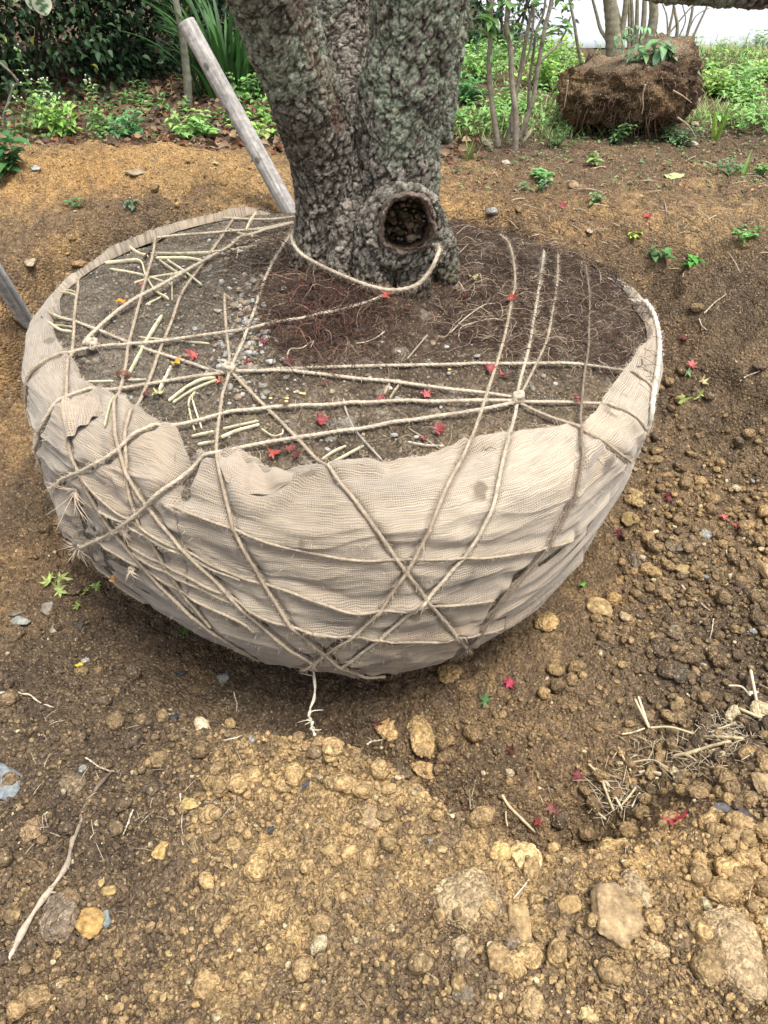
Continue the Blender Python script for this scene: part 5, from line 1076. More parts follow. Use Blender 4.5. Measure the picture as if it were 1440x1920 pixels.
for k, (px, py, s, rot, c, lab) in enumerate(TOPL):
    p, n = top_pos(px, py, .009); sz = s * m_per_px(p) * .56
    if 'rope' in lab and ('caught' in lab or 'over' in lab or 'on the rope' in lab or 'hanging' in lab): p = p + n * .018
    maple_leaf(p, n, sz, rot, c, lab, curl=.7, seed=50 + k)
GNDL = [(1277, 645, 30, .2, DR, 'dark red maple leaf on the right slope of the pit'), (1296, 690, 30, 1.3, PK, 'pink maple leaf standing next to a green one on the right slope'), (1286, 702, 26, 2.4, (.22, .34, .14), 'dark green maple leaf next to the pink one on the right slope'), (1279, 754, 40, .9, GR_, 'larger light green maple leaf right of the burlap'),
 (1311, 750, 32, -.2, GR_, 'light green maple leaf right of the larger one'), (1315, 722, 26, .5, (.5, .42, .2), 'yellowish maple leaf above the two light green ones'), (1240, 658, 24, 1.2, (.6, .22, .18), 'faded red leaf against the right rim of the burlap'), (1251, 935, 26, .5, DR, 'dark red leaf on rubble right of the burlap'),
 (1354, 976, 26, 1.3, PK, 'pink red leaf near the right edge, left of its pair'), (1381, 991, 28, .3, PK, 'pink red leaf near the right edge, right of its pair'), (1162, 1005, 24, .1, (.28, .08, .10), 'purplish leaf tucked at the lower right flank of the burlap'), (953, 1284, 36, -1.2, (.38, .04, .08), 'crimson maple leaf on the trench floor below the burlap'),
 (957, 1411, 32, -1.4, DR, 'dark red maple leaf in the trench in front of the heap crest'), (1084, 1460, 34, .4, DR, 'dark red maple leaf in the straw at the right'), (1036, 1516, 38, 1.5, DR, 'dark red maple leaf deep in the hollow behind the heap crest'), (1008, 1551, 32, .2, RD, 'curled red leaf on the heap crest among stalks'),
 (1262, 1550, 62, -.3, (.50, .08, .09), 'largest bright pinkish red maple leaf in the right foreground'), (708, 1366, 24, 2.8, DR, 'dark red scrap beside the ochre clay lump'), (832, 1425, 24, -.2, (.40, .10, .10), 'small faded red leaf behind the heap crest'), (1216, 408, 22, .2, (.40, .06, .07), 'small crimson leaf on the ground behind the ball'),
 (1336, 272, 16, 0, (.45, .10, .10), 'tiny red leaf right of the second root ball'), (1284, 352, 18, .5, (.4, .1, .06), 'rusty leaf far right behind the ball'), (1057, 389, 20, .4, (.34, .05, .06), 'dark red leaf behind the ball below the multi stemmed shrub'), (95, 1092, 40, 2.6, GR_, 'light green maple leaf, leftmost of the cluster left of the ball'),
 (112, 1088, 42, 1.6, (.48, .56, .20), 'light green maple leaf at the top of the cluster left of the ball'), (110, 1108, 38, 3.6, (.40, .50, .16), 'light green maple leaf at the bottom of the cluster left of the ball'), (165, 1112, 32, 3.4, (.38, .50, .12), 'green maple leaf left of its twin at the burlap foot'), (180, 1102, 30, .7, (.34, .48, .14), 'green maple leaf right of its twin at the burlap foot'),
 (147, 1140, 24, 3.2, (.28, .52, .08), 'small vivid green leaf below the green maple leaves'), (345, 1184, 30, 1, (.10, .18, .05), 'dark green maple leaf in the shade under the burlap'), (230, 573, 26, .4, (.62, .30, .04), ''), (912, 1318, 34, -.7, (.10, .20, .07), 'dark green leaf sprig right below the burlap bottom')]
for k, (px, py, s, rot, c, lab) in enumerate(GNDL):
    if not lab: continue
    p = ground_hit(px, py); e = .02; n = np.array([-(gz(p[0] + .03, p[1]) - gz(p[0] - .03, p[1])), -(gz(p[0], p[1] + .03) - gz(p[0], p[1] - .03)), .06]) * .5; n = n / np.linalg.norm(n) + np.array([0, -.25, .3])
    p[2] = max(gz(p[0], p[1]), gz(p[0] + .01, p[1]), gz(p[0], p[1] + .01), gz(p[0], p[1] - .01)) + .004
    maple_leaf(p, n, s * m_per_px(p) * .56, rot, c, lab, curl=.6, seed=150 + k)
def plain_leaf(p, n, L, wd, rot, c, lab, name='fallen_leaf', cat='leaf', grp='fallen single leaves', curl=.25, seed=0, parent=None):
    R = random.Random(seed); n = np.array(n) / np.linalg.norm(n); t = np.cross(n, [0, 0, 1.]) if abs(n[2]) < .95 else np.array([1., 0, 0]); t /= np.linalg.norm(t); b = np.cross(n, t); x = t * math.cos(rot) + b * math.sin(rot); y = np.cross(n, x)
    V = []
    for s in np.linspace(0, 1, 13):
        w = wd * math.sin(math.pi * (s * .96 + .02))**.75 * .5
        for g in (-1, -.5, 0, .5, 1): V.append(p + x * (s - .5) * L + y * w * g + n * (curl * L * ((s - .5)**2 * 2 + abs(g) * .16 * (wd / L)) + .004 * math.sin(s * 9 + seed) * (abs(g) > .6)))
    V = np.array(V); Q = np.array([[i * 5 + j, (i + 1) * 5 + j, (i + 1) * 5 + j + 1, i * 5 + j + 1] for i in range(12) for j in range(4)]); m = len(V); col = np.array(c) * (1 + .6 * fbm3(V, 60, 2, seed)[:, None])
    o = link_mesh(name, np.vstack([V, V - n * .0008]), [np.vstack([Q, Q[:, ::-1] + m])], M_LEAF, parent, np.vstack([col, col * .8]))
    return o if parent is not None else tag(o, lab, cat, grp)
for k, (px, py, L, w, rot, c, lab, on) in enumerate([(231, 573, 22, 14, .2, (.62, .30, .04), 'orange fallen leaf on the soil left of the double rope', 1), (333, 688, 20, 14, 1.0, (.60, .36, .05), 'yellow orange leaf beside the broad straw', 1), (886, 528, 18, 13, .3, (.62, .56, .26), 'pale yellow leaf in the dark roots right of the trunk', 1), (200, 1322, 26, 16, 1.3, (.62, .66, .46), 'folded whitish leaf on the dark soil at the left', 0),
    (150, 1250, 16, 8, .2, (.55, .50, .05), 'small yellow leaf on the dark soil left below the ball', 0), (1353, 1518, 38, 18, -.1, (.11, .105, .11), 'dark grey oval leaf on the soil at the right', 0), (1395, 1532, 34, 16, -.6, (.06, .045, .04), 'shrivelled black leaf near the right edge', 0), (242, 1069, 26, 18, .3, (.40, .24, .10), 'curled dry brown leaf on the lower left burlap', 1),
    (1092, 1100, 14, 8, .4, (.12, .35, .06), 'tiny green leaf right of the burlap bottom', 0), (417, 1730, 10, 5, 1.4, (.08, .40, .12), 'tiny green leaflet in the centre left foreground', 0), (1418, 1308, 46, 16, -.2, (.66, .64, .54), 'pale dry husk near the right edge among straw', 0), (1304, 1070, 12, 8, .5, (.55, .58, .12), 'small yellow leaf on the right trench floor', 0),
    (508, 1558, 16, 10, .8, (.045, .05, .055), 'black leaf scrap on the heap', 0), (575, 1478, 22, 8, .9, (.06, .06, .08), 'narrow dark leaf scrap near the heap crest', 0), (340, 1264, 26, 8, .1, (.03, .03, .035), 'shiny black scrap in the dark soil below the burlap', 0), (328, 1348, 22, 12, .3, (.04, .04, .06), 'black leaf in the dark soil left of the heap', 0),
    (65, 315, 12, 8, .3, (.7, .75, .7), '', 0), (1262, 335, 40, 18, .1, (.50, .56, .25), 'light green leaf cluster behind the ball at the right', 0), (404, 308, 14, 7, 0, (.5, .4, .2), 'dry leaf on the spoil mound', 0), (150, 215, 22, 12, 0, (.42, .15, .07), '', 0)]):
    if not lab: continue
    if on:
        p, n = top_pos(px, py, .016)
        if 'burlap' in lab: p = p + n * .03
    else: p = ground_hit(px, py); p[2] = max(gz(p[0], p[1]), gz(p[0] + .008, p[1]), gz(p[0], p[1] - .008)) + .005; n = np.array([0, -.3, 1.])
    s = m_per_px(p); plain_leaf(p, n, L * s, w * s, rot, c, lab, seed=300 + k)
def seeds():
    for k, (a, b) in enumerate([(270, 912), (300, 918), (317, 921), (137, 945), (225, 945), (222, 962), (1100, 790)]):
        (px, py), = c_([(a, b)]); p, n = top_pos(px, py, .003); V, T = ICO[2]; o = link_mesh('seed', V * [.0055, .0042, .003] , [T], M_STRAW, None, np.tile([.68, .55, .22], (len(V), 1))); o.location = p
        tag(o, ['pale yellow seed, leftmost of three in a row between the ropes', 'pale yellow seed, middle of three in a row between the ropes', 'pale yellow seed, rightmost of three in a row between the ropes', 'lone pale seed left of the other seeds', 'upper seed of a pair left of the row of three', 'lower seed of a pair left of the row of three', 'single pale seed near the right upright ropes'][k], 'seed', 'pale seeds on the root ball')
seeds()

# ------------------------------------------------------------------ roots, sticks and straw on the soil
def ground_path(L, lift): 
    P = []
    for a, b in L:
        p = ground_hit(a, b); p[2] = gz(p[0], p[1]) + lift; P.append(p)
    return np.array(P)
def root_thing(name, L, w0, w1, c0, c1, lab, cat, grp=None, side=None, lift=.004, seed=0):
    P = ground_path(L, lift) if not isinstance(L, np.ndarray) else L; s = m_per_px(P[0]); n = max(30, len(P) * 12); Q = catmull(P, n); t = np.linspace(0, 1, n)
    Q = Q + (fbm3(Q, 30, 2, seed)[:, None]) * .012 * np.array([1, 1, .3])
    mb = MB(); v, f, q = tube_arr(Q, (w0 + (w1 - w0) * t) * s * .5 * (1 + .3 * np.sin(t * 40 + seed)), 9); tt = np.concatenate([np.repeat(t, 9), [0, 1]])[:, None]
    mb.add(v, f, q, np.clip((np.array(c0) * (1 - tt) + np.array(c1) * tt) * (1 + .6 * fbm3(v, 50, 3, seed)[:, None]), .01, 1)); R = random.Random(seed)
    for k in range(side or 0):
        i = R.randrange(3, n - 3); d = np.array([R.uniform(-1, 1), R.uniform(-.6, .6), R.uniform(-.4, .6)]); l = R.uniform(10, 34) * s; a, b, c = tube_arr(catmull([Q[i], Q[i] + d * l * .5, Q[i] + (d + [R.uniform(-.5, .5), 0, R.uniform(-.4, .1)]) * l], 8), np.linspace(.3, .12, 8) * max(w1, 2) * s, 5); tc = t[i]
        mb.add(a, b, c, np.array(c0) * (1 - tc) + np.array(c1) * tc)
    return tag(mb.build(name, M_ROOT), lab, cat, grp)
root_thing('dead_root', [(14, 1805), (40, 1760), (66, 1712), (100, 1665), (126, 1625), (138, 1580), (150, 1545), (165, 1510), (185, 1478), (212, 1448)], 12, 8, (.50, .42, .32), (.12, .085, .06), 'long dead root with a pale broken end in the left foreground', 'root', None, 8, .007, 3)
o, d_ = ray(590, 1255); P = []
for a, b, Y in [(588, 1256, 1.42), (591, 1275, 1.40), (589, 1300, 1.36), (583, 1325, 1.31), (582, 1345, 1.24), (586, 1366, 1.13), (590, 1378, 1.085)]: P.append(np.array(W(a, b, Y)))
root_thing('white_root', np.array(P), 5, 4, (.66, .60, .48), (.66, .60, .48), 'white forked root hanging down between the burlap and the heap crest', 'root', 'bare roots in the soil', 9, 0, 5)
RT = (.58, .50, .38)
for k, (L, w, lab, sd) in enumerate([([(688, 1400), (695, 1394), (715, 1390), (737, 1383)], 4, 'white branching rootlet at the top edge of the heap', 3), ([(0, 1302), (40, 1304), (70, 1316), (100, 1330)], 4, 'long thin root in the dark soil at the left edge', 0), ([(962, 1688), (985, 1660), (1003, 1630), (1008, 1605)], 3, 'fine root curving over the upright blocky fragment', 1),
    ([(1384, 1622), (1400, 1650), (1405, 1668), (1402, 1695)], 3, 'wavy thin root in the right foreground', 0), ([(160, 1425), (180, 1438), (198, 1448), (212, 1452)], 3, 'thin pale root beside the dead root tip', 3), ([(1277, 1100), (1295, 1120), (1313, 1135), (1330, 1148)], 3, 'thin white root on the right trench floor', 0), ([(1360, 1035), (1366, 1043), (1388, 1042)], 2.5, 'short hooked root near the right edge', 0),
    ([(1337, 1163), (1334, 1180), (1330, 1200)], 2.5, 'short upright root below the thin white one', 0), ([(440, 1300), (446, 1318), (445, 1336)], 2.5, 'short white root left of the heap crest', 0), ([(1320, 590), (1340, 570), (1360, 556)], 3, 'pale root fibre in the right slope of the pit', 0), ([(1310, 600), (1318, 615), (1325, 622)], 2.5, 'little root under the pale fibre in the right slope', 0), ([(1385, 720), (1400, 708), (1430, 696)], 2.5, 'thin root on the right slope near the edge', 0),
    ([(420, 1390), (450, 1385), (480, 1375)], 3, 'thin stalk at the foot of the heap on the left', 0), ([(340, 1490), (343, 1540), (342, 1590)], 3, 'thin upright stalk on the left flank of the heap', 0), ([(252, 1520), (240, 1550), (232, 1568)], 4, 'pale leaf sliver above the dark clod', 0)]):
    root_thing('rootlet', L, w, w * .6, RT, (.40, .33, .24), lab, 'root', 'bare roots in the soil', sd, .006, 20 + k)
# dry stalks at the right
def c9(L): return [(940 + x / 2.88, 1240 + y / 2.88) for x, y in L]
SK = [([(720, 248), (755, 310), (795, 380)], 6, 'right prong of the forked dry stem right of the trench'), ([(700, 265), (745, 320), (790, 375)], 5, 'left prong of the forked dry stem right of the trench'), ([(795, 380), (900, 395), (1050, 420), (1100, 440)], 5, 'long level dry stem running right from the fork'), ([(645, 405), (700, 398), (770, 375)], 4, 'bent dry stem running left from the fork'),
 ([(1060, 425), (1180, 425), (1300, 435)], 6, 'level straw in the middle of the straw litter'), ([(915, 535), (1010, 515), (1120, 485), (1230, 455)], 7, 'long slanting straw below the level one'), ([(1318, 105), (1350, 210), (1385, 300), (1412, 400)], 7, 'tall upright straw near the right edge'), ([(1250, 320), (1340, 330), (1440, 345)], 6, 'level stalk crossing the tall upright straw'),
 ([(1380, 148), (1440, 175)], 5, 'short stalk above the pale husk'), ([(740, 612), (800, 618), (860, 622)], 9, 'short thick pale straw piece in the litter'), ([(625, 478), (660, 550), (695, 610)], 4, 'thin straw leaning left above the short thick piece'), ([(525, 605), (550, 700), (600, 830)], 6, 'long straw sloping down into the hollow'),
 ([(545, 690), (600, 750), (650, 815)], 5, 'straw beside the long one sloping into the hollow'), ([(465, 570), (520, 625), (580, 690)], 5, 'straw at the top of the hollow'), ([(720, 700), (690, 740), (640, 800)], 5, 'straw slanting left on the hollow side'), ([(745, 720), (720, 760), (700, 800)], 4, 'short straw right of the slanting one in the hollow'),
 ([(0, 735), (40, 800), (110, 870), (175, 935)], 7, 'straw leaning across the heap crest'), ([(20, 830), (20, 880), (30, 910)], 4, 'small upright straw at the heap crest'), ([(465, 790), (520, 830), (560, 865)], 5, 'straw at the bottom of the hollow'), ([(910, 500), (980, 515), (1045, 555)], 5, 'crossing straw under the long slanting one'),
 ([(700, 565), (800, 575), (890, 598)], 4, 'thin level straw above the short thick piece'), ([(1200, 190), (1280, 180), (1340, 205)], 4, 'thin curved stalk left of the tall straw'), ([(1120, 400), (1200, 375), (1260, 345)], 4, 'stalk slanting up into the fine litter')]
for k, (L, w, lab) in enumerate(SK):
    P = ground_path(c9(L), .010 + .004 * (k % 3)); s = m_per_px(P[0])
    if 'prong' in lab or 'tall' in lab: P[0][2] += .04; P[1][2] += .02
    for i in range(1, len(P) - 1): P[i][2] = max(P[i][2], .5 * (P[i - 1][2] + P[i + 1][2]))
    flat_stalk('dry_stalk', P, w * s * .5, (.55, .45, .28) if k % 3 else (.62, .54, .38), lab, 'straw', 'dry stalks scattered right of the trench', seed=400 + k, thick=.8)
for k, (L, lab) in enumerate([([(884, 1495), (888, 1478), (892, 1462)], 'tallest of the pale stubs on the heap crest'), ([(882, 1518), (881, 1500), (880, 1482)], 'middle pale stub on the heap crest'), ([(893, 1524), (888, 1510), (885, 1498)], 'rightmost pale stub on the heap crest'), ([(856, 1490), (860, 1480)], 'leftmost pale stub on the heap crest')]):
    p0 = ground_hit(*L[0]); P = [p0] + [np.array(W(a, b, p0[1] + .01)) for a, b in L[1:]]; flat_stalk('dry_stub', np.array(P), .0016, (.62, .55, .40), lab, 'stub', 'pale stubs on the heap crest', seed=440 + k, thick=.8)
def litter():
    mb = MB(); R = random.Random(31)
    def bit(px, py, L, c, r=.0009, up=.3):
        p = ground_hit(px, py); a = R.uniform(0, 6.28); d = np.array([math.cos(a), math.sin(a), R.uniform(-.05, up)]); p[2] = gz(p[0], p[1]) + .006
        v, t, f = tube_arr(catmull([p - d * L * .5, p + [0, 0, .004], p + d * L * .5], 6), r, 4); mb.add(v, t, f, np.array(c) * R.uniform(.7, 1.2))
    for k in range(90): a, b = c9([(R.gauss(640, 120), R.gauss(740, 70))])[0]; bit(a, b, R.uniform(.02, .09), R.choice([(.50, .42, .28), (.35, .28, .2), (.6, .52, .38)]))
    for k in range(150): a, b = c9([(R.gauss(1230, 70), R.gauss(370, 45))])[0]; bit(a, b, R.uniform(.02, .06), (.55, .47, .33))
    for k in range(140): a, b = c9([(R.gauss(1000, 170), R.gauss(520, 60))])[0]; bit(a, b, R.uniform(.02, .08), R.choice([(.45, .36, .24), (.56, .48, .33)]))
    for k in range(150): bit(R.uniform(60, 460), R.uniform(1340, 1600), R.uniform(.01, .05), R.choice([(.14, .10, .075), (.10, .07, .05), (.42, .34, .25)]), .0008)
    for k in range(200): bit(R.uniform(0, 1440), R.uniform(1350, 1900), R.uniform(.008, .03), R.choice([(.14, .10, .075), (.42, .34, .25), (.3, .2, .13)]), .0006, .1)
    for k in range(160): bit(R.uniform(820, 1440), R.uniform(290, 520), R.uniform(.03, .12), R.choice([(.20, .14, .10), (.48, .40, .28)]), .0016)
    tag(mb.build('plant_litter', M_STRAW), kind='stuff')
litter()
# the reddish fibre tie round the rope and straws at the left
mb = MB()
for (a, b) in c4([(540, 930)]):
    p, n = top_pos(a, b, .024)
    for k in range(7):
        t = np.linspace(0, 6.28, 20) + k; ax = np.array([1, .15 * (k - 3), .1 * (k % 3)]); Q = p + np.outer(np.cos(t) * .014, ax) + np.outer(np.sin(t) * .010, [0, .2, 1]) + np.array([.002 * (k - 3), 0, 0]); v, f, q = tube_arr(Q, .0013, 5); mb.add(v, f, q, (.20, .095, .06))
tag(mb.build('fibre_tie', M_ROOT), 'reddish brown fibre wound round a rope and straw at the left', 'tie')

# ------------------------------------------------------------------ plants, hedge, shrubs, poles behind the pit
def leaves_arr(P, D, U, L, Wd, col, fold=.25, droop=.25):
    """many pointed leaves at once: P base, D direction, U up side, L length, Wd width"""
    n = len(P); D = D / (np.linalg.norm(D, axis=1)[:, None] + 1e-9); S = np.cross(D, U); S /= np.linalg.norm(S, axis=1)[:, None] + 1e-9; N = np.cross(S, D)
    L = L[:, None]; Wd = Wd[:, None]; V = np.empty((n, 8, 3))
    V[:, 0] = P; V[:, 1] = P + D * L * .35 + N * 0; V[:, 2] = P + D * L * .7 - N * L * droop * .3; V[:, 3] = P + D * L - N * L * droop
    V[:, 4] = P + D * L * .3 + S * Wd * .5 + N * Wd * fold; V[:, 5] = P + D * L * .65 + S * Wd * .38 + N * (Wd * fold - L * droop * .3)
    V[:, 6] = P + D * L * .3 - S * Wd * .5 + N * Wd * fold; V[:, 7] = P + D * L * .65 - S * Wd * .38 + N * (Wd * fold - L * droop * .3)
    b = (np.arange(n) * 8)[:, None]
    T = np.concatenate([b + [0, 4, 1], b + [2, 5, 3], b + [0, 1, 6], b + [2, 3, 7]]); Q = np.concatenate([b + [1, 4, 5, 2], b + [1, 2, 7, 6]])
    return V.reshape(-1, 3), T, Q, np.repeat(col, 8, axis=0)
def blades_arr(P, H, lean, w, col, bend=.35, seg=4):
    n = len(P); a = RNG.uniform(0, 6.28, n); D = np.stack([np.cos(a) * lean, np.sin(a) * lean, np.ones(n)], -1); S = np.stack([-np.sin(a), np.cos(a), np.zeros(n)], -1)
    V = []
    for i in range(seg + 1):
        s = i / seg; c = P + D * (H * s)[:, None] + np.stack([np.cos(a), np.sin(a), -np.ones(n) * .6], -1) * (H * bend * s * s)[:, None]; ww = (w * (1 - s**1.5) * .5 + .0002)[:, None]
        V += [c - S * ww, c + S * ww]
    V = np.stack(V, 1); b = (np.arange(n) * (seg + 1) * 2)[:, None]
    Q = np.concatenate([b + [2 * i, 2 * i + 1, 2 * i + 3, 2 * i + 2] for i in range(seg)]); return V.reshape(-1, 3), Q, np.repeat(col, (seg + 1) * 2, axis=0)
def gcol(n, base, var=.35, rs=None):
    r = rs or RNG; b = np.array(base)[None] * (1 + r.uniform(-var, var, (n, 1))); return b * (1 + r.uniform(-.12, .12, (n, 3)))
M_PLANT = vcol_mat("plant_leaf", rough=.5, nscale=25, namp=.2, bump=0, spec=.35, trans=.28)
M_WOODP = vcol_mat("shrub_bark", rough=.85, nscale=40, namp=.35, bump=.6, bscale=120, bdist=.004)

def hedge(name, cx, cy, rx, ry, h, n, lsize, base, lab, seed, stems=6, z0=0.05):
    R = np.random.default_rng(seed); root = empty(name, (cx, cy, 0)); tag(root, lab, 'shrub', 'dark shrubs of the hedge behind')
    # clumps of leaf inside a rounded body, denser near its surface
    k = 90; cth = R.uniform(0, 6.28, k); cz = R.uniform(.0, 1, k); cr = R.uniform(.45, 1.0, k)**.5
    prof = np.sqrt(np.clip(1 - (cz - .4)**2 / .6, .3, 1)); C = np.stack([cx + rx * cr * prof * np.cos(cth), cy + ry * cr * prof * np.sin(cth), z0 + h * cz], -1)
    idx = R.integers(0, k, n); P = C[idx] + R.normal(0, 1, (n, 3)) * [rx * .16 + .05, ry * .16 + .05, h * .07 + .03]
    P[:, 2] = np.maximum(P[:, 2], .02 + R.random(n) * .06)
    D = (P - [cx, cy, z0 + h * .3]) * [1, 1, .5]; D /= np.linalg.norm(D, axis=1)[:, None]; D = D + R.normal(0, .8, (n, 3)); D[:, 2] -= .25; U = np.tile([0, 0, 1.], (n, 1)) + R.normal(0, .5, (n, 3))
    L = lsize * R.uniform(.6, 1.35, n); cv = R.uniform(.6, 1.4, k)[idx]; col = gcol(n, base, .3, R) * cv[:, None]; yel = R.random(n) < .012; col[yel] = [.30, .30, .06]
    v, t, q, c = leaves_arr(P, D, U, L, L * .55, col); mb = MB(); mb.add(v, t, q, c); o = mb.build('foliage', M_PLANT, root); o.matrix_parent_inverse = Matrix.Translation((-cx, -cy, 0))
    mb = MB()
    for i in range(stems):
        a = R.uniform(0, 6.28); p0 = np.array([cx + .15 * math.cos(a), cy + .15 * math.sin(a), -.03]); p1 = C[R.integers(k)]; v, t, q = tube_arr(catmull([p0, (p0 + p1) / 2 + R.normal(0, .08, 3), p1], 14), np.linspace(.014, .004, 14), 6); mb.add(v, t, q, (.10, .075, .05))
    o = mb.build('branches', M_WOODP, root); o.matrix_parent_inverse = Matrix.Translation((-cx, -cy, 0))
DG, BG_ = (.055, .105, .038), (.06, .105, .07)
hedge('hedge_shrub', -3.6, 5.75, 1.05, .7, 2.3, 24000, .058, DG, 'tall dark green hedge shrub filling the top left corner', 1)
hedge('hedge_shrub', -2.35, 6.2, .95, .65, 2.4, 26000, .05, (.038, .078, .032), 'dark hedge shrub right of the one in the top left corner', 2)
hedge('hedge_shrub', -1.45, 7.0, .95, .6, 2.0, 22000, .046, BG_, 'bluish dark shrub above the leaf litter, left of the thin grey trunk', 3)
hedge('hedge_shrub', -.45, 7.6, 1.0, .6, 2.1, 18000, .05, DG, 'dark shrub behind the top of the leaning pole', 4)
hedge('hedge_shrub', .95, 7.5, .35, .35, 1.4, 3000, .045, (.035, .07, .035), 'dark shrub seen just right of the big trunk by the pale pavement', 5)
hedge('hedge_shrub', -5.2, 6.6, 1.1, .9, 2.8, 5000, .06, DG, 'outer hedge shrub beyond the left edge of the picture', 6)

# strap-leaved clump
def strap_clump():
    p = WZ(432, 182, 0); root = empty('strap_leaf_clump', p); tag(root, 'clump of long dark green strap leaves behind the leaning pole', 'plant'); R = random.Random(4); mb = MB()
    for k in range(150):
        a = R.uniform(0, 6.28); rr = R.uniform(0, .22); b = np.array([p[0] + rr * math.cos(a), p[1] + rr * math.sin(a) * .7, 0]); H = R.uniform(.35, .85); ln = R.uniform(.1, .5); d = np.array([math.cos(a) * ln, math.sin(a) * ln * .7, 1.]); n = 9; s = np.linspace(0, 1, n)[:, None]
        c = b + d * H * s + np.array([d[0] * 1.3, d[1] * 1.3, -.5]) * H * .6 * s**2.6; sd = np.array([-math.sin(a), math.cos(a), 0]); w = .015 * (1 - s**2.2) + .001; V = np.concatenate([c - sd * w, c + [0, 0, -.004], c + sd * w]); i = np.arange(n - 1)
        Q = np.concatenate([np.stack([i, i + n, i + n + 1, i + 1], -1), np.stack([i + n, i + 2 * n, i + 2 * n + 1, i + n + 1], -1)]); mb.add(V, None, Q, np.array([.045, .12, .03]) * R.uniform(.6, 1.8))
    o = mb.build('strap_leaves', M_PLANT, root); o.matrix_parent_inverse = Matrix.Translation(-p)
strap_clump()

# leafy weeds: stems with opposite leaves, some with small white heads
def weed(px, py, h, n, lsz, base, lab, seed, flowers=0, spread=.1, name='leafy_weed', cat='weed', grp='leafy weeds behind the pit', wid=.6):
    p = ground_hit(px, py); z = gz(p[0], p[1]); p[2] = z; R = random.Random(seed); root = empty(name, p); tag(root, lab, cat, grp); ms, ml, mf = MB(), MB(), MB(); P, D, U, L = [], [], [], []
    n = max(2, int(n * (.4 if h < .08 else (.48 if px < 600 else .75))))
    if h < .08: lsz *= 1.1
    if px > 860 and h > .08: lsz *= .8
    for k in range(n):
        a = R.uniform(0, 6.28); e = p + np.array([math.cos(a) * spread * R.random(), math.sin(a) * spread * R.random(), 0]); hh = h * R.uniform(.5, 1.05); ln = R.uniform(0, .45); tip = e + np.array([math.cos(a) * ln * hh, math.sin(a) * ln * hh, hh]); pts = catmull([p - [0, 0, .01], (e + tip) / 2 + [R.gauss(0, .01), R.gauss(0, .01), .02 * hh], tip], 8)
        v, t, q = tube_arr(pts, np.linspace(.0028, .0012, 8), 5); ms.add(v, t, q, np.array([.16, .24, .07]) * R.uniform(.7, 1.2))
        for i in range(3, 8, 2) if h < .08 else range(2, 8):
            b = R.uniform(0, 6.28)
            for g in (0, math.pi): P.append(pts[i]); D.append([math.cos(b + g), math.sin(b + g), R.uniform(-.1, .6)]); U.append([0, 0, 1.]); L.append(lsz * R.uniform(.6, 1.15) * (1 - .05 * i))
        if flowers and R.random() < flowers:
            for g in range(4):
                f = pts[-1] + np.array([R.gauss(0, .02), R.gauss(0, .02), R.uniform(.0, .04)]); v, t, q = tube_arr([pts[-1], f], .0008, 4); ms.add(v, t, q, (.2, .3, .1)); V, T = ICO[1]; mf.add(V * .0055 + f, T, None, (.72, .74, .62))
    v, t, q, c = leaves_arr(np.array(P), np.array(D), np.array(U), np.array(L), np.array(L) * wid, gcol(len(P), base, .3)); ml.add(v, t, q, c)
    Mi = Matrix.Translation(-Vector(p))
    for nm, m, mt in (('stems', ms, M_PLANT), ('leaves', ml, M_PLANT), ('flower_heads', mf, M_PLANT)):
        if m.V: o = m.build(nm, mt, root); o.matrix_parent_inverse = Mi
LG, MG, BRG = (.27, .46, .14), (.17, .30, .10), (.34, .54, .13)
weed(30, 268, .30, 10, .075, MG, 'dark weed at the far left beside the bare twig', 1, .3, .12)
weed(60, 250, .28, 10, .07, LG, 'pale green weed with white heads right of the bare twig', 2, .8, .14)
weed(105, 262, .22, 12, .075, LG, 'bright weed at the back corner of the spoil mound', 3, .3, .14)
weed(92, 225, .34, 8, .06, MG, 'tall thin weed with white heads under the hedge', 4, .9, .1)
weed(135, 258, .16, 14, .085, BRG, 'brightest broad leaved weed at the edge of the spoil mound', 5, 0, .1)
weed(190, 245, .36, 5, .055, LG, 'tall spindly weed with white flower heads above the leaf litter', 6, 1, .05)
weed(205, 262, .17, 12, .08, MG, 'mid green weed right of the brightest one', 7, 0, .12)
weed(232, 268, .14, 12, .085, (.13, .30, .12), 'bluish green drooping weed at the back of the spoil mound', 8, 0, .1)
weed(355, 262, .13, 12, .085, LG, 'light green seedling patch left of the leaning pole', 9, 0, .16)
weed(395, 258, .16, 12, .09, LG, 'broad leaved weed touching the left side of the leaning pole', 10, 0, .12)
weed(330, 215, .12, 8, .06, MG, 'small weed at the foot of the thin grey trunk', 11, 0, .12)
weed(475, 235, .20, 16, .08, (.17, .36, .09), 'fern like bright weed between the pole and the big trunk', 12, 0, .18)
weed(495, 262, .12, 12, .08, BRG, 'low bright weed against the left side of the big trunk', 13, 0, .14)
weed(10, 335, .16, 7, .13, (.07, .19, .06), 'dark large leaved sprig cut by the left edge', 14, 0, .06)
weed(455, 195, .22, 10, .08, MG, 'fern below the strap leaf clump', 15, 0, .15)
weed(270, 195, .14, 10, .07, MG, 'small dark weed in the middle of the leaf litter', 16, 0, .15)
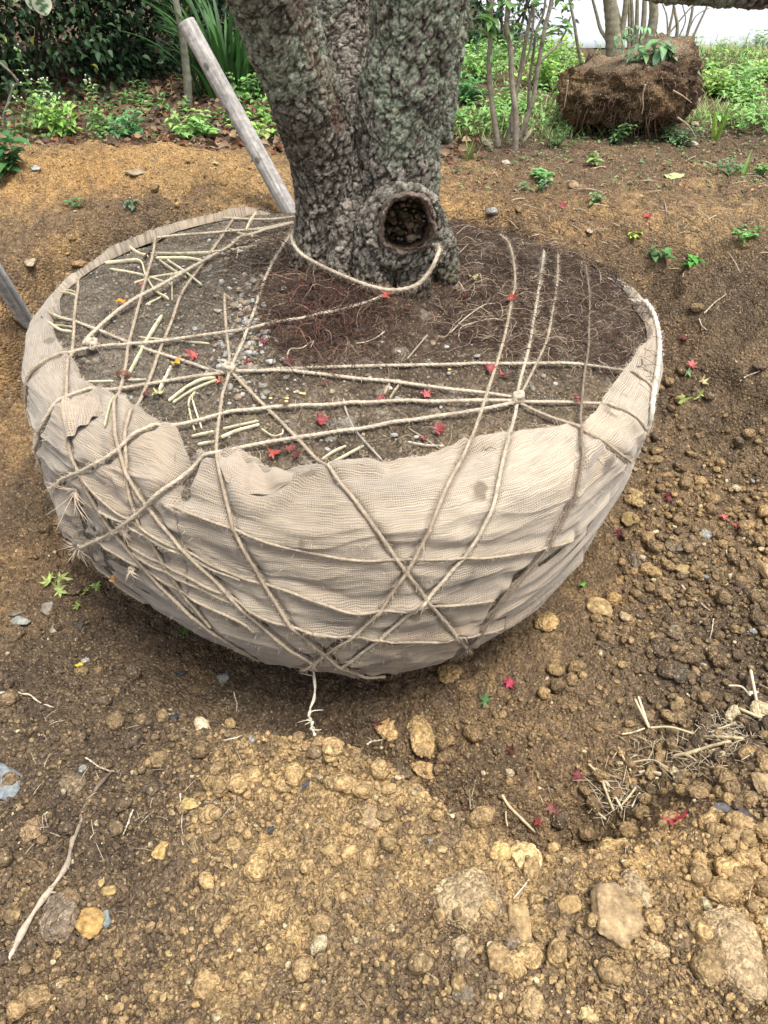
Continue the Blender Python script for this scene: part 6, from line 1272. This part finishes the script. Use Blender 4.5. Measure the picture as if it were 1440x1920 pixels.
# right hand meadow
weed(880, 195, 0.16, 14, .11, (.13, .30, .10), 'large leaved weed just right of the big trunk', 20, 0, .18)
weed(905, 150, 0.22, 16, .10, LG, 'tall bright weed behind the left stems of the multi stemmed shrub', 21, 0, .2)
weed(1010, 160, 0.24, 20, .10, BRG, 'tall lush weed behind the middle of the multi stemmed shrub', 22, 0, .25)
weed(1060, 175, 0.21, 18, .09, LG, 'lush weed against the left end of the second root ball', 23, 0, .22)
weed(960, 205, 0.14, 14, .08, LG, 'bright low weed seen between the shrub stems', 24, 0, .2)
weed(1035, 120, 0.22, 14, .11, BRG, 'light green weed above the second root ball', 25, 0, .2)
weed(1345, 178, 0.16, 16, .10, BRG, 'broad leaved yellowish green weed right of the second root ball', 26, 0, .14)
weed(1395, 190, 0.15, 14, .10, LG, 'round leaved bright weed near the right edge', 27, 0, .15)
weed(1330, 130, .20, 14, .08, LG, 'tall pale weed behind the right end of the second root ball', 28, 0, .2)
weed(1435, 150, .18, 12, .09, BRG, 'bright weed cut by the right edge', 29, 0, .2)
weed(1290, 110, .18, 16, .06, (.30, .45, .12), 'feathery yellow green weed behind the second root ball', 30, 0, .25, wid=.25)
weed(1400, 105, .15, 16, .06, (.32, .46, .14), 'feathery pale weed at the right in front of the pavement', 31, 0, .3, wid=.25)
weed(935, 85, .28, 12, .07, (.26, .34, .10), 'olive weed by the far dark shrub', 32, 0, .3)
weed(1005, 358, .05, 8, .045, (.16, .30, .14), 'small pale green sprig on the soil behind the ball', 40, 0, .05)
weed(1228, 490, .05, 6, .06, (.09, .22, .07), 'dark green seedling on the right slope, lower of two', 41, 0, .03)
weed(1295, 497, .05, 3, .06, (.10, .32, .05), 'upright green seedling on the right slope', 42, 0, .01)
weed(1385, 448, .06, 12, .045, (.16, .36, .10), 'green seedling patch near the right edge', 43, 0, .08)
weed(1190, 447, .03, 5, .045, (.40, .55, .12), 'yellow green leaflet sprig on the rim behind the ball', 44, 0, .03)
weed(1045, 272, .12, 14, .06, (.09, .20, .07), 'dark ferny weed under the left end of the second root ball', 45, 0, .12, wid=.25)
weed(1150, 268, .10, 10, .06, (.13, .24, .10), 'weed under the middle of the second root ball', 46, 0, .08)
weed(1262, 270, .09, 12, .06, (.12, .22, .10), 'torn leafy sprig right below the second root ball', 47, 0, .09)
weed(1120, 310, .05, 8, .06, (.24, .38, .12), 'low green sprig on the soil in front of the second root ball', 48, 0, .08)
weed(1105, 385, .04, 8, .04, (.20, .34, .14), 'tiny sprig on the soil, lower of two behind the ball', 49, 0, .05)
weed(1370, 325, .05, 10, .05, (.12, .24, .10), 'dark low weed at the far right on the bare soil', 50, 0, .07)
weed(1430, 330, .05, 10, .05, (.18, .32, .10), 'low weed cut by the right edge on bare soil', 51, 0, .06)
weed(137, 388, .04, 5, .05, (.13, .26, .10), 'little green sprig on the spoil mound', 52, 0, .03)
weed(262, 388, .03, 7, .045, (.16, .26, .15), 'greyish green scrap of weed on the spoil mound', 53, 0, .05)
weed(1015, 338, .05, 10, .06, (.20, .40, .14), 'green sprig between shrub and ball on the right', 54, 0, .06)
def blade_tuft(px, py, h, n, base, lab, seed):
    p = ground_hit(px, py); P = np.tile(p, (n, 1)) + np.random.default_rng(seed).normal(0, .012, (n, 3)) * [1, 1, 0]; v, q, c = blades_arr(P, np.random.default_rng(seed).uniform(.5, 1, n) * h, .25, np.full(n, .014), gcol(n, base, .2), .15); mb = MB(); mb.add(v, None, q, c); tag(mb.build('grass_tuft', M_PLANT), lab, 'grass')
blade_tuft(1342, 262, .26, 6, (.22, .40, .05), 'upright yellow green blade tuft right of the second root ball', 1)
blade_tuft(1395, 330, .14, 4, (.25, .38, .10), 'short pale grass tuft near the right edge', 2)
blade_tuft(880, 300, .16, 12, (.30, .34, .12), 'dry grass tuft at the left of the multi stemmed shrub', 3)

def ground_cover():
    # grass and small leaves of the meadow on the right; nobody could count them
    R = np.random.default_rng(8); n = 42000; x = R.uniform(.1, 6.5, n); y = R.uniform(4.6, 7.6, n); d = fbm2(x, y, 2.2, 3, 900); front = 5.0 + .5 * fbm2(x, y, 1.5, 2, 905) - .5 * (x < 1.3)
    ok = (y > front) & (R.random(n) < np.clip(.40 + 2.6 * d, .03, 1)) & (x < y * .95); x, y = x[ok], y[ok]; z = base_h(x, y); m = len(x)
    h = R.uniform(.03, .11, m) * (1 + .6 * fbm2(x, y, 1.2, 2, 910)); hue = np.clip(.5 + 1.6 * fbm2(x, y, 1.0, 3, 915) + R.normal(0, .15, m), 0, 1)[:, None]
    col = np.array([.20, .38, .10]) * (1 - hue) + np.array([.46, .50, .20]) * hue; col = col * R.uniform(.7, 1.3, (m, 1)); dry = R.random(m) < .2; col[dry] = [.50, .42, .24]
    v, q, c = blades_arr(np.stack([x, y, z], -1), h, .4, R.uniform(.004, .009, m), col, .4, 3); mb = MB(); mb.add(v, None, q, c)
    k = 26000; x = R.uniform(.1, 6.0, k); y = R.uniform(4.7, 7.5, k); ok = (fbm2(x, y, 1.8, 3, 920) > .03) & (x < y * .95); x, y = x[ok], y[ok]; m = len(x); P = np.stack([x, y, base_h(x, y) + R.uniform(.02, .13, m)], -1); a = R.uniform(0, 6.28, m)
    L = R.uniform(.02, .06, m); v, t, q, c = leaves_arr(P, np.stack([np.cos(a), np.sin(a), R.uniform(-.2, .5, m)], -1), np.tile([0, 0, 1.], (m, 1)), L, L * .55, gcol(m, (.24, .44, .13), .4, R)); mb.add(v, t, q, c)
    tag(mb.build('meadow_grass', M_PLANT), kind='stuff')
    mb = MB(); k = 5200; x = R.uniform(-4.6, .3, k); y = R.uniform(4.35, 7.6, k); P = np.stack([x, y, base_h(x, y) + R.uniform(.005, .07, k)], -1); ok = fbm2(x, y, 2.6, 3, 925) > .03; P = P[ok]; m = len(P); a = R.uniform(0, 6.28, m); L = R.uniform(.02, .055, m)
    v, t, q, c = leaves_arr(P, np.stack([np.cos(a), np.sin(a), R.uniform(-.1, .5, m)], -1), np.tile([0, 0, 1.], (m, 1)), L, L * .6, gcol(m, (.10, .22, .06), .4, R)); mb.add(v, t, q, c)
    k = 900; x = R.uniform(.2, 3.5, k); y = 4.9 - 1.2 * R.random(k)**1.7; P = np.stack([x, y, base_h(x, y) + .006 + .02 * R.random(k)], -1); a = R.uniform(0, 6.28, k); L = R.uniform(.012, .035, k); v, t, q, c = leaves_arr(P, np.stack([np.cos(a), np.sin(a), R.uniform(0, .5, k)], -1), np.tile([0, 0, 1.], (k, 1)), L, L * .5, gcol(k, (.15, .26, .10), .4, R)); mb.add(v, t, q, c)
    tag(mb.build('low_ground_cover', M_PLANT), kind='stuff')
    # brown leaf litter
    mb = MB(); k = 9500; x = R.uniform(-5, .5, k); y = R.uniform(4.15, 8, k) + .25 * fbm2(x, x * 0, 3, 2, 930); P = np.stack([x, y, base_h(x, y) + R.uniform(.004, .03, k)], -1); a = R.uniform(0, 6.28, k); L = R.uniform(.03, .075, k); ch = R.integers(0, 6, k); pal = np.array([(.20, .115, .07), (.13, .085, .055), (.30, .19, .11), (.24, .10, .06), (.10, .07, .05), (.40, .28, .16)])
    v, t, q, c = leaves_arr(P, np.stack([np.cos(a), np.sin(a), R.uniform(-.3, .5, k)], -1), np.stack([R.normal(0, .5, k), R.normal(0, .5, k), np.ones(k)], -1), L, L * .6, pal[ch] * R.uniform(.7, 1.2, (k, 1)), .3, .4); mb.add(v, t, q, c)
    k = 2600; x = R.uniform(.2, 3.6, k); y = 5.6 - 1.9 * R.random(k)**1.3; P = np.stack([x, y, base_h(x, y) + R.uniform(.004, .014, k)], -1); a = R.uniform(0, 6.28, k); L = R.uniform(.012, .035, k); ch = R.integers(0, 6, k)
    v, t, q, c = leaves_arr(P, np.stack([np.cos(a), np.sin(a), R.uniform(-.2, .3, k)], -1), np.tile([0, 0, 1.], (k, 1)), L, L * .4, pal[ch] * R.uniform(.7, 1.3, (k, 1)), .3, .3); mb.add(v, t, q, c)
    tag(mb.build('fallen_leaf_litter', M_LEAF), kind='stuff')
ground_cover()

# pale pavement at the far right
def pavement():
    m, t, b = newmat('pale_concrete'); tc = node(t, 'ShaderNodeTexCoord'); n = node(t, 'ShaderNodeTexNoise', Scale=14.0, Detail=6.0); t.links.new(tc.outputs['Object'], n.inputs['Vector']); cr = node(t, 'ShaderNodeMapRange'); t.links.new(n.outputs[0], cr.inputs[0]); cr.inputs[3].default_value = .34; cr.inputs[4].default_value = .50
    vm = node(t, 'ShaderNodeVectorMath', operation='SCALE'); vm.inputs[0].default_value = (.86, .92, 1.0); t.links.new(cr.outputs[0], vm.inputs['Scale']); t.links.new(vm.outputs[0], b.inputs['Base Color']); b.inputs['Roughness'].default_value = .85
    mb = MB(); xs = np.linspace(1.0, 24, 60); ya = 7.45 + .10 * fbm2(xs, xs * 0, 1.1, 3, 950) - .04 * (xs - 2); 
    V = np.concatenate([np.stack([xs, ya, xs * 0 - .01], -1), np.stack([xs, ya + .01, xs * 0 + .045], -1), np.stack([xs, xs * 0 + 16.5, xs * 0 + .075], -1), np.stack([xs, xs * 0 + 16.5, xs * 0 - .02], -1)]); i = np.arange(59); Q = np.concatenate([np.stack([i + 60 * k, i + 1 + 60 * k, i + 1 + 60 * (k + 1), i + 60 * (k + 1)], -1) for k in range(3)]); mb.add(V, None, Q)
    tag(mb.build('pavement', m), kind='structure')
pavement()
# a belt of trees far off, seen only if one looks up
def far_trees():
    for k, (x, y, h) in enumerate([(-9, 22, 6), (-3, 24, 7), (3, 23, 6.5), (9, 22, 7), (15, 20, 6)]):
        R = np.random.default_rng(60 + k); root = empty('broadleaf_tree', (x, y, 0)); tag(root, 'far broadleaf tree beyond the pavement, number %s from the left' % ['one', 'two', 'three', 'four', 'five'][k], 'tree', 'trees beyond the pavement'); n = 3500; C = R.normal(0, 1, (26, 3)); C /= np.linalg.norm(C, axis=1)[:, None]; C = C * [2.2, 2.0, h * .28] + [0, 0, h * .62]; P = C[R.integers(0, 26, n)] + R.normal(0, .55, (n, 3))
        L = R.uniform(.15, .35, n); v, t, q, c = leaves_arr(P, R.normal(0, 1, (n, 3)), R.normal(0, .5, (n, 3)) + [0, 0, 1.], L, L * .7, gcol(n, (.07, .13, .04), .4, R)); mb = MB(); mb.add(v, t, q, c); mb.build('crown', M_PLANT, root); mb = MB(); v, t, q = tube_arr(catmull([[0, 0, -.1], [.1, 0, h * .3], [0, .1, h * .8]], 12), np.linspace(.22, .08, 12), 10); mb.add(v, t, q, (.14, .11, .08)); mb.build('trunk', M_WOODP, root)
far_trees()

# weathered round pole leaning behind the ball
def pole(name, P0, P1, r0, r1, base, lab, cat, seed, knots=True, grp=None):
    P0, P1 = np.array(P0), np.array(P1); n = 150; t = np.linspace(0, 1, n); P = P0 + (P1 - P0) * t[:, None]; sd = 48; v, tt, q = tube_arr(P, r0 + (r1 - r0) * t, sd); ax = (P1 - P0) / np.linalg.norm(P1 - P0); a = np.tile(np.arange(sd) * 6.2832 / sd, n); s = np.repeat(t, sd) * np.linalg.norm(P1 - P0)
    g = fbm2(a * 6, s * 5 + .0, 1, 4, seed); crk = np.exp(-((np.abs(((a - 4.0 + .5 * fbm2(s, s * 0, 3, 2, seed)) + math.pi) % 6.2832 - math.pi)) / .045)**2) + .7 * np.exp(-((np.abs(((a - 5.2 + .35 * fbm2(s, s * 0 + 5, 4, 2, seed)) + math.pi) % 6.2832 - math.pi)) / .03)**2) * (s < s.max() * .6)
    cen = np.repeat(P, sd, axis=0); d = v[:n * sd] - cen; dn = d / np.linalg.norm(d, axis=1)[:, None]; v[:n * sd] += dn * (.0022 * g - .0055 * crk)[:, None]
    gr = fbm2(a * 14, s * 7, 1, 3, seed + 3); c = np.array(base) * (1 + 1.1 * gr + .6 * g)[:, None]; c = c * (1 - .8 * crk.clip(0, 1))[:, None]
    if knots:
        for ks, ka in ((.32, 4.6), (.55, 4.9), (.72, 4.4), (.86, 5.0), (.15, 4.2), (.62, 4.0)):
            e = np.sqrt(((s - ks * s.max()) / .011)**2 + ((((a - ka) + math.pi) % 6.2832 - math.pi) * r0 / .009)**2); kf = np.exp(-(e - .9).clip(0)**2 * 4)[:, None] * .8; c = c * (1 - kf) + np.array([.10, .085, .075]) * kf * (.7 + .5 * (e[:, None] < .4))
    cc = np.vstack([c, np.tile(np.array(base) * .9, (len(v) - n * sd, 1))]); return tag(link_mesh(name, v, [tt, q], M_WOODP, None, np.clip(cc, .02, 1)), lab, cat, grp)
p1 = np.array(W(546, 400, 3.38)); p0 = np.array(W(349, 42, 3.62)); low = p1 + (p1 - p0) / np.linalg.norm(p1 - p0) * .45
pole('wooden_pole', low, p0, .035, .035, (.345, .325, .30), 'weathered grey wooden pole leaning behind the ball beside the trunk', 'pole', 3)
p1 = np.array(W(52, 606, 2.95)); p0 = np.array(W(-90, 380, 2.6)); low = p1 + (p1 - p0) / np.linalg.norm(p1 - p0) * .25
pole('grey_pole', low, p0, .030, .030, (.42, .42, .41), 'smooth grey pole entering from the left edge behind the burlap', 'pole', 5, False)
# thin grey trunk
def stem_set(name, lab, cat, stems, grp=None, col=(.22, .19, .15), leaves=None, seed=0, Y0=4.4, parent=None):
    base = WZ(stems[0][1][0][0], stems[0][1][0][1], 0) if parent is None else parent.location; root = empty(name, base) if parent is None else parent
    if parent is None: tag(root, lab, cat, grp)
    Mi = Matrix.Translation(-Vector(base)); R = random.Random(seed); tips = []
    for r, L in stems:
        P = catmull([list(W(a, b, Y)) for a, b, Y in L], max(24, len(L) * 10)); t = np.linspace(1, .55, len(P)); mb = MB(); v, tt, q = tube_arr(P, r * t * (1 + 0.03 * np.sin(np.arange(len(P)) * 1.7 + seed)), 12); c = np.array(col) * (1 + .8 * fbm3(v * [1, 1, .4], 28, 4, seed)[:, None]); lt = sstep(.1, .25, fbm3(v, 20, 3, seed + 9))[:, None]; mb.add(v, tt, q, c * (1 - .4 * lt) + np.array([.32, .34, .26]) * .4 * lt)
        o = mb.build('stem', M_WOODP, root); o.matrix_parent_inverse = Mi; tips.append(P)
    return root, tips, Mi
stem_set('thin_tree', 'thin grey green trunk standing in the leaf litter left of the leaning pole', 'tree', [(.026, [(353, 198, 5.35), (352, 160, 5.34), (347, 110, 5.32), (341, 60, 5.3), (330, 5, 5.3), (318, -60, 5.3), (305, -160, 5.3)])], col=(.20, .20, .15), seed=2)
stem_set('bare_twig', 'bare forked grey twig at the left edge', 'twig', [(.009, [(12, 265, 4.5), (10, 240, 4.5), (8, 215, 4.48), (15, 195, 4.46), (25, 165, 4.45), (33, 155, 4.44), (22, 138, 4.42), (0, 118, 4.4), (-20, 100, 4.4)])], col=(.25, .22, .18), seed=3)
SH = [(.016, [(935, 276, 4.42), (929, 240, 4.42), (922, 190, 4.42), (917, 130, 4.42), (920, 70, 4.42), (921, 20, 4.42), (925, -60, 4.42)]), (.017, [(965, 286, 4.38), (967, 250, 4.38), (966, 205, 4.38), (960, 160, 4.38), (957, 90, 4.38), (950, 50, 4.38), (955, -10, 4.38), (965, -80, 4.38)]),
      (.013, [(950, 272, 4.5), (958, 235, 4.5), (965, 190, 4.5), (975, 140, 4.52), (985, 80, 4.52), (995, 30, 4.52), (1010, -20, 4.5), (1020, -90, 4.5)]), (.014, [(972, 262, 4.45), (985, 230, 4.45), (1000, 185, 4.45), (1005, 150, 4.45), (1015, 90, 4.45), (1022, 50, 4.45), (1033, 5, 4.45), (1040, -60, 4.45)]),
      (.009, [(983, 255, 4.5), (990, 215, 4.5), (992, 160, 4.5), (1000, 100, 4.5), (1005, 60, 4.5), (1020, 20, 4.5), (1026, -50, 4.5)]), (.007, [(1000, 135, 4.46), (1015, 115, 4.46), (1042, 88, 4.46), (1060, 60, 4.5), (1070, 30, 4.5)]), (.006, [(962, 100, 4.4), (975, 75, 4.4), (990, 60, 4.4)]), (.007, [(975, 278, 4.4), (985, 262, 4.38), (1000, 240, 4.4), (1010, 215, 4.4)]), (.008, [(958, 250, 4.44), (962, 200, 4.44), (978, 130, 4.44), (993, 95, 4.44), (1000, 40, 4.44), (1003, -40, 4.44)])]
root, tips, Mi = stem_set('multi_stem_shrub', 'slender multi stemmed shrub with nearly bare grey stems right of the big trunk', 'shrub', SH, col=(.25, .21, .165), seed=4)
def sprays(root, Mi, pts, n, L0, base, seed, wid=.42):
    R = np.random.default_rng(seed); P = []; D = []
    for (a, b, Y) in pts:
        p = np.array(W(a, b, Y))
        for k in range(n): an = R.uniform(0, 6.28); P.append(p + R.normal(0, .015, 3)); D.append([math.cos(an), math.sin(an), R.uniform(-.4, .7)])
    P, D = np.array(P), np.array(D); L = L0 * R.uniform(.7, 1.2, len(P)); v, t, q, c = leaves_arr(P, D, np.tile([0, 0, 1.], (len(P), 1)), L, L * wid, gcol(len(P), base, .3, R)); mb = MB(); mb.add(v, t, q, c); o = mb.build('leaves', M_PLANT, root); o.matrix_parent_inverse = Mi
sprays(root, Mi, [(920, 28, 4.42), (918, 40, 4.4), (912, 55, 4.42), (960, 50, 4.4), (995, 8, 4.4), (1010, 70, 4.45), (1045, 60, 4.5), (1055, 45, 4.5), (935, 100, 4.4), (1065, 12, 4.5), (985, -10, 4.5), (940, 5, 4.4)], 7, .075, (.16, .30, .08), 5)
sprays(root, Mi, [(880, 60, 4.9), (890, 40, 4.9), (905, 15, 4.9), (895, 80, 4.9), (870, 25, 4.9)], 9, .06, (.06, .12, .06), 6)

# second root ball: torn out, tilted, with its stems
def second_ball():
    loc = Vector((1.34, 4.85, .215)); root = empty('uprooted_shrub', (loc.x, loc.y, 0)); tag(root, 'uprooted shrub lying with its dark torn root ball exposed at the back right', 'shrub'); Mi = Matrix.Translation((-loc.x, -loc.y, 0))
    V, T = ICO[5]; V = np.concatenate([V]); V, T = remesh_smooth(V, [T], .022, 0); d = V / np.linalg.norm(V, axis=1)[:, None]
    # a thick tilted disc: flat worn top, ragged side
    th = np.arctan2(d[:, 1], d[:, 0]); r = 1 / (np.abs(d[:, 0])**3.2 + np.abs(d[:, 1])**3.2 + np.abs(d[:, 2])**3.2)**(1 / 3.2); P = d * r[:, None] * [.355, .32, .165]
    P[:, 2] *= 1 + .9 * P[:, 0]; P[:, 0] *= 1 - .22 * sstep(.0, -.2, P[:, 2]); P[:, 2] += .02 * fbm3(P, 4, 2, 5) * 2
    n = d; b = fbm3(P, 5, 4, 10) * .16 + fbm3(P, 15, 4, 11) * .10; f1, f2, cid = worley3(P, 16, 12); b += .04 * np.clip(.7 - f1, 0, 1) + fbm3(P, 60, 2, 13) * .018
    b *= np.where(n[:, 2] > .75, .45, 1); P = P + n * b[:, None]; P[:, 2] -= .035 * sstep(-.12, -.25, P[:, 2])
    a = math.radians(-7); R_ = np.array([[math.cos(a), 0, math.sin(a)], [0, 1, 0], [-math.sin(a), 0, math.cos(a)]]); P = P @ R_.T + np.array(loc)
    c = np.array([.075, .05, .03]) * (1 + 1.6 * fbm3(P, 14, 4, 20))[:, None] * (.8 + .6 * cid)[:, None]; oc = sstep(.05, .2, fbm3(P, 6, 3, 21) + .12 * (P[:, 2] < .3))[:, None]; c = c * (1 - .6 * oc) + np.array([.17, .11, .055]) * .6 * oc; tp = sstep(.6, .85, (n @ R_.T)[:, 2])[:, None]; c = c * (1 - tp * .6) + np.array([.28, .21, .14]) * tp * .6
    o = link_mesh('root_ball', P, [T], M_CLOD, root, np.clip(c, .015, 1)); o.matrix_parent_inverse = Mi
    mb = MB(); R = random.Random(6); N = len(P)
    for k in range(1000):
        i = R.randrange(N); p = P[i]
        if p[1] > loc.y + .05: continue
        out = p - np.array(loc); out /= np.linalg.norm(out); L = .02 + .10 * R.random()**2.5; q = p - out * .004; pts = [q, q + out * L * R.uniform(.1, .3) + [R.gauss(0, .008), 0, -L * .3], q + out * L * R.uniform(.0, .25) + [R.gauss(0, .02), 0, -L]]; v, t, f = tube_arr(catmull(pts, 7), np.linspace(.0022, .0006, 7), 4); mb.add(v, t, f, np.array(R.choice([(.12, .078, .05), (.08, .05, .03), (.22, .15, .10), (.14, .09, .055)])) * R.uniform(.7, 1.2))
    for L in ([(1210, 158), (1205, 180), (1206, 200), (1203, 215)], [(1065, 150), (1062, 175), (1058, 200)], [(1262, 170), (1280, 180), (1297, 193)], [(1270, 220), (1290, 235), (1300, 250), (1307, 260)]):
        Y = loc.y - .42; v, t, f = tube_arr(catmull([W(a_, b_, Y) for a_, b_ in L], 20), np.linspace(.005, .002, 20), 6); mb.add(v, t, f, (.34, .26, .18))
    o = mb.build('hanging_roots', M_ROOT, root); o.matrix_parent_inverse = Mi; o['kind'] = 'stuff'
    Y = 4.95
    S2 = [(.047, [(1152, 112, Y), (1150, 80, Y), (1148, 40, Y), (1143, 0, Y), (1135, -80, Y)]), (.030, [(1210, 90, Y), (1222, 55, Y), (1226, 20, Y), (1222, -20, Y), (1215, -80, Y)]), (.017, [(1200, 95, Y), (1205, 60, Y), (1208, 20, Y), (1210, -60, Y)]), (.012, [(1187, 92, Y), (1186, 50, Y), (1184, 0, Y), (1182, -60, Y)]), (.010, [(1179, 92, Y), (1180, 50, Y), (1179, 0, Y), (1177, -60, Y)]), (.013, [(1193, 90, Y), (1194, 50, Y), (1195, 0, Y), (1197, -60, Y)]), (.020, [(1165, 100, Y), (1166, 60, Y), (1172, 20, Y), (1176, -40, Y)]),
          (.011, [(1148, 100, Y), (1138, 75, Y), (1126, 55, Y), (1118, 25, Y), (1106, -20, Y)]), (.008, [(1182, 90, Y), (1172, 60, Y), (1160, 25, Y), (1150, -20, Y)]), (.010, [(1090, 120, 5.1), (1083, 85, 5.1), (1076, 40, 5.1), (1068, 0, 5.1), (1060, -60, 5.1)]), (.010, [(1267, 80, Y), (1270, 50, Y), (1265, 20, Y), (1258, -20, Y)]), (.008, [(1250, 85, Y), (1256, 50, Y), (1262, 20, Y), (1268, -30, Y)]), (.009, [(1285, 80, Y), (1292, 50, Y), (1298, 20, Y), (1303, -30, Y)]), (.007, [(1294, 82, Y), (1308, 50, Y), (1322, 20, Y), (1335, -10, Y)]), (.005, [(1245, 75, Y), (1265, 50, Y), (1290, 20, Y), (1310, 0, Y)]), (.004, [(1235, 70, Y), (1225, 45, Y), (1230, 20, Y), (1240, -10, Y)]), (.004, [(1270, 75, Y), (1285, 40, Y), (1280, 10, Y), (1275, -20, Y)]), (.005, [(1252, 70, Y), (1250, 30, Y), (1240, 0, Y), (1236, -30, Y)]), (.004, [(1290, 60, Y), (1305, 30, Y), (1330, 15, Y)])]
    stem_set('', '', '', S2, parent=root, col=(.24, .22, .15), seed=8)
    R = np.random.default_rng(3); P_ = []; D_ = []; L_ = []
    for a_, b_, n_, s_ in ((1195, 95, 10, .07), (1215, 100, 16, .10), (1240, 95, 22, .11), (1250, 110, 16, .10), (1275, 125, 8, .12), (1225, 120, 8, .12), (1180, 55, 10, .05), (1160, 80, 8, .06), (1200, 60, 8, .05), (1265, 150, 3, .13)):
        p = np.array(W(a_, b_, Y - .26))
        for k in range(n_): an = R.uniform(0, 6.28); P_.append(p + R.normal(0, .022, 3)); D_.append([math.cos(an), -abs(math.sin(an)), R.uniform(-.9, .4)]); L_.append(s_ * R.uniform(.6, 1.1))
    L_ = np.array(L_); v, t, q, c = leaves_arr(np.array(P_), np.array(D_), np.tile([0, 0, 1.], (len(P_), 1)), L_, L_ * .45, gcol(len(P_), (.20, .33, .17), .35, R)); mb = MB(); mb.add(v, t, q, c); o = mb.build('clinging_weed_leaves', M_PLANT, root); o.matrix_parent_inverse = Mi
second_ball()
# variegated leaves hanging into the top left corner
root = empty('variegated_branch', W(60, -40, 3.6)); tag(root, 'drooping branch tip with white edged variegated leaves at the top left', 'branch'); Mi = Matrix.Translation(-root.location)
def big_leaf(px, py, px2, py2, Y, w, c, seed):
    a, b = np.array(W(px, py, Y)), np.array(W(px2, py2, Y)); L = np.linalg.norm(b - a); x = (b - a) / L; n = np.array([.1, -1, .4]); n /= np.linalg.norm(n); y = np.cross(n, x); y /= np.linalg.norm(y); V = []; C = []
    for s in np.linspace(0, 1, 15):
        ww = w * math.sin(math.pi * min(1, s * .9 + .08))**.8 * .5 * (1 if s < 1 else 0)
        for g in np.linspace(-1, 1, 9): V.append(a + x * L * s + y * ww * g + n * (-abs(g) * ww * .35)); C.append(c if abs(g) < .45 + .3 * math.sin(s * 19 + g * 3 + seed) else (.62, .66, .50))
    V = np.array(V); Q = np.array([[i * 9 + j, (i + 1) * 9 + j, (i + 1) * 9 + j + 1, i * 9 + j + 1] for i in range(14) for j in range(8)]); m = len(V); o = link_mesh('leaf', np.vstack([V, V + [0, .001, 0]]), [np.vstack([Q, Q[:, ::-1] + m])], M_LEAF, root, np.vstack([C, C])); o.matrix_parent_inverse = Mi
big_leaf(68, -18, 86, 30, 3.6, .075, (.10, .20, .09), 1); big_leaf(56, -25, 62, 20, 3.62, .06, (.10, .20, .09), 2); big_leaf(30, -20, 28, 4, 3.6, .03, (.25, .4, .1), 3)
mb = MB(); v, t, q = tube_arr(catmull([W(150, -120, 3.6), W(95, -60, 3.6), W(66, -18, 3.6), W(40, -25, 3.6)], 24), .004, 6); mb.add(v, t, q, (.15, .13, .09)); o = mb.build('twig', M_WOODP, root); o.matrix_parent_inverse = Mi
